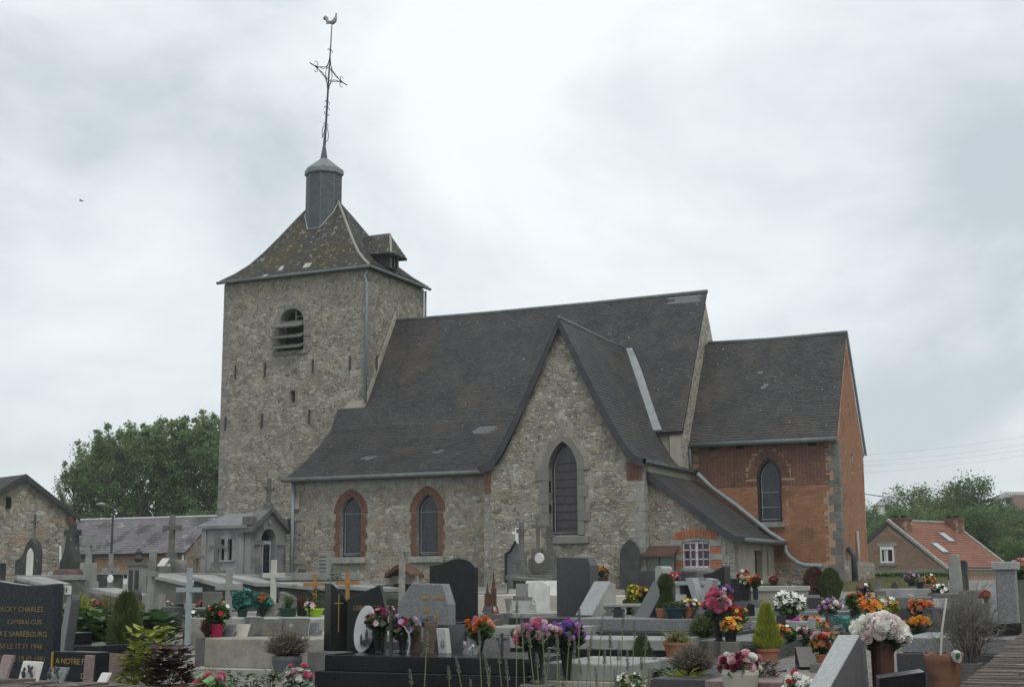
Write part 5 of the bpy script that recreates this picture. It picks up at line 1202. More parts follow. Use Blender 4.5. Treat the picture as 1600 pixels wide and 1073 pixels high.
# ================================================================== CEMETERY: the graves, front to back
def on(px, t, z): p = at_t(px, 909, t); p.z = z; return p
def kx(px): d = ray(px, 909); return d.dot(RH)/d.dot(FH)
def tomb(label, x0, x1, t0, L_, layers, name='grave', cat='grave', group=None, rz=0., tops=None):
    """layers given as (inset, y of its front top edge in the photograph or height, material)"""
    b = gnd(x0, t0); k1 = kx(x1); s0 = b.x*RH.x+b.y*RH.y; c, s = math.cos(rz-YAW), math.sin(rz-YAW)
    W = (k1*t0-s0)/(c-k1*s); z = b.z; ly = []
    for ins, y, m in layers:
        zt = zpx(y, t0) if y > 20 else z+y
        ly.append((ins, max(.03, zt-z), m)); z = max(z+.03, zt)
    return slab_tomb(label, b, W, L_, ly, rz, name, cat, group)
# ---- boundary wall with a brick coping, right beside the camera
WZ = 1.2
wl = thing('boundary_wall', 'old low brick wall with brick coping along the front edge of the churchyard', 'wall', gnd(800, 3.4))
def wpt(s, t, z): return FH*t+RH*s+Z*z
def st_(p): return Vector((p.dot(RH), p.dot(FH)))
w0, w1, w2, w3 = (st_(at_z(*q, WZ)) for q in ((0, 1057), (250, 1071), (1500, 1066), (1600, 982)))
def meet(p, q, r, s): u, v = q-p, s-r; k = ((r-p).x*v.y-(r-p).y*v.x)/(u.x*v.y-u.y*v.x); return p+u*k
A1 = tuple(meet(w0, w1, w2, w3)); A0 = tuple(w0+(w0-w1)*2); A2 = tuple(w3+(w3-w2)*.8)
M_cop = mat('old_coping_brick', (.085, .07, .06), (.15, .122, .104), tone=.4, scale=14, detail=7, bump=.7, bscale=45, stains=[((.30, .29, .25), 9, .62, .04, .7), ((.055, .06, .035), 4, .58, .06, .6)])
for (p, q), side in (((A0, A1), 1), ((A1, A2), 1)):
    d = Vector((q[0]-p[0], q[1]-p[1])); Ld = d.length; d.normalize(); nn_ = Vector((d.y, -d.x)); th = .42 if q is A1 else .95
    f = lambda u, v, z: wpt(p[0]+d.x*u+nn_.x*v, p[1]+d.y*u+nn_.y*v, z)
    MB().add([f(0, 0, -.3), f(Ld, 0, -.3), f(Ld, th, -.3), f(0, th, -.3), f(0, 0, WZ-.07), f(Ld, 0, WZ-.07), f(Ld, th, WZ-.07), f(0, th, WZ-.07)], [(3, 2, 1, 0), (4, 5, 6, 7), (0, 1, 5, 4), (1, 2, 6, 5), (2, 3, 7, 6), (3, 0, 4, 7)]).build('wall_core', M_bmortar, wl)
    n = int(Ld/.068); rows = 2 if q is A1 else 4
    for k in range(n):
        for j in range(rows):
            if q is A2 and (k*.068 > 9 or (j > 2 and k % 2)): continue
            sft = random.Random(k).uniform(-.07, .07); v0, v1 = (th*j/rows+.005+(sft if j else 0)), (th*(j+1)/rows-.006+(sft if j < rows-1 else 0)); u0, u1 = k*.068+.002, k*.068+.0655; h = WZ+random.uniform(-.008, .004)-(.006 if k % 4 == 0 else 0)
            vs = [f(u0, v0, WZ-.09), f(u1, v0, WZ-.09), f(u1, v1, WZ-.09), f(u0, v1, WZ-.09)]; e_ = .006
            vs += [f(u0+e_, v0+e_, h), f(u1-e_, v0+e_, h), f(u1-e_, v1-e_, h+random.uniform(-.004, .004)), f(u0+e_, v1-e_, h)]
            MB().add(vs, [(4, 5, 6, 7), (0, 1, 5, 4), (1, 2, 6, 5), (2, 3, 7, 6), (3, 0, 4, 7)], random.random()).build('brick', M_cop, wl)
for c in wl.children: c.location = -Vector(wl.location)
# ---- left foreground: blue-black stone with gold names
r, o, b, W, H = headstone('large blue black granite headstone with five lines of gold lettering at the left edge', -52, 100, 902, 13.6, 'swoop', G_blue, th=.11, rz=.05, base=(.16, .12, G_black), slab=(1.5, .22, G_blue))
for k, (s_, dx) in enumerate((('JACKY CHARLES', .08), ('CAMBRAI CUIS', .13), ('NE A E SARREBOURG', .06), ('50 LE 17 11 1946', .10), ('DECEDE LE 19 02 1991', .05))):
    text(r, s_, .072 if k != 1 else .062, (dx+.06, -.062, H*.965-.26-k*.115), M_goldd)
r, o, b, W, H = headstone('plain grey tapered headstone leaning behind the gold lettered black one', 84, 118, 927, 15.2, 'taper', G_dark, th=.1, lean=.12, rz=-.5)
p = at_t(106, 928, 15.2); pl = thing('photo_plaque', 'small white photo plaque on top of the grey tapered headstone', 'plaque', p, -.3); upright(MB(), 'flat', .1, .09, .02).build('tablet', M_marble, pl); MB().blob((-.015, -.012, .045), (.022, .004, .03), 1, 1).build('portrait', G_dark, pl)
t1, z1 = tomb('black polished grave with stepped base left of the juniper', 74, 180, 15.9, 1.1, [(0, 1025, G_black), (.04, 1004, G_black)])
b = on(112, 16.3, z1); st_ = thing('black_headstone', 'low black granite block standing on the stepped black grave', 'headstone', b, 0); MB().box((0, 0, .06), (.42, .3, .13)).build('stone', G_black, st_, bevel=.006)
b = at_t(116, 1066, 13.0); st_ = thing('inscribed_block', 'low black block with gold words A NOTRE FILS in front of the black grave', 'memorial', b, -.1)
MB().box((0, .06, .12), (.58, .16, .31)).build('block', G_black, st_, bevel=.006); MB().box((-.27, -.028, .15), (.02, .012, .24)).build('gold_edge', M_gold, st_)
text(st_, 'A NOTRE FILS', .074, (0, -.023, .165), M_gold); text(st_, 'D', .074, (.13, -.023, .04), M_gold)
for args in (('small pink granite tablet before the A NOTRE FILS block', 127, 147, 1026, 1066, 12.2, G_pink, .05), ('dark red granite tablet between pink tablet and purple plant', 147, 196, 1024, 1066, 12.8, G_red, .3), ('pink tablet at the bottom left picture corner', -12, 15, 1026, 1064, 11.6, G_pink, .3), ('white marble plaque with a dark bird and a dark cross', 20, 68, 1035, 1064, 11.8, M_marble, .25), ('blank grey tablet leaning right of the white bird plaque', 66, 104, 1044, 1066, 11.4, G_mid, .5), ('tiny white stone wedge before the pink tablet', 148, 168, 1052, 1068, 11.5, M_marble, .6)):
    lb_, x0, x1, yt, yb_, tt_, m_, bk_ = args; r = plaque(lb_, x0, x1, yt, yb_, 0, m_, back=bk_, t=tt_, rz=-.25, group=None, prop=False)
    if 'bird' in lb_:
        mb = MB().blob((-.04, -.022, .06), (.03, .012, .035), 3, 1); mb.blob((-.03, -.022, .10), (.018, .01, .018), 5, 1); mb.build('bird_figure', G_dark, r)
        MB().box((.055, -.02, .085), (.022, .012, .11), rot=Matrix.Rotation(-.6, 3, 'Y')).box((.06, -.0215, .10), (.075, .012, .02), rot=Matrix.Rotation(-.6, 3, 'Y')).build('cross_figure', G_dark, r)
# ---- plants of the left foreground
shrub('upright olive green juniper behind the purple leaved plant', gpx(199, 1042), 'egg', .15, .84, F_jun, 4200, .10, name='juniper')
shrub('yellow variegated bush with broad leaves left of the cross', gpx(238, 1066), 'leafy', .26, .64, F_yg, 150, .14, lw=.42, name='variegated_bush')
shrub('dark purple leaved plant at the front left', gpx(270, 1074), 'leafy', .26, .46, F_pur, 260, .10, lw=.6, pot=('bowl', .24, .08, M_terra), name='purple_plant')
shrub('lime green leafy plant beside the purple one', gpx(215, 1066), 'leafy', .17, .38, F_ly, 70, .12, name='lime_plant')
# ---- big leaved ground plants and a strip of lawn
for i, (px, t) in enumerate([(112, 21.5), (128, 21.9), (146, 21.4), (164, 21.8), (184, 21.4), (226, 21.6), (246, 21.9), (118, 20.6), (136, 20.1), (156, 20.4), (176, 20.0), (197, 20.5), (216, 20.1), (236, 20.4), (254, 20.2), (150, 21.2), (205, 21.2)]):
    shrub('low clump of large round green leaves in the bed behind the juniper', gnd(px, t), 'leafy', .26, .42, F_g if i % 4 else F_dg, 80, .19, lw=.5, name='broad_leaf_plant', cat='plant', group='broad leaved plants in a bed')
def grass(label_name, x0, x1, t0, t1, n, h, m):
    mb = MB()
    for _ in range(n):
        t = random.uniform(t0, t1); p = gnd(random.uniform(x0, x1), t); a = random.uniform(0, 6.283); w_ = Vector((math.cos(a), math.sin(a), 0))*.008; l = Vector((random.gauss(0, .3), random.gauss(0, .3), 1))*h*random.uniform(.5, 1.2)
        mb.add([p-w_-Z*.01, p+w_-Z*.01, p+l], [(0, 1, 2)], random.random())
    return mb.build(label_name, m, kind='stuff')
grass('lawn_grass', 60, 240, 18.2, 20.2, 9000, .05, F_gr); grass('dry_grass', 1285, 1480, 38, 47, 14000, .16, F_hay); grass('weeds', 950, 1100, 15.5, 18, 2200, .07, F_gr); grass('weed_grass', 1180, 1330, 40, 43, 2500, .12, F_gr)
tf = MB(); rt = random.Random(8)
for _ in range(230):
    c = gnd(rt.uniform(0, 1600), 15+rt.random()*22); hh = rt.uniform(.05, .17)
    for _ in range(16):
        a = rt.uniform(0, 6.283); p = c+Vector((rt.gauss(0, .05), rt.gauss(0, .05), -.01)); w_ = Vector((math.cos(a), math.sin(a), 0))*.006; tf.add([p-w_, p+w_, p+Vector((rt.gauss(0, .35), rt.gauss(0, .35), 1))*hh*rt.uniform(.5, 1.1)], [(0, 1, 2)], rt.random())
tf.build('weed_tufts', F_gr, kind='stuff')
# ---- long concrete family grave with two tiers of plaques
t2, z2 = tomb('long beige concrete grave with a wide pale kerb left of centre', 292, 512, 16.4, 3.3, [(-.0, 1040, M_conc_l), (.16, 995, M_conc)], name='concrete_grave')
t3, z3 = tomb('pale concrete grave slab carrying pots behind the long beige grave', 288, 520, 20.4, 2.2, [(0, 985, M_conc), (.05, 963, M_conc_l)], name='concrete_grave')
for lb_, x0, x1, yt, yb_, m_, bk_, rz in (('dark tablet leaning at the left end of the concrete grave', 319, 347, 977, 994, G_dark, .5, -.1), ('grey tablet second from left on the concrete grave', 345, 367, 976, 994, G_mid, .35, -.2), ('pale framed tablet with a dark smudge on the concrete grave', 363, 388, 976, 995, M_cream, .4, -.15), ('dark slanted tablet behind the pale framed one', 384, 404, 966, 992, G_dark, .5, .35), ('grey tilted tablet with a light edge in the tablet row', 398, 430, 968, 993, M_old, .35, .45), ('broad grey tablet behind the potted heather', 428, 481, 967, 994, M_old, .3, -.05), ('small blue grey tablet at the right end of the tablet row', 482, 496, 973, 992, G_mid, .3, 0), ('low grey scroll topped tablet near the red pot', 372, 402, 964, 985, G_mid, .25, 0)):
    plaque(lb_, x0, x1, yt, yb_, 0, m_, back=bk_, rz=rz, t=17.0 if 'scroll' not in lb_ else 17.6, group='tablets on the concrete grave', kind='arch' if 'scroll' in lb_ else 'flat')
for lb_, x0, x1, yt, yb_, m_, bk_, rz in (('wide brownish tablet before the white cross', 405, 434, 943, 962, M_old, .55, .3), ('black leaning tablet beside the green bowl', 430, 452, 938, 962, G_black, .5, -.5)):
    plaque(lb_, x0, x1, yt, yb_, 0, m_, back=bk_, rz=rz, t=21.0, group='tablets on the rear concrete slab')
bouquet('red and white flowers with tall leaves in a raspberry red pot', on(341, 16.9, z2), ('pot', .085, .15, mat('raspberry_pot', (.26, .012, .05), (.32, .02, .07), rough=.35)), [('daisy', 'red', 4, .09), ('daisy', 'white', 4, .07), ('daisy', 'pink', 3, .08)], .44, .16, F_g, 170, .09)
shrub('dry reddish fern plant left of the raspberry pot', on(326, 16.9, z2), 'heather', .08, .24, F_red, 240, .06, name='dry_plant', cat='plant')
bouquet('turquoise silk leaves with a pink flower in a dark pot', on(380, 20.9, z3), ('pot', .085, .12, M_gpot), [('rose', 'pink', 2, .1), ('daisy', 'aqua', 6, .14)], .42, .19, F_teal, 300, .11)
bouquet('orange and turquoise bouquet next to the white cross', on(412, 21.0, z3), ('vase', .06, .12, M_bpl), [('rose', 'orange', 7, .1), ('rose', 'aqua', 4, .1), ('daisy', 'yellow', 3, .07)], .36, .16, F_teal, 90, .07)
shrub('sparse plant in a dark green plastic bowl', on(451, 20.9, z3), 'heather', .08, .34, F_g, 70, .07, pot=('bowl', .145, .13, M_gpot), name='potted_plant')
b_ = on(493, 20.9, z3); shrub('small leafy bush in a bright lime green bowl', b_, 'leafy', .13, .40, F_g, 190, .06, pot=('bowl', .15, .12, mat('lime_plastic', (.28, .46, .02), (.34, .52, .04), rough=.35)), name='potted_bush')
bouquet('pink lily standing in front of the lime green bowl', on(484, 20.7, z3), None, [('lily', 'pale', 3, .14)], .22, .06, F_g, 20, .05)
jar('black flower pot between the green and the lime bowl', on(473, 21.3, z3), 'pot', .1, .14, M_bpl)
shrub('dry grey heather in a dull zinc pot before the concrete grave', at_t(448, 1050, 15.4), 'heather', .225, .52, F_dry, 1500, .07, pot=('cup', .165, .27, M_zpot), name='potted_heather')
cross_on('blue grey metal cross standing behind the variegated bush', 296, 885, 19.6, 919, 21, 8, M_bmetal, thick=.05)
cross_on('thin grey stone cross behind the raspberry red pot', 358, 886, 19.4, 916, 21, 8, M_oldl, thick=.07)
cross_on('cream painted wooden cross right of the chapel door', 427.5, 873, 23.0, 897, 17, 8, M_pwood, thick=.06)
cross_on('tall grey concrete post with stub arms leaning right', 233, 858, 24.5, 894, 9, 8, M_oldl, thick=.1, lean=(0, .05))
cross_on('slim pale cross with a round white disc left of the post', 172, 862, 30, 887, 14, 6, M_oldl, base=[(.5, .4, .18, 0, M_conc)])
d_ = on(172, 29.9, zpx(901, 29.9)); o = thing('enamel_disc', 'round white enamel disc on the slim pale cross', 'plaque', d_); MB().lathe([(.075, -.01), (.085, 0), (.075, .01)], 16).build('disc', M_white, o, rot=(1.57, 0, 0))
cross_on('orange varnished wooden cross left of the black book shaped headstone', 492, 895, 25.5, 911, 18, 6, M_orwood, thick=.05, group='orange wooden crosses')
cross_on('orange varnished wooden cross rising behind the black book shaped headstone', 543, 893, 25.5, 909, 18, 6, M_orwood, thick=.05, group='orange wooden crosses')
cross_on('weathered split wooden cross in front of the rusty shrine', 628, 838, 27, 858, 11, 8, M_wwood, thick=.09)
# ---- rusty little shrine
b = gnd(632, 29); sh_ = thing('rusty_shrine', 'rusty open gabled shrine with a pale crossbeam behind the split cross', 'shrine', b); w_ = 34*mpp(29); zt = zpx(880, 29)-b.z; zb_ = zpx(900, 29)-b.z
for sx in (-1, 1): MB().box((sx*w_*.42, 0, zb_/2), (.09, .09, zb_)).build('post', M_rust, sh_)
MB().box((0, -.06, zb_-.06), (w_*1.5, .08, .17)).build('crossbeam', M_wwood, sh_)
for sx in (-1, 1): MB().prism([(0, zt), (sx*w_*.66, zb_+.05), (sx*w_*.66, zb_-.02), (0, zt-.10)], -Y*.3, X, Z, -Y, .6).build('roof_slope', M_rust, sh_)
for k in range(4): MB().box((-w_*.25+k*w_*.17, .05, zb_*.5), (.05, .03, zb_*.8)).build('slat', M_rust, sh_)
# ---- the black book shaped headstone grave in the centre foreground
t4, z4 = tomb('broad black granite double stepped grave in the centre foreground', 494, 822, 14.3, 1.25, [(0, 1046, G_black), (.07, 1021, G_black)])
b = on(527, 15.05, z4); hs = thing('book_headstone', 'black headstone shaped like an open book with a gold cross', 'headstone', b, .0)
hz = zpx(909, 15)-z4
o = upright(MB(), 'slantL', .19, hz, .18, (0, 0, 0)).build('left_leaf', G_green, hs, bevel=.005); o.rotation_euler = (0, 0, .95); o.location = (-.05, .06, 0)
q = upright(MB(), 'riseR', .40, hz*.97, .13, (0, 0, 0)).build('right_leaf', G_green, hs, bevel=.005); q.rotation_euler = (0, 0, .30); q.location = (.31, .10, 0)
text(q, 'LEBOUCQ', .066, (.02, -.0675, hz*.60), M_goldd); text(q, '1914', .06, (.05, -.0675, hz*.44), M_goldd)
MB().box((-.005, -.092, hz*.56), (.008, .006, .40)).box((-.005, -.0925, hz*.70), (.10, .006, .009)).build('gold_cross', M_gold, o)
r = plaque('tall oval white memorial plaque with an engraved landscape', 547, 582, 950, 1019, 0, mat('grey_white_enamel', (.30, .31, .32), (.40, .41, .415), rough=.35, scale=5), back=.22, rz=-.1, t=14.75, kind='oval', group=None, edge_m=G_black)
r.children[0].rotation_euler = (0, .28, 0)
for dx, w_, h_ in ((-.04, .05, .16), (.03, .06, .22), (.0, .10, .10), (.06, .04, .12)): MB().blob((dx+.06, -.03, h_*.5+.05), (w_*.35, .006, h_*.42), dx, 1).build('engraving', G_dark, r)
bouquet('magenta roses and a pink bloom in a black vase by the oval plaque', on(592, 14.65, z4), ('vase', .055, .16, M_bpl), [('rose', 'mag', 5, .12), ('daisy', 'pale', 4, .085), ('daisy', 'pink', 3, .085)], .46, .15, F_dg, 150, .07)
jar('tall curved silver black vase before the purple bouquet', on(612, 14.45, z4), 'tube', .022, .42, G_dark, 'curved_vase')
bouquet('mauve and pink flower bunch in a black vase', on(630, 14.5, z4), ('vase', .07, .24, M_bpl), [('daisy', 'mauve', 14, .085), ('rose', 'pink', 3, .09), ('pom', 'red', 2, .08), ('daisy', 'yellow', 2, .06)], .42, .18, F_dg, 120, .07)
sc_ = thing('curved_strip', 'thin curved silver strip beside the mauve flower vase', 'ornament', on(638, 14.35, z4)); MB().tube([(0, 0, 0), (.02, 0, .1), (.01, 0, .2), (-.04, 0, .27), (-.07, 0, .29)], .009, 5).build('strip', M_lead, sc_)
plaque('narrow brown wooden tablet right of the mauve flowers', 643, 655, 979, 1024, 0, mat('brown_wood', (.05, .038, .026), (.10, .075, .052), scale=8), t=14.6, rz=.2, back=.1)
plaque('leaning brown wooden tablet before the grey octagonal stone', 662, 676, 974, 1027, 0, _mats['brown_wood'], t=14.5, rz=.3, back=.35)
rs = thing('rose_sculpture', 'black sculpted rose on a dark stand', 'ornament', on(670, 14.9, z4)); MB().blob((0, 0, .3), .075, 3, 2, .5).blob((.07, 0, .24), .04, 5, 1, .5).build('rose', G_dark, rs); MB().tube([(0, 0, 0), (.0, 0, .24)], .018, 6).build('stem', G_dark, rs)
plaque('grey granite tablet with a carved dark picture', 676, 722, 978, 1021, 0, G_dark, t=14.85, back=.3, rz=-.1)
wb = thing('white_book_plaque', 'white marble block with a praying figure on the black grave', 'plaque', on(696, 14.45, z4), -.3); upright(MB(), 'flat', .13, .25, .06, lean=-.15).build('block', M_marble, wb, bevel=.004); MB().blob((.015, -.06, .11), (.022, .012, .055), 2, 1).build('figure', M_oldl, wb)
plaque('slanted grey and blue edged tablet behind the orange flowers', 708, 741, 988, 1034, 0, G_mid, t=14.3, back=.55, rz=-.4)
bouquet('orange and pink bouquet in a black vase on the black grave', on(750, 14.35, z4), ('vase', .06, .17, M_bpl), [('rose', 'orange', 9, .1), ('pom', 'salmon', 5, .085), ('pom', 'pink', 4, .08)], .385, .16, F_g, 110, .08, up=.15)
bt = thing('glass_bottle', 'small clear glass bottle lying by the orange bouquet', 'bottle', on(733, 14.2, z4)); MB().lathe([(.02, 0), (.032, .02), (.032, .09), (.012, .13), (.014, .15)], 10).build('body', mat('clear_glass', (.75, .8, .8), rough=.05, trans=.6), bt, rot=(.9, 0, .8))
cf = thing('small_crucifix', 'small grey metal crucifix on the corner of the black grave', 'cross', on(784, 14.4, z4)); MB().box((0, 0, .1), (.022, .03, .2)).build('upright', M_iron, cf); MB().box((0, 0, .14), (.11, .031, .022)).build('arm', M_iron, cf); MB().blob((-.01, -.03, .12), (.02, .015, .06), 3, 1).build('figure', M_zinc, cf)
# heart shaped pair and octagonal stone behind
r, o, b, W, H = headstone('speckled grey octagonal headstone with worn gold letters', 621, 712, 910, 17.6, 'octa', G_mid, th=.16, rz=-.12, base=(.2, .16, G_dark), slab=(1.0, .3, G_dark))
for (u, v, n_) in ((.05, .82, 4), (.24, .82, 5), (.08, .66, 3), (.08, .58, 5), (.24, .58, 3)):
    mb = MB()
    for k in range(n_): mb.box((u-.05+k*.028, -.085, H*v), (.016, .008, .045)); mb.box((u-.05+k*.028+.008, -.0853, H*v+.012*(k % 3-1)), (.014, .008, .012))
    mb.build('worn_lettering', M_gold, r, kind='stuff')
for k, px in enumerate((722, 742)):
    o = thing('heart_stone', ('left', 'right')[k]+' half of a pinkish rounded low stone pair', 'memorial', on(px, 16.2, .62+.02*k), 0, 'rounded low stone pair'); upright(MB(), 'round', .17, .36, .08).build('stone', G_pink, o, bevel=.01)
headstone('tall green black headstone with a wavy curved top', 677, 741, 872, 21.5, 'wave', G_green, th=.16, rz=.1, base=(.25, .3, G_green), slab=(1.7, .28, G_green))
MB()
# rusted twin towers ornament
b = on(767, 24, zpx(957, 24)); o = thing('rusty_tower_ornament', 'rust brown iron ornament like a twin spired tower', 'ornament', b); sc2 = mpp(24)
mb = MB()
for sx, hh in ((-.065, .48), (.05, .66)):
    mb.box((sx, 0, hh*.30+.06), (.085, .06, hh*.45)); mb.box((sx, 0, hh*.72), (.06, .05, hh*.32), taper=(.4, .4)); mb.lathe([(.018, hh*.86), (.004, hh+.04)], 6, (sx, 0, 0))
mb.build('tower', M_rust, o)
for sx in (-.12, -.03, .03, .11): MB().tube([(sx*.5, 0, .2), (sx*1.0, 0, .1), (sx*1.3, 0, 0)], .014, 5).build('leg', M_rust, o)
t5, z5 = tomb('pale concrete grave carrying the rusty tower ornament', 735, 860, 24.6, 2.4, [(0, 975, M_conc), (.04, 957, M_lid)])
t6, z6 = tomb('low cream stone grave behind the rusty tower', 738, 905, 28.5, 1.6, [(0, 950, M_cream), (.06, 929, M_cream)], name='cream_grave')
t7, z7 = tomb('cream coloured stone grave with white rounded stele before the transept', 790, 900, 33, 1.8, [(0, 935, M_cream), (.05, 920, M_cream)], name='cream_grave')
headstone('white round topped stele before the grey transept wall', 827, 857, 907, 27.5, 'arch', M_marble, th=.14)
plaque('slanted grey white tablet left of the white stele', 806, 832, 908, 930, 0, M_marble, t=28.0, back=.6, rz=-.6); plaque('small dark plaque left of the white stele', 810, 826, 912, 932, 0, G_dark, t=27.6, back=.5, rz=.4)
plaque('white tablet with a red figure right of the white stele', 853, 868, 908, 930, 0, M_marble, t=28.2, back=.35, rz=.2)
plaque('open grey tablet leaning on the pale grave right of the ornament', 808, 830, 934, 952, 0, M_oldl, t=24.6, back=.9, rz=.5); jar('tall thin grey ornament vase right of the rusty towers', on(794, 24.4, z5), 'vase', .07, .25, M_oldl)
grass('moss_plants', 815, 850, 25.0, 25.6, 500, .12, F_gr)
bouquet('small red flowers at the foot of the rusty tower', on(773, 23.9, z5), None, [('daisy', 'red', 5, .07)], .07, .08, F_g, 15, .04); plaque('little dark plaque before the rusty tower', 756, 768, 948, 960, 0, G_dark, t=24.2, back=.4)
# dark square headstone with lectern
r, o, b, W, H = headstone('large dark blue grey headstone with a notched corner and pale top edge', 873, 931, 870, 23.0, 'notch', G_dark, th=.26, rz=-.15, base=(.1, .18, G_black), slab=(1.2, .25, G_dark))
MB().box((W*.2, 0, H+.005), (W*.45, .2, .02)).build('pale_top', G_light, r)
def lectern(label, x0, x1, ytop, ybot, t, m, rz=0., deep=.9, z0=None, side=None, name='lectern_headstone'):
    b = at_t((x0+x1)/2, ybot, t); W = (x1-x0)*mpp(t)/abs(math.cos(rz-YAW)); H = (ybot-ytop)*mpp(t); r = thing(name, label, 'headstone', b, rz); d = H*deep
    MB().prism([(0, 0), (d, 0), (d, H*.97), (d*.8, H)], (-W/2, -d/2, 0), Y, Z, -X, W).build('wedge', side or m, r, bevel=.006)
    a = math.atan2(H, d*.8); n_ = Vector((0, -math.sin(a), math.cos(a))); up = Vector((0, math.cos(a), math.sin(a))); L_ = math.hypot(H, d*.8)
    MB().box(Vector((0, -d/2, 0))+up*L_*.5+n_*.02, (W*1.06, L_*1.02, .04), .5, Matrix((X, up, n_)).transposed()).build('face', m, r, bevel=.004)
    return r
lectern('pale grey slanted lectern stone beside the large dark headstone', 914, 952, 912, 962, 21.6, G_light, rz=-.55, side=M_conc_l)
t8, z8 = tomb('long dark granite double stepped grave across the centre right', 868, 1098, 19.6, 2.3, [(0, 985, G_dark), (.1, 966, G_mid)])
t9, z9 = tomb('pale slab topped dark grave below the long dark one', 796, 1022, 17.2, 1.1, [(0, 1012, G_black), (.0, 996, M_lid)])
t10, z10 = tomb('grey concrete edged grave at the bottom centre', 820, 976, 13.6, 1.6, [(0, 1062, M_conc), (.1, 1036, M_lid)])
t11, z11 = tomb('flat pale grey slab between the pink bouquet and the tall headstone', 742, 880, 18.9, 1.3, [(0, 992, G_mid), (.03, 979, M_lid)])
bouquet('large bunch of pink roses with lilac spikes in a black vase', at_t(838, 1068, 13.2), ('vase', .11, .42, M_bpl), [('rose', 'pink', 11, .135), ('rose', 'pale', 8, .125), ('rose', 'rosy', 5, .12), ('pom', 'mauve', 9, .09), ('pom', 'pale', 4, .09)], .60, .25, F_dg, 240, .09, squash=.62, up=.2)
bouquet('violet and fuchsia flower bunch right of the pink roses', at_t(886, 1066, 13.5), ('vase', .07, .30, M_bpl), [('pom', 'purple', 9, .11), ('rose', 'fuchsia', 8, .12), ('pom', 'blue', 5, .1), ('pom', 'mauve', 3, .1)], .61, .19, F_dg, 200, .08)
shrub('pink lilac flower spike among the roses', at_t(826, 1000, 13.1), 'cone', .035, .13, B['mauve'], 160, .035, name='flower_spike', cat='flowers')
lectern('black lectern headstone with mirror face left of the cylinder shrub', 1003, 1046, 911, 970, 20.2, G_dark, rz=-.75, deep=.8)
shrub('narrow columnar green shrub rising from a bowl', on(1040, 19.8, z8), 'cyl', .105, .56, F_cy, 2600, .06, name='columnar_shrub')
shrub('mixed low plants in a dark teal bowl', on(1053, 19.3, z8), 'leafy', .15, .22, F_g, 90, .06, pot=('bowl', .165, .15, mat('teal_bowl', (.012, .035, .04), (.02, .05, .055), rough=.4)), name='planted_bowl')
jar('small terracotta pot behind the teal bowl', on(1033, 19.6, z8), 'pot', .09, .13, M_terra, 'terracotta_pot')
bouquet('pink yellow and white pansies in a terracotta pot', on(1076, 19.4, z8), ('pot', .12, .15, M_terra), [('daisy', 'pink', 6, .08), ('daisy', 'yellow', 8, .08), ('daisy', 'white', 5, .08), ('daisy', 'salmon', 3, .08)], .29, .2, F_g, 100, .06, squash=.5)
plaque('picture tablet with photographs leaning behind the columnar shrub', 1054, 1070, 923, 955, 0, M_oldl, t=20.6, back=.5, rz=.3)
r = thing('stone_bench', 'low carved grey stone bench slab behind the dark lectern', 'bench', on(978, 21.0, z8)); MB().box((0, 0, .15), (.62, .3, .05)).build('seat', M_lid, r, bevel=.01)
for sx in (-1, 1): MB().prism([(-.1, 0), (.1, 0), (.04, .06), (.1, .125), (-.1, .125), (-.04, .06)], (sx*.22, -.14, 0), X, Z, -Y, .28).build('leg', M_old, r)
t12, z12 = tomb('cream kerbed grave with yellow flowers right of the dark headstone', 925, 1002, 27.5, 2.0, [(0, 950, M_conc), (.05, 931, M_cream)], name='cream_grave')
for px, t, k in ((990, 25.6, 0), (997, 25.2, 1), (984, 25.9, 2)): bouquet(('tall yellow flower clump behind the dark lectern', 'yellow flower clump touching the dark lectern', 'low yellow and white flower clump left of the lectern')[k], gnd(px, t), None, [('daisy', 'yellow', 14, .085)], (.72, .64, .5)[k], .14, F_ly if k < 2 else F_g, 170, .1, squash=1.6, group='yellow flowers left of the dark lectern')
# ---- notice cabinet, arched stele, tomb boxes at the transept foot
b = Vector((-13.2, 38.4, 1.6)); nb = thing('notice_cabinet', 'wooden notice cabinet with greenish panes and a brown sloping roof on the wall', 'notice board', b)
MB().box((0, .1, .37), (.78, .28, .74)).build('case', mat('dark_cabinet', (.04, .035, .03), (.06, .055, .05)), nb)
for sx in (-1, 1): p_ = MB().box((sx*.19, -.05, .36), (.33, .03, .62)).build('door', mat('pale_green_pane', (.10, .13, .105), (.13, .165, .135), rough=.25, spec=.5), nb); MB().box((sx*.19, -.07, .07), (.36, .03, .05)).box((sx*.19, -.07, .67), (.36, .03, .05)).build('door_frame', _mats['dark_cabinet'], p_)
for sx in (-1, 1): MB().box((sx*.385, -.04, .36), (.05, .06, .74)).build('post', M_wood_g, nb)
MB().prism([(-.28, .70), (.24, .96), (.24, .92), (-.28, .64)], (-.5, 0, 0), Y, Z, -X, 1.0).build('roof', mat('brown_sheet_roof', (.06, .032, .028), (.10, .06, .05), rough=.6), nb)
headstone('dark pointed arch stele leaning on the transept wall', 970, 999, 843, 40.4, 'gothic', M_oldd, th=.14, lean=.05)
t13, z13 = tomb('dark grey granite tomb box with stepped base under the notice cabinet', 985, 1066, 32, 1.9, [(0, 915, G_dark), (.12, 892, G_dark)])
headstone('silver grey rounded pillar stone between two dark tomb boxes', 1029, 1046, 885, 30.4, 'arch', G_light, th=.3, rz=-.5)
t14, z14 = tomb('low dark grey tomb box right of the silver pillar stone', 1046, 1086, 31, 1.8, [(0, 905, G_dark), (.05, 894, G_dark)])
bouquet('red and white ball bouquet in front of the silver pillar stone', on(1053, 28.6, zpx(918, 28.6)), ('vase', .06, .1, M_bpl), [('daisy', 'red', 12, .1), ('daisy', 'white', 7, .1), ('rose', 'pink', 4, .1)], .34, .16, F_dg, 60, .06)
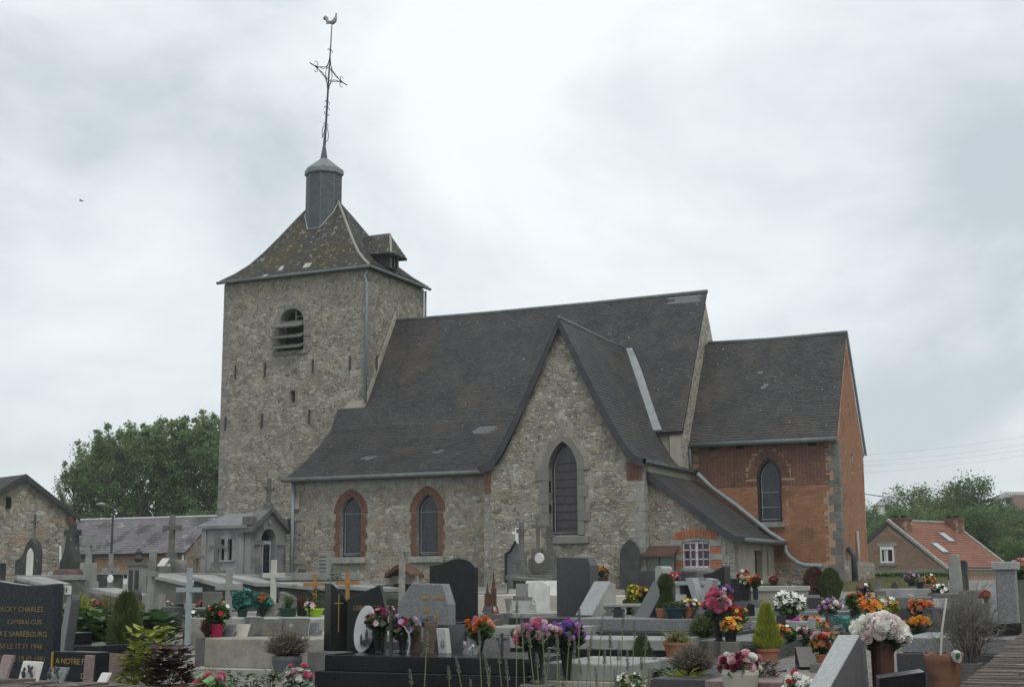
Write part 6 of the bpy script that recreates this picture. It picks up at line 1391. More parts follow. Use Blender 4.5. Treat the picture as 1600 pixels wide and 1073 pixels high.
r = thing('niche_tomb', 'pale granite tomb with a dark open niche right of the columnar shrub', 'grave', gnd(1083, 25.0), -.15); w_ = .5
for sx in (-1, 1): MB().box((sx*.21, .15, .30), (.08, .7, .72)).build('side_slab', G_light, r, bevel=.006)
MB().box((0, .15, .69), (.56, .76, .07)).build('top_slab', G_light, r, bevel=.006); MB().box((0, .15, .18), (.35, .66, .06)).build('shelf', G_mid, r); MB().box((0, .48, .42), (.34, .03, .5)).build('back_slab', G_black, r)
headstone('polished grey slab leaning behind the niche tomb', 1068, 1096, 903, 26.4, 'flat', G_mid, th=.08, lean=.25, rz=-.2)
headstone('black headstone with a steep slanted pale top edge', 1104, 1137, 885, 26.5, 'slantR', G_black, th=.3, rz=-.1, base=(.1, .2, G_black))
r = thing('v_shaped_stone', 'pale grey V shaped stone left of the slanted black headstone', 'headstone', gnd(1097, 24.4), -.1); h_ = zpx(904, 24.4)-r.location.z
for sx in (-1, 1): MB().prism([(0, h_*.45), (sx*.10, h_*.42), (sx*.26, h_*(1 if sx < 0 else .97)), (sx*.12, h_)], -Y*.12, X, Z, -Y, .24).build('wing', G_light, r, bevel=.005)
MB().box((.05, 0, h_*.24), (.4, .3, h_*.48)).build('base_block', G_mid, r, bevel=.006)
# ---- pink roses in the tall black vase, and neighbours
t15, z15 = tomb('grey granite grave corner under the tall vase of pink roses', 1084, 1172, 17.4, 2.4, [(0, 1010, G_dark), (.03, 1001, G_mid)])
bouquet('tall bunch of big pink roses in a black vase', on(1121, 17.2, z15), ('vase', .10, .30, M_bpl), [('rose', 'pink', 8, .19), ('rose', 'rosy', 6, .18), ('rose', 'pale', 4, .16), ('rose', 'red', 2, .15)], .64, .19, F_dg, 150, .09, squash=1.15)
bouquet('yellow and orange pansies in a small dark pot', on(1139, 17.0, z15), ('pot', .085, .13, M_bpl), [('daisy', 'yellow', 10, .105), ('daisy', 'orange', 7, .105)], .30, .15, F_g, 100, .07)
shrub('yellow green wispy bush left of the pink roses', on(1099, 18.2, .84), 'heather', .2, .3, F_jun, 700, .07, name='wispy_bush')
bouquet('red and yellow dried flower bunch behind the pink roses', on(1150, 19.4, .98), ('vase', .06, .1, M_bpl), [('pom', 'red', 8, .09), ('daisy', 'gold', 8, .08), ('pom', 'wine', 5, .09)], .36, .19, F_g, 100, .06)
bouquet('purple spike and blue flowers above the pink roses', on(1133, 21.4, 1.12), ('vase', .05, .1, M_bpl), [('pom', 'fuchsia', 3, .1), ('pom', 'blue', 5, .1), ('daisy', 'pale', 3, .09)], .38, .12, F_g, 40, .06)
lectern('grey slanted lectern stone behind the lime cypress', 1160, 1192, 946, 973, 21.2, G_mid, rz=-.5)
lectern('black twin lectern stone right behind the pink roses', 1136, 1168, 944, 985, 20.4, G_black, rz=-.6, deep=1.1)
t16, z16 = tomb('pale grey granite grave slab behind the lime cypress', 1140, 1245, 20.2, 2.2, [(0, 985, G_mid), (.04, 971, G_light)])
t17, z17 = tomb('light concrete tomb with lid below the two flower vases', 1150, 1215, 28, 1.9, [(0, 925, M_conc), (-.03, 917, M_conc_l)])
headstone('dark square headstone right of the slanted black one', 1142, 1168, 905, 27.4, 'flat', G_black, th=.3, rz=-.2)
bouquet('white and yellow flowers in the left black vase on the light tomb', on(1166, 25.6, zpx(939, 25.6)), ('tube', .05, .2, M_bpl), [('rose', 'cream', 6, .11), ('rose', 'white', 3, .1), ('daisy', 'red', 3, .09)], .46, .13, F_dg, 60, .07, squash=1)
bouquet('red and orange flowers in the right black vase on the light tomb', on(1180, 25.4, zpx(938, 25.4)), ('tube', .05, .2, M_bpl), [('rose', 'red', 4, .1), ('rose', 'orange', 5, .11), ('daisy', 'white', 3, .1)], .46, .13, F_dg, 60, .07, squash=1)
bouquet('tall thin salmon gladioli before the sacristy wall', gnd(1163, 33), None, [('rose', 'salmon', 3, .16), ('rose', 'orange', 2, .14), ('rose', 'wine', 2, .15), ('daisy', 'pale', 3, .12)], .85, .18, F_g, 50, .08, squash=2.0)
bouquet('small red flower tuft before the sacristy door', on(1209, 31, zpx(920, 31)), ('pot', .09, .12, M_bpl), [('daisy', 'red', 6, .09)], .30, .13, F_red, 60, .06)
b = gnd(1222, 31.5); t18, z18 = tomb('grey cemented tomb under the sacristy downpipe', 1195, 1262, 32, 1.8, [(0, 935, M_conc), (.03, 924, M_lid)])
shrub('lime yellow cone cypress in a terracotta pot', gnd(1196, 17.0), 'cone', .15, .66, F_ly, 4200, .085, pot=('pot', .14, .2, M_terra), name='cone_cypress')
bouquet('white lilies in a tall black vase', on(1232, 20.8, zpx(985, 20.8)), ('vase', .12, .26, M_bpl), [('lily', 'white', 22, .15), ('daisy', 'white', 6, .08)], .60, .26, F_g, 170, .09, squash=.8)
bouquet('pink carnations in a dark vase right of the white lilies', on(1240, 20.0, zpx(1000, 20)), ('vase', .08, .12, M_bpl), [('pom', 'rosy', 8, .1), ('pom', 'fuchsia', 7, .1)], .38, .14, F_dg, 60, .06, squash=1.2)
jar('empty black vase with a silver rim right of the pink carnations', on(1262, 20.6, zpx(990, 20.6)), 'cup', .095, .24, M_bpl)
bouquet('orange yellow artificial flowers low beside the cone cypress', gnd(1222, 18.4), ('pot', .09, .1, M_bpl), [('daisy', 'orange', 9, .12), ('daisy', 'gold', 6, .12), ('daisy', 'white', 3, .09)], .42, .17, F_dg, 130, .08)
shrub('dark green low bush right behind the cone cypress', gnd(1210, 18.2), 'leafy', .2, .36, F_dg, 130, .08, name='low_bush')
bouquet('orange freesias spreading beside the empty vase', gnd(1268, 20.2), None, [('lily', 'orange', 12, .11), ('lily', 'gold', 5, .1)], .42, .22, F_g, 90, .08)
bouquet('pink and green bunch on the gravel below the carnations', gnd(1252, 19.0), None, [('daisy', 'fuchsia', 5, .09), ('daisy', 'pale', 4, .09)], .36, .17, F_g, 110, .08)
t19, z19 = tomb('grey granite low grave with kerb in the right middle', 1243, 1345, 23.0, 2.0, [(0, 975, G_black), (.05, 957, G_mid)])
t20, z20 = tomb('dark kerbed grave behind the white flower vase', 1225, 1345, 27.5, 2.0, [(0, 950, G_black), (.06, 940, G_dark)])
bouquet('mauve and white chrysanthemums in a tapered grey vase', on(1295, 20.6, zpx(983, 20.6)), ('vase', .10, .22, M_greyp), [('pom', 'mauve', 9, .1), ('pom', 'white', 5, .12), ('pom', 'rosy', 4, .1)], .44, .20, F_g, 110, .07, squash=.7)
bouquet('red yellow tulips with fresh leaves in a black pot', on(1334, 22.6, zpx(968, 22.6)), ('pot', .085, .13, M_bpl), [('rose', 'orange', 6, .1), ('rose', 'gold', 4, .1), ('rose', 'red', 3, .09)], .42, .16, F_g, 190, .1)
plaque('dark tablet leaning behind the chrysanthemums', 1258, 1278, 930, 952, 0, G_dark, t=26, back=.4, rz=.4); plaque('grey book tablet left of the round shrubs', 1240, 1258, 932, 952, 0, G_mid, t=26.2, back=.5, rz=-.4)
shrub('round clipped brown red shrub before the chancel', gnd(1272, 31.5), 'ball', .23, .78, F_red, 3600, .06, name='clipped_shrub'); shrub('round clipped dark green shrub before the chancel', gnd(1297, 31.2), 'ball', .22, .77, F_cy, 3600, .06, name='clipped_shrub')
# ---- right foreground: slanted grey granite, hydrangeas, terracotta pot
b = at_t(1302, 1085, 9.6); r = thing('slanted_granite_block', 'large grey granite block with a broad pale slanted top at the bottom right', 'headstone', b, 0); w_ = .2
zt = zpx(991, 10.3)-b.z
a0, a1 = at_t(1326, 991, 10.2)-b, at_t(1278, 1076, 9.3)-b
hx = RH*.078
vs = [a1-hx*.9-Z*.0, a1+hx*.9, a0+hx, a0-hx]; lo = [Vector((v.x, v.y, -.35)) for v in vs]
off = Vector((0, 0, 0)); bk = [a0+hx+RH*.16-Z*.10+FH*.05, None]
MB().add(vs+lo, [(0, 1, 2, 3), (4, 5, 1, 0), (5, 6, 2, 1), (6, 7, 3, 2), (7, 4, 0, 3), (7, 6, 5, 4)]).build('slanted_top', G_light, r, bevel=.004)
q0 = a0+hx+RH*.004-Z*.004; q1 = a1+hx*.9+RH*.004-Z*.004; q2 = a0+hx+RH*.045-Z*.12+FH*.02; q3 = Vector(q2)+RH*.03-Z*.7; 
mb = MB(); vv = [q1, q0, q2, q3, Vector((q1.x, q1.y, -.35))]; fb = [v+FH*.28+RH*.03 for v in vv]
mb.add(vv+fb, [(4, 3, 2, 1, 0), (5, 6, 7, 8, 9), (0, 1, 6, 5), (1, 2, 7, 6), (2, 3, 8, 7), (3, 4, 9, 8), (4, 0, 5, 9)]).build('dark_side', GR('cloudy_grey_granite', (.06, .065, .07), (.13, .135, .14), .3, .4), r)
bouquet('large white and pale pink hydrangea heads in a brown vase', at_t(1382, 1092, 10.4), ('tube', .088, .40, mat('brown_glazed_vase', (.055, .026, .02), (.085, .042, .032), rough=.4)), [('rose', 'peony', 9, .17), ('rose', 'white', 15, .17), ('pom', 'peony', 9, .14)], .63, .2, F_g, 50, .07, squash=.75, up=.25)
r = thing('wavy_terracotta_pot', 'terracotta pot with a wavy rim at the bottom right', 'flower pot', at_t(1478, 1100, 9.9))
mb = MB(); n = 32; P2 = [(.085, 0), (.12, .28), (.135, .34), (.125, .34), (.11, .28)]; vs = []
for j, (rr, zz2) in enumerate(P2):
    for k in range(n): a = 6.283*k/n; vs.append((rr*math.cos(a), rr*math.sin(a), zz2+(.012*math.sin(a*6) if j > 1 else 0)))
mb.add(vs, [(j*n+k, j*n+(k+1) % n, (j+1)*n+(k+1) % n, (j+1)*n+k) for j in range(len(P2)-1) for k in range(n)]); mb.add([(.115*math.cos(6.283*k/n), .115*math.sin(6.283*k/n), .31) for k in range(n)], [tuple(range(n))]); mb.build('pot', mat('stained_terracotta', (.13, .06, .04), (.25, .125, .08), rough=.9, scale=6, detail=7, bump=.3, stains=[((.09, .06, .05), 5, .56, .08, .6)]), r, smooth=True)
MB().tube([(-.02, 0, .3), (.0, 0, .5), (.04, .02, .72)], .008, 5).build('stake', M_pwood, r)
dp = thing('plastic_wrap_tag', 'white plastic wrap with a green leaf print in the wavy pot', 'tag', at_t(1494, 1024, 9.75)); MB().blob((0, 0, 0), (.036, .018, .042), 4, 2, .6).build('wrap', mat('cloudy_plastic', (.28, .30, .29), (.40, .42, .41), rough=.3), dp); MB().blob((.012, -.02, .0), (.018, .006, .024), 7, 1).build('leaf_print', F_g, dp)
r = thing('dead_bush', 'leafless dead grey bush with fine twigs above the wavy pot', 'bush', at_t(1512, 1035, 11.6)); tw_ = MB(); random.seed(5)
def twig(p, d, L_, rad, lev):
    q = p+d*L_; tw_.tube([p, p.lerp(q, .5)+Vector([random.gauss(0, L_*.05) for _ in range(3)]), q], [rad, rad*.8, rad*.6], 3 if lev > 1 else 4, random.random(), cap=False)
    if lev < 4:
        for _ in range(random.choice((2, 3, 3)) if lev < 3 else 4):
            d2 = (d+Vector([random.gauss(0, .55) for _ in range(3)])+Z*.1).normalized(); twig(p.lerp(q, random.uniform(.55, 1)), d2, L_*random.uniform(.5, .8), rad*.6, lev+1)
for _ in range(34): twig(Vector((0, 0, -.1)), Vector((random.gauss(0, .26), random.gauss(0, .26), 1)).normalized(), random.uniform(.22, .36), .0075, 0)
tw_.build('twigs', F_dead, r, kind='stuff')
t21, z21 = tomb('speckled grey granite stepped grave behind the wavy pot', 1395, 1548, 13.6, 1.6, [(0, 1022, G_dark), (.05, 998, G_mid)])
r = thing('black_front_slab', 'black polished slab edge at the bottom right foreground', 'grave', at_t(1412, 1078, 8.6), .25); MB().prism([(-.14, -.2), (.13, -.2), (.13, .11), (-.14, .07)], (0, 0, 0), X, Z, -Y, .3).build('slab', G_black, r, bevel=.004)
lectern('black slanted headstone with a pale edge and grey top in the right middle', 1438, 1490, 955, 1002, 16.6, G_black, rz=-.55, deep=.9, side=M_conc_l)
headstone('tall narrow grey obelisk stone left of the dead bush', 1484, 1503, 868, 27, 'taper', M_oldl, th=.2, base=(.2, .2, M_old)); headstone('dark narrow stone right behind the grey obelisk', 1500, 1512, 878, 28, 'arch', M_oldd, th=.15)
r, o, b, W, H = headstone('big grey granite pillar with a pale chamfered shoulder at the right', 1560, 1586, 893, 14.6, 'flat', G_mid, th=.2, rz=-.02, lean=0)
MB().prism([(-W/2-.17, 0), (-W/2, 0), (-W/2, H*.94), (-W/2-.05, H*.84)], (0, -.1, 0), X, Z, -Y, .1).build('pale_wing', G_light, r, bevel=.004)
MB().box((.0, -.0, H+.04), (W+.06, .25, .08), taper=(1.05, 1.05)).build('capital', G_light, r, bevel=.006)
r = thing('black_plinth', 'black granite plinth block under the big grey pillar', 'grave', gnd(1556, 14.0), -.35); hh = zpx(975, 14)-r.location.z; MB().box((0, 0, hh/2-.1), (.24, .5, hh+.2)).build('block', G_black, r, bevel=.006)
bouquet('pink and salmon flowers at the right picture edge', at_t(1594, 905, 15.8), ('pot', .08, .1, M_gpot), [('rose', 'pale', 6, .12), ('rose', 'salmon', 4, .1), ('rose', 'red', 2, .09)], .26, .17, F_g, 60, .07)
bouquet('orange red bloom caught in the dead bush', on(1539, 17, zpx(945, 17)), ('vase', .05, .08, M_bpl), [('rose', 'red', 3, .09), ('rose', 'orange', 2, .09)], .14, .06, F_dg, 20, .05)
# right middle beds
t22, z22 = tomb('long dark grave with grey kerb behind the hydrangeas', 1330, 1445, 22.6, 2.0, [(0, 952, G_dark), (.03, 935, M_old)])
t23, z23 = tomb('grey slab grave in front of the clipped hedge', 1370, 1480, 29, 1.8, [(0, 933, M_conc), (.04, 922, M_lid)])
t24, z24 = tomb('low dark edged grave by the dry grass', 1318, 1440, 26, 1.6, [(0, 945, G_dark), (.05, 934, M_old)])
t25, z25 = tomb('grey stepped grave stacked with slabs left of the dead bush', 1430, 1500, 21.5, 2.2, [(0, 962, G_mid), (.08, 944, M_lid), (.2, 930, M_old)])
bouquet('orange roses held high on dark stems in the right middle', on(1437, 17.2, zpx(985, 17.2)), ('vase', .06, .1, M_bpl), [('rose', 'salmon', 11, .12), ('rose', 'orange', 6, .11)], .35, .19, F_dg, 130, .08, squash=.55)
bouquet('orange yellow marigolds below the orange roses', on(1432, 15.8, zpx(1000, 15.8)), ('pot', .09, .1, M_bpl), [('pom', 'gold', 14, .08), ('pom', 'orange', 8, .08)], .26, .17, F_dg, 60, .06, squash=.5)
bouquet('orange lilies between the tulips and the hydrangeas', on(1357, 19.4, zpx(985, 19.4)), ('vase', .07, .14, M_bpl), [('lily', 'orange', 12, .13), ('lily', 'gold', 8, .12)], .46, .19, F_g, 70, .08)
bouquet('white and orange flowers with lime leaves above the hydrangeas', on(1385, 19.8, zpx(980, 19.8)), ('vase', .07, .12, M_bpl), [('lily', 'white', 5, .11), ('lily', 'orange', 6, .1), ('daisy', 'rosy', 3, .09)], .42, .17, F_ly, 140, .1)
bouquet('hot pink bunch left of the hydrangea heads', on(1343, 16.4, zpx(1000, 16.4)), ('vase', .06, .12, M_bpl), [('daisy', 'pink', 8, .1), ('daisy', 'fuchsia', 5, .1)], .30, .15, F_g, 70, .08)
bouquet('red and cream roses above the slanted granite block', gnd(1300, 15.2), ('vase', .05, .2, M_bpl), [('rose', 'red', 5, .11), ('rose', 'cream', 8, .12), ('rose', 'salmon', 3, .11)], .56, .15, F_g, 70, .08)
bouquet('peach and red flowers left of the slanted granite block', at_t(1285, 1035, 13.6), ('pot', .07, .08, M_terra), [('rose', 'salmon', 5, .10), ('rose', 'pale', 4, .10), ('rose', 'red', 3, .08), ('rose', 'gold', 3, .08)], .30, .11, F_g, 50, .07, squash=1.1)
shrub('teal green succulent behind the slanted block', on(1322, 15.2, zpx(990, 15.2)), 'leafy', .15, .16, F_teal, 60, .12, name='succulent')
lectern('black open book stone left of the slanted granite block', 1258, 1292, 1015, 1044, 13.9, G_black, rz=.5)
for lb_, px, t, w_, h_, m_ in (('small grey round urn on the far grave row', 1372, 28, .1, .2, M_oldl), ('small dark urn on the far grave row', 1437, 29.5, .12, .18, M_bpl)): jar(lb_, on(px, t, zpx(925, t)), 'vase', w_, h_, m_)
headstone('small dark pointed stone by the hedge', 1393, 1403, 911, 30, 'gothic', M_oldd, th=.1)
bouquet('purple and pink flowers before the hedge', on(1425, 31, zpx(918, 31)), ('pot', .1, .1, M_bpl), [('daisy', 'fuchsia', 5, .11), ('daisy', 'mauve', 5, .11)], .36, .2, F_dg, 60, .07); bouquet('orange flower box before the hedge', on(1451, 30, zpx(925, 30)), ('pot', .14, .14, M_terra), [('daisy', 'orange', 8, .1), ('daisy', 'white', 4, .1)], .38, .18, F_g, 50, .07)
bouquet('small pale pink flowers on the low dark grave', on(1360, 25.4, z24), None, [('daisy', 'salmon', 8, .09)], .08, .16, F_g, 20, .05)
# ---- bottom centre and right: pots
shrub('bottle green upright cypress at the bottom centre', at_t(1004, 1046, 15.0), 'egg', .095, .32, F_cy, 1600, .05, name='small_cypress'); bouquet('white and yellow flower bunch at the bottom centre', at_t(985, 1085, 13.2), ('pot', .09, .1, M_bpl), [('daisy', 'white', 9, .09), ('daisy', 'yellow', 7, .09), ('pom', 'cream', 3, .09)], .30, .15, F_g, 150, .08)
shrub('dry grassy plant in a terracotta trough', at_t(1060, 1026, 15.6), 'heather', .16, .25, F_hay, 260, .09, pot=('pot', .17, .16, M_terra), name='potted_dry_plant')
shrub('dry brown heather mound right of the terracotta trough', at_t(1083, 1052, 15.0), 'heather', .24, .30, F_dry, 1700, .06, name='heather_mound'); shrub('green and yellow leafy bush at the bottom', at_t(1078, 1080, 13.4), 'leafy', .26, .27, F_yg, 160, .11, name='leafy_bush')
shrub('small grey heather beside the bottom cypress', at_t(1022, 1058, 14.2), 'heather', .12, .2, F_lavh, 360, .05, name='grey_heather'); shrub('low bright green ground plant in the dark kerb', at_t(1048, 1062, 13.9), 'leafy', .15, .10, F_g, 70, .08, name='ground_plant')
t26, z26 = tomb('dark kerb filled with soil and plants at the bottom', 1012, 1125, 13.0, 1.9, [(0, 1060, G_dark)])
bouquet('wine and white ranunculus in a cream ceramic bowl', at_t(1158, 1098, 11.6), ('cup', .155, .27, mat('cream_ceramic', (.36, .34, .29), (.43, .41, .36), rough=.5)), [('rose', 'wine', 8, .115), ('rose', 'pale', 9, .11), ('rose', 'rosy', 8, .11), ('rose', 'white', 6, .10)], .42, .19, F_g, 50, .08, squash=.75)
t27, z27 = tomb('pinkish stone slab under the cream ceramic bowl', 1085, 1240, 11.9, 1.4, [(0, 1085, G_pink), (.05, 1064, G_pink)]); shrub('dry curled brown leaves right of the cream bowl', at_t(1192, 1062, 12.4), 'leafy', .14, .14, F_dry, 80, .09, name='dry_leaves')
bouquet('white spiky chrysanthemum beside a red bloom at the bottom', at_t(1247, 1090, 11.2), ('pot', .06, .08, M_bpl), [('pom', 'white', 7, .12), ('pom', 'red', 2, .08)], .20, .12, F_g, 30, .06); shrub('little cactus like green plant at the bottom', at_t(1234, 1074, 11.6), 'egg', .05, .15, F_g, 300, .03, name='green_plant')
bouquet('pink and mint green silk flowers at the bottom left', at_t(328, 1100, 11.4), ('pot', .08, .1, M_bpl), [('rose', 'pink', 5, .11), ('rose', 'rosy', 3, .1)], .26, .15, leafmat('mint_silk', (.12, .24, .09), (.24, .40, .18)), 90, .11); bouquet('pink rosebuds with white leaves in a black pot', at_t(462, 1090, 12.6), ('pot', .1, .14, M_bpl), [('rose', 'pink', 5, .09), ('rose', 'rosy', 4, .09), ('rose', 'white', 3, .09)], .30, .16, leafmat('silver_leaf', (.18, .26, .2), (.42, .48, .42)), 130, .08)
for px, py, t, hh in ((365, 1085, 12.6, .22), (396, 1085, 12.5, .17), (422, 1085, 12.7, .2), (352, 1090, 12.8, .14)): shrub('tiny green shrub shooting up between gravel at the bottom left', at_t(px, py, t), 'leafy', .09, hh, F_g if px % 2 else F_jun, 60, .06, name='seedling_shrub', group='tiny shrubs at the bottom left')
# ---- lavender stems close to the camera
random.seed(21)
LAV = [(815, 960, 8), (846, 975, 14), (898, 1000, -6), (918, 1010, 9), (945, 1015, -4), (790, 1030, 10), (975, 955, -12), (870, 990, 3), (757, 1020, 16), (1010, 990, -10), (668, 985, -10), (712, 1025, 22), (735, 1060, 0), (748, 985, 10), (778, 1015, 12), (808, 935, -4), (826, 990, 14), (838, 1020, 10), (858, 1015, -12), (872, 1030, 6), (890, 985, -8), (905, 950, 0), (925, 985, -14), (942, 960, -16), (953, 990, 6), (968, 1000, -10), (980, 1015, 4), (992, 968, -8), (1002, 1025, 5), (880, 1055, 0), (930, 1040, 10), (765, 1040, -6), (700, 1040, 8), (1015, 1045, -6), (905, 1030, 14), (850, 1048, -5), (960, 1045, 10), (640, 1045, 10)]
for k, (px, py, lean_) in enumerate(LAV):
    t = random.uniform(4.9, 5.8); b0 = at_t(px+lean_, 1140, t); top = at_t(px, py, t); d0 = top-b0; b0 = b0-d0*((b0.z-tz(b0.x, b0.y))/d0.z); r = thing('lavender_stem', 'thin grey green lavender stem with a narrow spike in the foreground clump', 'plant', b0, 0, 'lavender stems in the foreground'); d = top-b0
    bend = RH*random.gauss(0, .006)
    MB().tube([(0, 0, 0), d*.5+bend, d*.97], [.0028, .0024, .0018], 5).build('stem', F_lav, r)
    mb = MB(); hl = random.uniform(.045, .075)
    for q in range(34):
        f = q/34; a = q*2.4; c = d-d.normalized()*hl*(1-f)*1.0; rr = .0066*(1-f*.55)*(.55 if 6 < q < 10 else 1); u = Vector((math.cos(a)*rr, math.sin(a)*rr, 0)); v = Vector((-u.y, u.x, 0))
        mb.add([c-v*.8, c+u+v*.5, c+u*1.5+Z*.006, c+u-v*.9], [(0, 1, 2), (0, 2, 3)], random.random())
    mb.build('spike', F_lavh, r)
    if k % 3 == 0:
        side = MB(); p0 = d*.42; e2 = p0+RH*random.choice((-1, 1))*random.uniform(.03, .06)+Z*random.uniform(.07, .1); side.tube([p0, p0.lerp(e2, .5)-Z*.004, e2], [.0026, .002, .0016], 4).build('side_shoot', F_lav, r)
# ================================================================== old monuments and tombs at the foot of the church
random.seed(33)
# ---- tomb chapel beside the tower
mx0, mx1, my0, my1 = -29.0, -27.05, 38.0, 40.0; zb = 1.3; b = Vector(((mx0+mx1)/2, my0, zb)); ch = thing('tomb_chapel', 'grey stone tomb chapel with hipped slab roof and pedimented blue door beside the tower', 'tomb chapel', b)
zE = 3.42; zR = 3.86
M_chap = mat('chapel_stone', (.17, .175, .175), (.26, .265, .26), rough=.85, scale=1.6, detail=7, bump=.3, stains=[((.085, .085, .085), 1.1, .55, .08, .7), ((.42, .42, .4), 3, .68, .04, .5)])
M_chd = mat('dark_chapel_stone', (.07, .07, .068), (.15, .15, .145), rough=.9, scale=2.5, detail=7, bump=.4, stains=[((.32, .32, .29), 5, .64, .04, .6)])
hol = [[(-28.12, 2.30), (-27.95, 2.30), (-27.95, 2.98), (-28.12, 2.98)], [(-27.82, 2.30), (-27.65, 2.30), (-27.65, 2.98), (-27.82, 2.98)]]
hol = [[(p[0]-.15, p[1]) for p in h] for h in hol]
cwl = wall('side_wall', ch, [(mx0, zb-.3), (mx1-.25, zb-.3), (mx1-.25, zE), (mx0, zE)], hol, Vector((0, my0, 0)), depth=.15, m=M_chap, reveal=.1, U=X, W=Z, Nn=-Y)
MB().box((-28.03, my0+.14, 2.64), (.6, .03, .8)).build('window', M_dark, cwl)
ar = MB().tube([(-28.035+.34*math.cos(math.pi*k/12), my0-.01, 2.98+.22*math.sin(math.pi*k/12)) for k in range(13)], .03, 5); ar.build('window_arch', M_chap, cwl); MB().box((-28.035, my0-.02, 2.27), (.75, .08, .06)).build('window_sill', M_chap, cwl)
for xq in (mx0+.1, mx1-.35): MB().box((xq, my0-.02, 2.3), (.18, .08, 2.2)).build('corner_pilaster', M_chap, ch)
MB().box(((mx0+mx1)/2-.15, (my0+my1)/2+.05, 2.3), (mx1-mx0-.5, my1-my0-.35, 2.2)).build('chapel_core', M_chd, ch)
ym = (my0+my1)/2
for s_, (ya, yb_) in ((1, (my0-.14, ym)), (-1, (my1+.14, ym))):
    sheet('roof_slab', ch, [(mx0-.14, ya, zE), (mx0+.25, yb_, zR)], [(mx1-.1, ya, zE), (mx1-.1, yb_, zR)], mat('chapel_roof_stone', (.14, .145, .15), (.21, .215, .22), rough=.8, scale=2, stains=[((.075, .075, .075), 1.4, .56, .08, .6)]), .10)
MB().add([(mx0-.14, my0-.14, zE), (mx0-.14, my1+.14, zE), (mx0+.25, ym, zR)], [(0, 2, 1)]).build('roof_hip', _mats['chapel_roof_stone'], ch)
# front (east) porch with pediment
fx = mx1; dep_ = .5
pf_ = [(my0, zb-.3), (my1, zb-.3), (my1, 3.42), (ym, 3.98), (my0, 3.42)]
dh_ = [(ym-.42, zb), (ym+.42, zb), (ym+.42, 2.95)]+[(ym+.42*math.cos(math.pi*k/10), 2.95+.38*math.sin(math.pi*k/10)) for k in range(1, 10)]+[(ym-.42, 2.95)]
fr_ = wall('porch_front', ch, pf_, [dh_], Vector((fx, 0, 0)), depth=.4, m=M_chap, reveal=.3, U=Y, W=Z, Nn=X)
for s_ in (-1, 1):
    MB().box((fx+.05, ym+s_*.62, 2.15), (.14, .2, 1.3)).build('column', M_chap, fr_); MB().box((fx+.06, ym+s_*.64, 2.86), (.2, .34, .14)).build('capital', M_chap, fr_); MB().box((fx+.06, ym+s_*.64, 1.45), (.2, .3, .2)).build('base', M_chd, fr_)
    mb = MB(); mb.prism([(ym+s_*1.12, 3.36), (ym, 4.06), (ym, 3.88), (ym+s_*1.12, 3.18)], (fx+.14, 0, 0), Y, Z, X, .5); mb.build('pediment_moulding', M_chd, fr_)
    MB().box((fx-.1, ym+s_*.98, 3.55), (.4, .3, .3)).build('acroterion', M_chd, fr_, bevel=.03)
MB().lathe([(.10, -.02), (.1, .03), (.02, .04)], 12).build('medallion', M_chap, fr_, loc=(fx+.02, ym, 3.55), rot=(0, 1.57, 0))
dr = MB().box((fx+.015, ym-.17, 2.05), (.03, .5, 1.75)).build('door', mat('pale_blue_door', (.26, .33, .40), (.32, .385, .45), rough=.5, scale=4), fr_)
gr_ = MB()
for k in range(5):
    z0 = 1.75+k*.22
    for s_ in (-1, 1): gr_.tube([(fx+.045, ym-.17+s_*.14*math.cos(a*.524)*.9, z0+.1*math.sin(a*.524)) for a in range(7)], .014, 4); gr_.tube([(fx+.045, ym-.17, z0), (fx+.045, ym-.17+s_*.12, z0+.12), (fx+.045, ym-.17, z0+.2)], .011, 4)
gr_.build('door_grille', mat('dark_blue_iron', (.03, .04, .055)), dr, kind='stuff')
MB().box((fx+.032, ym-.17, 2.25), (.012, .34, 1.1)).build('door_pane', M_dark, dr)
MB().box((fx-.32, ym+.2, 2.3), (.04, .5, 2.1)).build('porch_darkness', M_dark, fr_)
cb_ = Vector((fx-.05, ym, 3.95)); MB().box(cb_+Z*.1, (.34, .34, .28), taper=(.7, .7)).build('finial_base', M_chd, fr_, bevel=.02)
mb = MB(); mb.box(cb_+Z*.62, (.13, .13, .85)); mb.build('finial_cross', M_chd, fr_, bevel=.015); MB().box(cb_+Z*.72, (.12, .5, .14)).build('finial_arm', M_chd, fr_, bevel=.02)
for k in range(2): MB().box((fx+.2+k*.2, ym, zb+.12-k*.1), (.25, 1.3, .2)).build('step', M_chd, fr_)
for c in ch.children: c.location = Vector(c.location)-b
# ---- cross monuments of the old rows
def monument(label, x, ytop, t, yarm, armpx, wpx, m, base, flare=.35, **k):
    tt_ = []; z = 0; b0 = gnd(x, t)
    for (wb, yb_t) in base: h = zpx(yb_t, t)-b0.z; tt_.append((wb*mpp(t)/.907, wb*mpp(t)*.8, max(.05, h-z), z, k.get('bm', m))); z = h
    return cross_on(label, x, ytop, t, yarm, armpx, wpx, m, base=tt_, flare=flare, name='cross_monument', thick=wpx*mpp(t)*.8, cat='monument')
monument('dark stone cross on a bell shaped shaft before the stone barn', 110, 815, 38, 829, 13, 10, M_oldd, [(30, 885)], flare=.15)
b = gnd(110, 37.9); r = thing('shaft_stone', 'dark sloping shouldered shaft under the cross before the barn', 'monument', b); upright(MB(), 'shoulder', 30*mpp(38)/.907, zpx(832, 38)-b.z, .3).build('stone', M_oldd, r, bevel=.02)
headstone('reddish granite pedestal block below the dark cross', 80, 133, 886, 34, 'octa', G_red, th=.5, rz=-.2)
monument('pale grey cross monument on a tall pedestal', 137, 831, 34, 846, 13, 8, M_oldl, [(26, 905), (20, 876)])
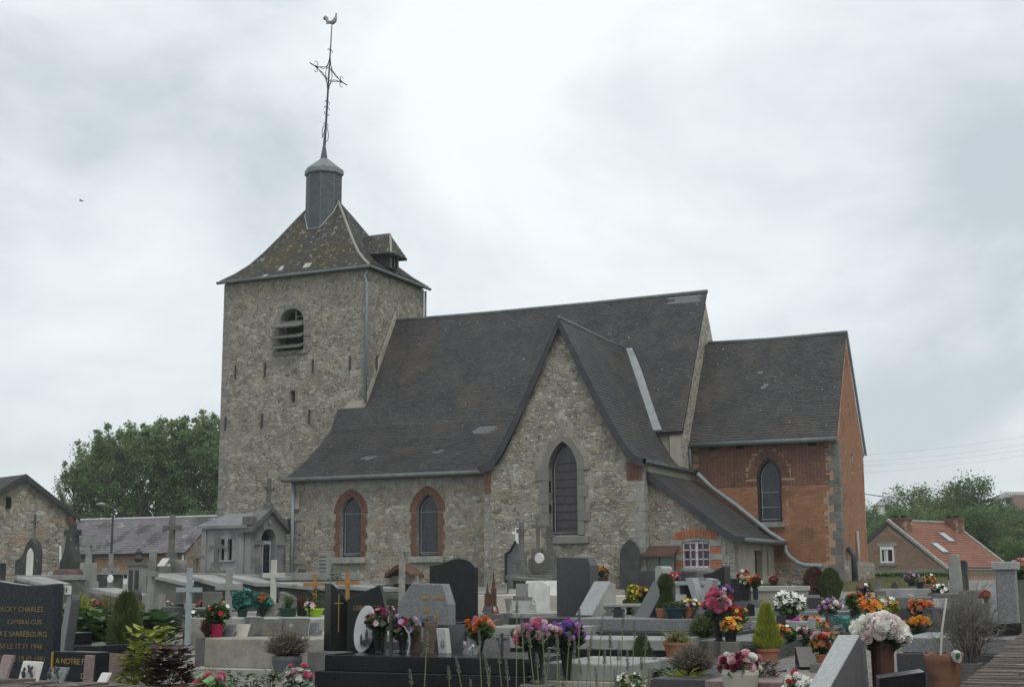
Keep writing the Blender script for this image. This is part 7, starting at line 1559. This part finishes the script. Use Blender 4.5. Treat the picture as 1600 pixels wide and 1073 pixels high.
r, o, b, W, H = headstone('dark pointed stele with a white inscription panel before the barn', 37, 62, 838, 36, 'gothic', M_oldd, th=.2); MB().prism(prof('gothic', W*.5, H*.62), (0, -.105, H*.22), X, Z, -Y, .02).build('inscription_panel', M_marble, r)
mb = MB(); mb.box((0, 0, H+.28), (.05, .05, .66)); mb.box((0, 0, H+.42), (.26, .045, .05)); mb.build('finial', M_old, r)
headstone('black rough stone slab leaning left of the pointed stele', 26, 43, 858, 37, 'slantR', M_oldd, th=.25); headstone('narrow dark stone at the left edge above the gold lettered stone', -6, 5, 876, 36, 'flat', M_oldd, th=.2)
tomb('grey stone tomb box with white lichen lid by the barn', 26, 84, 33, 1.4, [(0, 903, M_old), (-.04, 895, M_lid)], name='tomb_box')
r, o, b, W, H = headstone('small house shaped monument with a dark door right of the pale cross', 156, 184, 884, 37, 'peak', M_old, th=.5); MB().box((0, -.26, H*.36), (W*.5, .03, H*.6)).build('door', M_oldd, r); MB().box((0, 0, H*.82), (W*1.4, .6, .09)).build('cornice', M_oldl, r)
r, o, b, W, H = headstone('twin panelled stone tablet with an urn on top', 204, 226, 880, 36, 'flat', M_oldl, th=.3)
for s_ in (-1, 1): MB().box((s_*W*.24, -.155, H*.5), (W*.3, .03, H*.7)).build('panel', M_oldd, r)
MB().box((0, 0, H+.03), (W*1.25, .4, .08)).build('cornice', M_old, r); MB().lathe([(.06, 0), (.12, .1), (.06, .2), (.09, .26), (.02, .36)], 10, (0, 0, H+.06)).build('urn', M_oldd, r)
monument('tall round shafted stone cross on a big domed base', 266, 802, 38, 822, 15, 8, M_old, [(36, 896), (14, 862)], flare=.3)
b = gnd(277, 37.6); r = thing('domed_stone', 'rounded dark base stone beside the tall stone cross', 'monument', b); upright(MB(), 'round', 30*mpp(38)/.907, zpx(872, 38)-b.z, .4).build('stone', M_old, r, bevel=.02)
r = plaque('pale open book stone before the domed base', 242, 260, 872, 884, 0, M_marble, t=36.5, back=.8, rz=-.3, group=None)
tomb('grey tomb box with a pale slab lid left of the chapel', 236, 302, 31, 1.7, [(0, 899, M_old), (-.05, 893, M_lid)], name='tomb_box'); tomb('second grey tomb box with a pale lid before the chapel', 300, 368, 32, 1.6, [(0, 903, M_oldd), (-.05, 895, M_lid)], name='tomb_box'); tomb('dark tomb box with a pale lid under the chapel windows', 345, 404, 34, 1.5, [(0, 905, M_oldd), (-.05, 898, M_lid)], name='tomb_box')
headstone('grey panel stone with dark frame at the tomb left of chapel', 232, 252, 896, 30.6, 'flat', M_oldd, th=.2)
cross_on('very thin yellowish stone cross left of the chapel', 305, 842, 33, 868, 13, 5, M_old, thick=.1)
monument('small stone cross on a stepped rocky base at the chapel wall', 337, 835, 36, 852, 11, 7, M_old, [(32, 898), (22, 888), (14, 876)], flare=.1)
# row before the nave wall
tomb('stone ledged tomb in front of the chapel door side', 442, 508, 36, 1.8, [(0, 905, M_old), (-.06, 893, M_oldl)], name='tomb_box'); tomb('slate grey tomb with white edged lid before the nave', 436, 522, 31, 1.6, [(0, 916, M_oldd), (-.05, 907, M_lid)], name='tomb_box'); tomb('long grey lidded tomb before the first nave window', 520, 622, 32, 1.7, [(0, 920, M_oldd), (-.05, 911, M_lid)], name='tomb_box'); tomb('pale low kerb grave right of the shrine', 640, 740, 30, 1.8, [(0, 940, M_conc), (.03, 925, M_lid)], name='kerb_grave')
headstone('low dark scroll topped headstone at the nave downpipe', 459, 484, 886, 39, 'scroll', M_oldd, th=.2)
r, o, b, W, H = headstone('blue grey inscription stele against the nave wall', 498, 514, 862, 38.6, 'notch', M_oldl, th=.15)
for k in range(8): MB().box((0, -.078, H*.9-k*.1), (W*.7, .006, .025)).build('inscription_line', M_oldd, r)
shrub('dead reddish heather on the grave left of the black book', gnd(470, 27), 'heather', .42, .42, F_red, 1300, .07, name='dry_heather'); shrub('wrapped dark bush with white specks behind the black book', gnd(523, 33), 'leafy', .22, .7, F_dg, 160, .09, name='dark_bush')
tomb('low dark slab grave behind the rusty shrine', 600, 650, 27.5, 1.4, [(0, 935, M_oldd), (0, 925, M_old)], name='kerb_grave'); bouquet('small pink flowers on the pale edge left of the octagonal stone', gnd(607, 26.5), ('pot', .1, .1, M_terra), [('daisy', 'rosy', 8, .07), ('daisy', 'pale', 4, .07)], .3, .2, F_dg, 60, .06)
# group of small monuments below the transept window
r = thing('gabled_slate_stele', 'blue grey gabled slate stele with a white cross on top under the transept', 'monument', gnd(808, 38.0)); h_ = zpx(847, 38)-r.location.z; W = 28*mpp(38)/.907
upright(MB(), 'peak', W, h_*.99, .14).build('slab', mat('blue_slate_stone', (.075, .085, .095), (.12, .13, .14)), r)
mb = MB(); pr = [(-W*.55, h_*.2), (-W*.55, h_*.78), (-W*.3, h_*.83), (0, h_*1.02)]; mb.tube([(p[0], -.09, p[1]) for p in pr], .035, 5); mb.build('dark_moulding', mat('blue_black_moulding', (.015, .02, .028)), r)
mb = MB(); mb.box((0, 0, h_+.18), (.07, .06, .42)); mb.build('cross_upright', M_white, r); MB().box((0, 0, h_+.26), (.26, .055, .065)).build('cross_arm', M_white, r)
monument('stepped grey cross monument with lichen edged tiers', 815, 815, 36.4, 829, 7, 7, M_old, [(28, 895), (22, 882), (14, 866)], flare=.1); monument('slender cross on a grey pedestal with a white oval panel', 841, 808, 36.8, 822, 9, 5, M_old, [(24, 872), (16, 856)], flare=.05)
o = thing('oval_panel', 'white oval inscription panel on the slender cross pedestal', 'plaque', on(843, 36.3, zpx(872, 36.3))); MB().lathe([(.12, -.01), (.14, .0), (.12, .015)], 16).build('panel', M_marble, o, rot=(1.57, 0, 0), scale=(1, 1, 2))
monument('mossy carved cross monument next to the window sill', 859, 822, 36.6, 836, 7, 8, M_old, [(26, 890), (18, 858)], flare=.3); tomb('broad grey tomb ledge carrying the small monuments', 793, 884, 35, 1.8, [(.1, 905, M_oldd), (-.04, 898, M_old)], name='tomb_box')
b = gnd(945, 33); bouquet('yellow orange flowers in a dark box by the arched stele', on(940, 31, zpx(912, 31)), ('pot', .16, .14, M_rust), [('rose', 'gold', 4, .13), ('rose', 'orange', 3, .12)], .42, .2, F_dg, 60, .08)
# small grave goods scattered on the slabs: pebbles of the old kerbs
def kerb(label, x0, x1, t, n, m=M_cream):
    a, c = gnd(x0, t), gnd(x1, t); r = thing('kerb_row', label, 'kerb', a); d = c-a
    for k in range(n): MB().blob(d*((k+.5)/n)+Vector((0, random.gauss(0, .03), .05)), (.07, .06, .07), k, 1, .3).build('stone', m, r)
    return r
kerb('row of small white stones edging the bed behind the concrete grave', 250, 352, 25.5, 26, M_marble)
# ================================================================== more graves filling the rows, sloping old lids
random.seed(91)
def slope_tomb(label, x0, x1, y0, y1, t, L_, m, lid, rz=0.):
    """old tomb box whose lid slopes from its head (left) to its foot (right)"""
    b = gnd(x0, t); k1 = kx(x1); s0 = b.x*RH.x+b.y*RH.y; c, s = math.cos(rz-YAW), math.sin(rz-YAW); L_ *= .6; W = (k1*t-s0)/(c-k1*s); t1 = t-W*.42*math.cos(rz)
    z0, z1 = zpx(y0, t)-b.z, zpx(y1, t1)-b.z; r = thing('tomb_box', label, 'grave', b, rz)
    MB().prism([(.04, -.2), (W-.04, -.2), (W-.04, z1-.09), (.04, z0-.09)], (0, .04, 0), X, Z, -Y, L_-.08).build('box', m, r, bevel=.01)
    MB().prism([(-.05, z0-.09), (W+.05, z1-.09), (W+.05, z1), (-.05, z0)], (0, -.03, 0), X, Z, -Y, L_+.06).build('lid', lid, r, bevel=.012)
    return r
for a in (('old tomb box with a lichened lid sloping down towards the blue grey cross', 236, 300, 893, 907, 29.5, 1.3, M_old, M_lid), ('dark tomb box with a sloping pale lid left of the chapel windows', 298, 350, 895, 909, 27.8, 1.2, M_oldd, M_lid), ('dark tomb box with a sloping lid below the chapel pilaster', 352, 408, 896, 908, 30.5, 1.2, M_oldd, M_lid),
          ('low dark tomb with a sloping white edged lid right of the chapel door', 434, 500, 908, 914, 27.5, 1.2, M_oldd, M_lid), ('grey sloping lidded tomb behind the orange crosses', 520, 604, 911, 917, 28.4, 1.1, M_oldd, M_lid), ('low sloping lidded tomb left of the slim pale cross', 148, 206, 915, 926, 27.5, 1.1, M_old, M_lid),
          ('dark sloping tomb ledge right of the shrine', 574, 622, 920, 906, 30, 1.0, M_oldd, M_old), ('dark sloping tomb behind the gold lettered stone', 30, 82, 897, 908, 30, 1.2, M_old, M_lid), ('brown grey tomb slope under the small monuments', 800, 875, 900, 909, 33, 1.0, M_oldd, M_old)): slope_tomb(*a)
# mid left rows between the old tombs and the concrete graves
for a in (('dark framed tablet grave left of the blue grey cross', 252, 290, 945, 'flat', G_dark, 23.0), ('low black slanted headstone behind the raspberry pot', 262, 285, 940, 'slantR', G_black, 24.5), ('dark grey low headstone right of the thin grey cross', 383, 405, 925, 'arch', M_oldd, 26.0), ('grey old low stone behind the teal flowers', 320, 345, 922, 'flat', M_old, 26.5), ('dark low rounded stone before the tomb chapel', 368, 388, 915, 'round', M_oldd, 28.5), ('dark stone tablet before the chapel door', 396, 418, 922, 'flat', M_oldd, 27.0), ('low grey stone with sloped top left of the lime bowl', 440, 462, 922, 'slantL', M_old, 25.5),
          ('small dark pointed stone left of the grey post', 205, 220, 918, 'gothic', M_oldd, 27.0), ('short grey stone behind the green leaf bed', 134, 160, 922, 'arch', M_old, 26.0), ('small broken grey stone beside the grey post', 242, 256, 925, 'slantR', M_oldl, 25.0)):
    lb_, x0, x1, yt, kd, m_, t_ = a; headstone(lb_, x0, x1, yt, t_, kd, m_, th=.16, rz=random.uniform(-.4, .1), base=(.14, .12, M_old), slab=(1.2, .22, random.choice((M_old, M_lid, M_conc, M_oldd))))
for i, (px, t, cl, cl2, lb_) in enumerate(((246, 25.2, 'cream', 'white', 'pale cream flowers beside the grey post'), (318, 27, 'salmon', 'red', 'little salmon flowers behind the teal leaves'), (300, 24, 'white', 'pale', 'white flower tuft right of the blue grey cross'), (262, 27.5, 'pale', 'rosy', 'tiny pink flower tuft before the tomb box'), (200, 26, 'white', 'gold', 'white and gold flower tuft behind the leaf bed'), (150, 25.5, 'red', 'orange', 'red orange flower peeping out behind the leaf bed'), (352, 27.5, 'yellow', 'white', 'yellow white flower tuft before the chapel windows'), (432, 27, 'mag', 'pale', 'magenta flower tuft right of the cream cross'))):
    bouquet(lb_, gnd(px, t), ('pot', .1, .14, random.choice((M_terra, M_bpl, M_gpot))), [('daisy', cl, 5, .10), ('daisy', cl2, 4, .09)], random.uniform(.32, .48), .17, random.choice((F_g, F_dg)), 70, .07)
for i, (px, t, hh, m_, lb_) in enumerate(((126, 24.5, .6, F_yg, 'wispy yellowish weeds behind the leaf bed'), (188, 24.2, .55, F_jun, 'wispy olive weeds behind the leaf bed'), (216, 24.6, .5, F_hay, 'dry straw weeds beside the grey post'), (170, 25.6, .55, F_hay, 'dry brown weeds under the slim pale cross'), (330, 28.5, .4, F_g, 'green weeds before the chapel wall'), (96, 21.5, .5, F_jun, 'olive weeds behind the leaning grey headstone'))):
    shrub(lb_, gnd(px, t), 'heather', .25, hh, m_, 420, .08, name='weed_clump', cat='plant')
# mid right rows
for a in (('dark low headstone right of the white lily vase', 1262, 1284, 935, 'flat', G_dark, 25.0), ('grey slanted low stone behind the chrysanthemum vase', 1306, 1326, 938, 'slantR', G_mid, 24.6), ('black low slab stone before the dry grass', 1340, 1366, 930, 'flat', G_black, 27.2), ('dark red low headstone left of the grey obelisk', 1450, 1474, 926, 'arch', G_red, 26.0), ('old grey headstone before the dead bush', 1500, 1530, 925, 'flat', M_old, 21.0), ('dark stone at the right edge below the pillar', 1588, 1612, 935, 'flat', G_dark, 19.0), ('grey stone with round top behind the orange roses', 1408, 1428, 930, 'round', M_oldl, 25.0), ('low grey stone right of the white stele', 880, 902, 925, 'flat', M_old, 30.0), ('dark low stone below the notice cabinet', 1012, 1030, 896, 'flat', M_oldd, 36.0), ('little grey stone by the sacristy door', 1214, 1230, 912, 'arch', M_old, 35.0), ('grey low stone left of the round clipped shrubs', 1238, 1254, 915, 'slantL', M_oldl, 33.5)):
    lb_, x0, x1, yt, kd, m_, t_ = a; headstone(lb_, x0, x1, yt, t_, kd, m_, th=.16, rz=random.uniform(-.3, .1), base=(.14, .12, G_dark), slab=(1.3, .24, random.choice((G_dark, M_lid, G_mid, M_old))))
for a in (('white plaque leaning on the grey slab behind the lilies', 1222, 1236, 950, 968, G_light, 22.0), ('dark plaque on the grey slab right of the lime cypress', 1212, 1226, 962, 980, G_black, 19.8), ('grey plaque beside the teal bowl', 1072, 1088, 950, 966, G_dark, 19.3), ('small dark plaque on the long dark grave near the lectern', 958, 972, 952, 968, G_black, 20.0), ('white plaque before the stone bench', 962, 976, 944, 958, M_marble, 21.2), ('pale plaque on the slab right of the pink flat stone', 1262, 1274, 966, 982, G_mid, 19.6), ('dark plaque on the kerbed grave behind the tulips', 1318, 1332, 935, 950, G_dark, 24.0), ('grey tablet on the stepped grey grave', 1462, 1478, 935, 948, G_mid, 20.5)):
    lb_, x0, x1, yt, yb_, m_, t_ = a; plaque(lb_, x0, x1, yt, yb_, 0, m_, back=.45, rz=random.uniform(-.5, .4), t=t_, group='plaques on the graves')
for i, (px, t, cl, cl2, lb_) in enumerate(((1006, 22.5, 'yellow', 'gold', 'yellow flowers above the dark lectern stone'), (1350, 24.2, 'white', 'rosy', 'white rosy flowers before the dry grass'), (1468, 24, 'white', 'mauve', 'white flowers left of the grey obelisk'), (1586, 17.5, 'yellow', 'red', 'yellow flowers beside the right pillar'))):
    bouquet(lb_, on(px, t, zpx(965-(t-20)*5, t)), ('pot', .09, .13, random.choice((M_terra, M_bpl, M_gpot))), [('daisy', cl, 6, .10), ('rose', cl2, 4, .09)], random.uniform(.32, .44), .16, random.choice((F_g, F_dg)), 70, .07)
# ================================================================== settle: everything stands on the surface seen under it
bpy.context.view_layer.update()
dg = bpy.context.evaluated_depsgraph_get()
def top_of(o):
    while o.parent: o = o.parent
    return o
MOV = {'flowers', 'shrub', 'plaque', 'vase', 'plant', 'ornament', 'memorial', 'bottle', 'flower pot', 'bush', 'headstone', 'bench', 'cross', 'monument', 'tag'}
FIX = {'enamel_disc', 'photo_plaque', 'oval_panel', 'lavender_stem', 'flower_spike', 'plastic_wrap_tag', 'shaft_stone', 'domed_stone'}
SUP = {'grave', 'headstone', 'bench', 'monument', 'wall', 'kerb', 'church'}
def support(org, d, own, far=300.):
    d = d.normalized()
    for _ in range(40):
        hit, loc, nor, idx, ob, mw = sc.ray_cast(dg, org, d, distance=far)
        if not hit: return None
        r_ = top_of(ob)
        if r_ != own and ((r_.get('kind') == 'structure') or (r_.get('category') in SUP and ob.get('kind') != 'stuff')): return loc, nor, r_
        org = loc+d*.001
    return None
todo = []
for o in sorted([o for o in sc.objects if not o.parent and o.get('category') in MOV and o.name.split('.')[0] not in FIX], key=lambda q: q.name):
    b = Vector(o.location); dn = support(b+Z*.05, -Z, o)
    if dn is None: continue
    gap = b.z-dn[0].z
    if abs(gap) < .03: continue
    if gap < 0: continue
    h = support(EYE, b-EYE, o)
    if h and h[1].z > .8:
        k = (h[0]-EYE).length/(b-EYE).length
        if .78 < k < 1.3: todo.append((o, h[0], k, 0)); continue
    if gap < .1: todo.append((o, dn[0], 1, 0))
    else: todo.append((o, b, 1, gap))
for o, p, k, gap in todo:
    o.location = p; o.scale = (o.scale[0]*k,)*3
    if gap:                                                      # a rough stone lifts it to the height it has on its grave
        xs = [abs(v[0]) for c in o.children if c.type == 'MESH' and c.get('kind') != 'stuff' and not c.name.startswith('bloom') for v in c.bound_box]+[.08]
        w_ = min(.5, max(xs)*2+.06); MB().box((0, w_*.1, -gap/2-.03), (w_, w_, gap+.06), .5, taper=(.94, .94)).build('base_stone', M_old, o, bevel=.008)
# ================================================================== a little haze in the damp summer air
hz_ = MB().box(FH*100+Z*28, (2600, 2600, 84)).build('haze', [], kind='stuff')
hm = bpy.data.materials.new('pale_haze'); hm.use_nodes = True; t_ = hm.node_tree; t_.nodes.clear()
ho = t_.nodes.new('ShaderNodeOutputMaterial'); hv = t_.nodes.new('ShaderNodeVolumePrincipled'); hv.inputs['Color'].default_value = (.97, .985, 1, 1); hv.inputs['Density'].default_value = .0004
t_.links.new(hv.outputs[0], ho.inputs['Volume']); hz_.data.materials.append(hm)
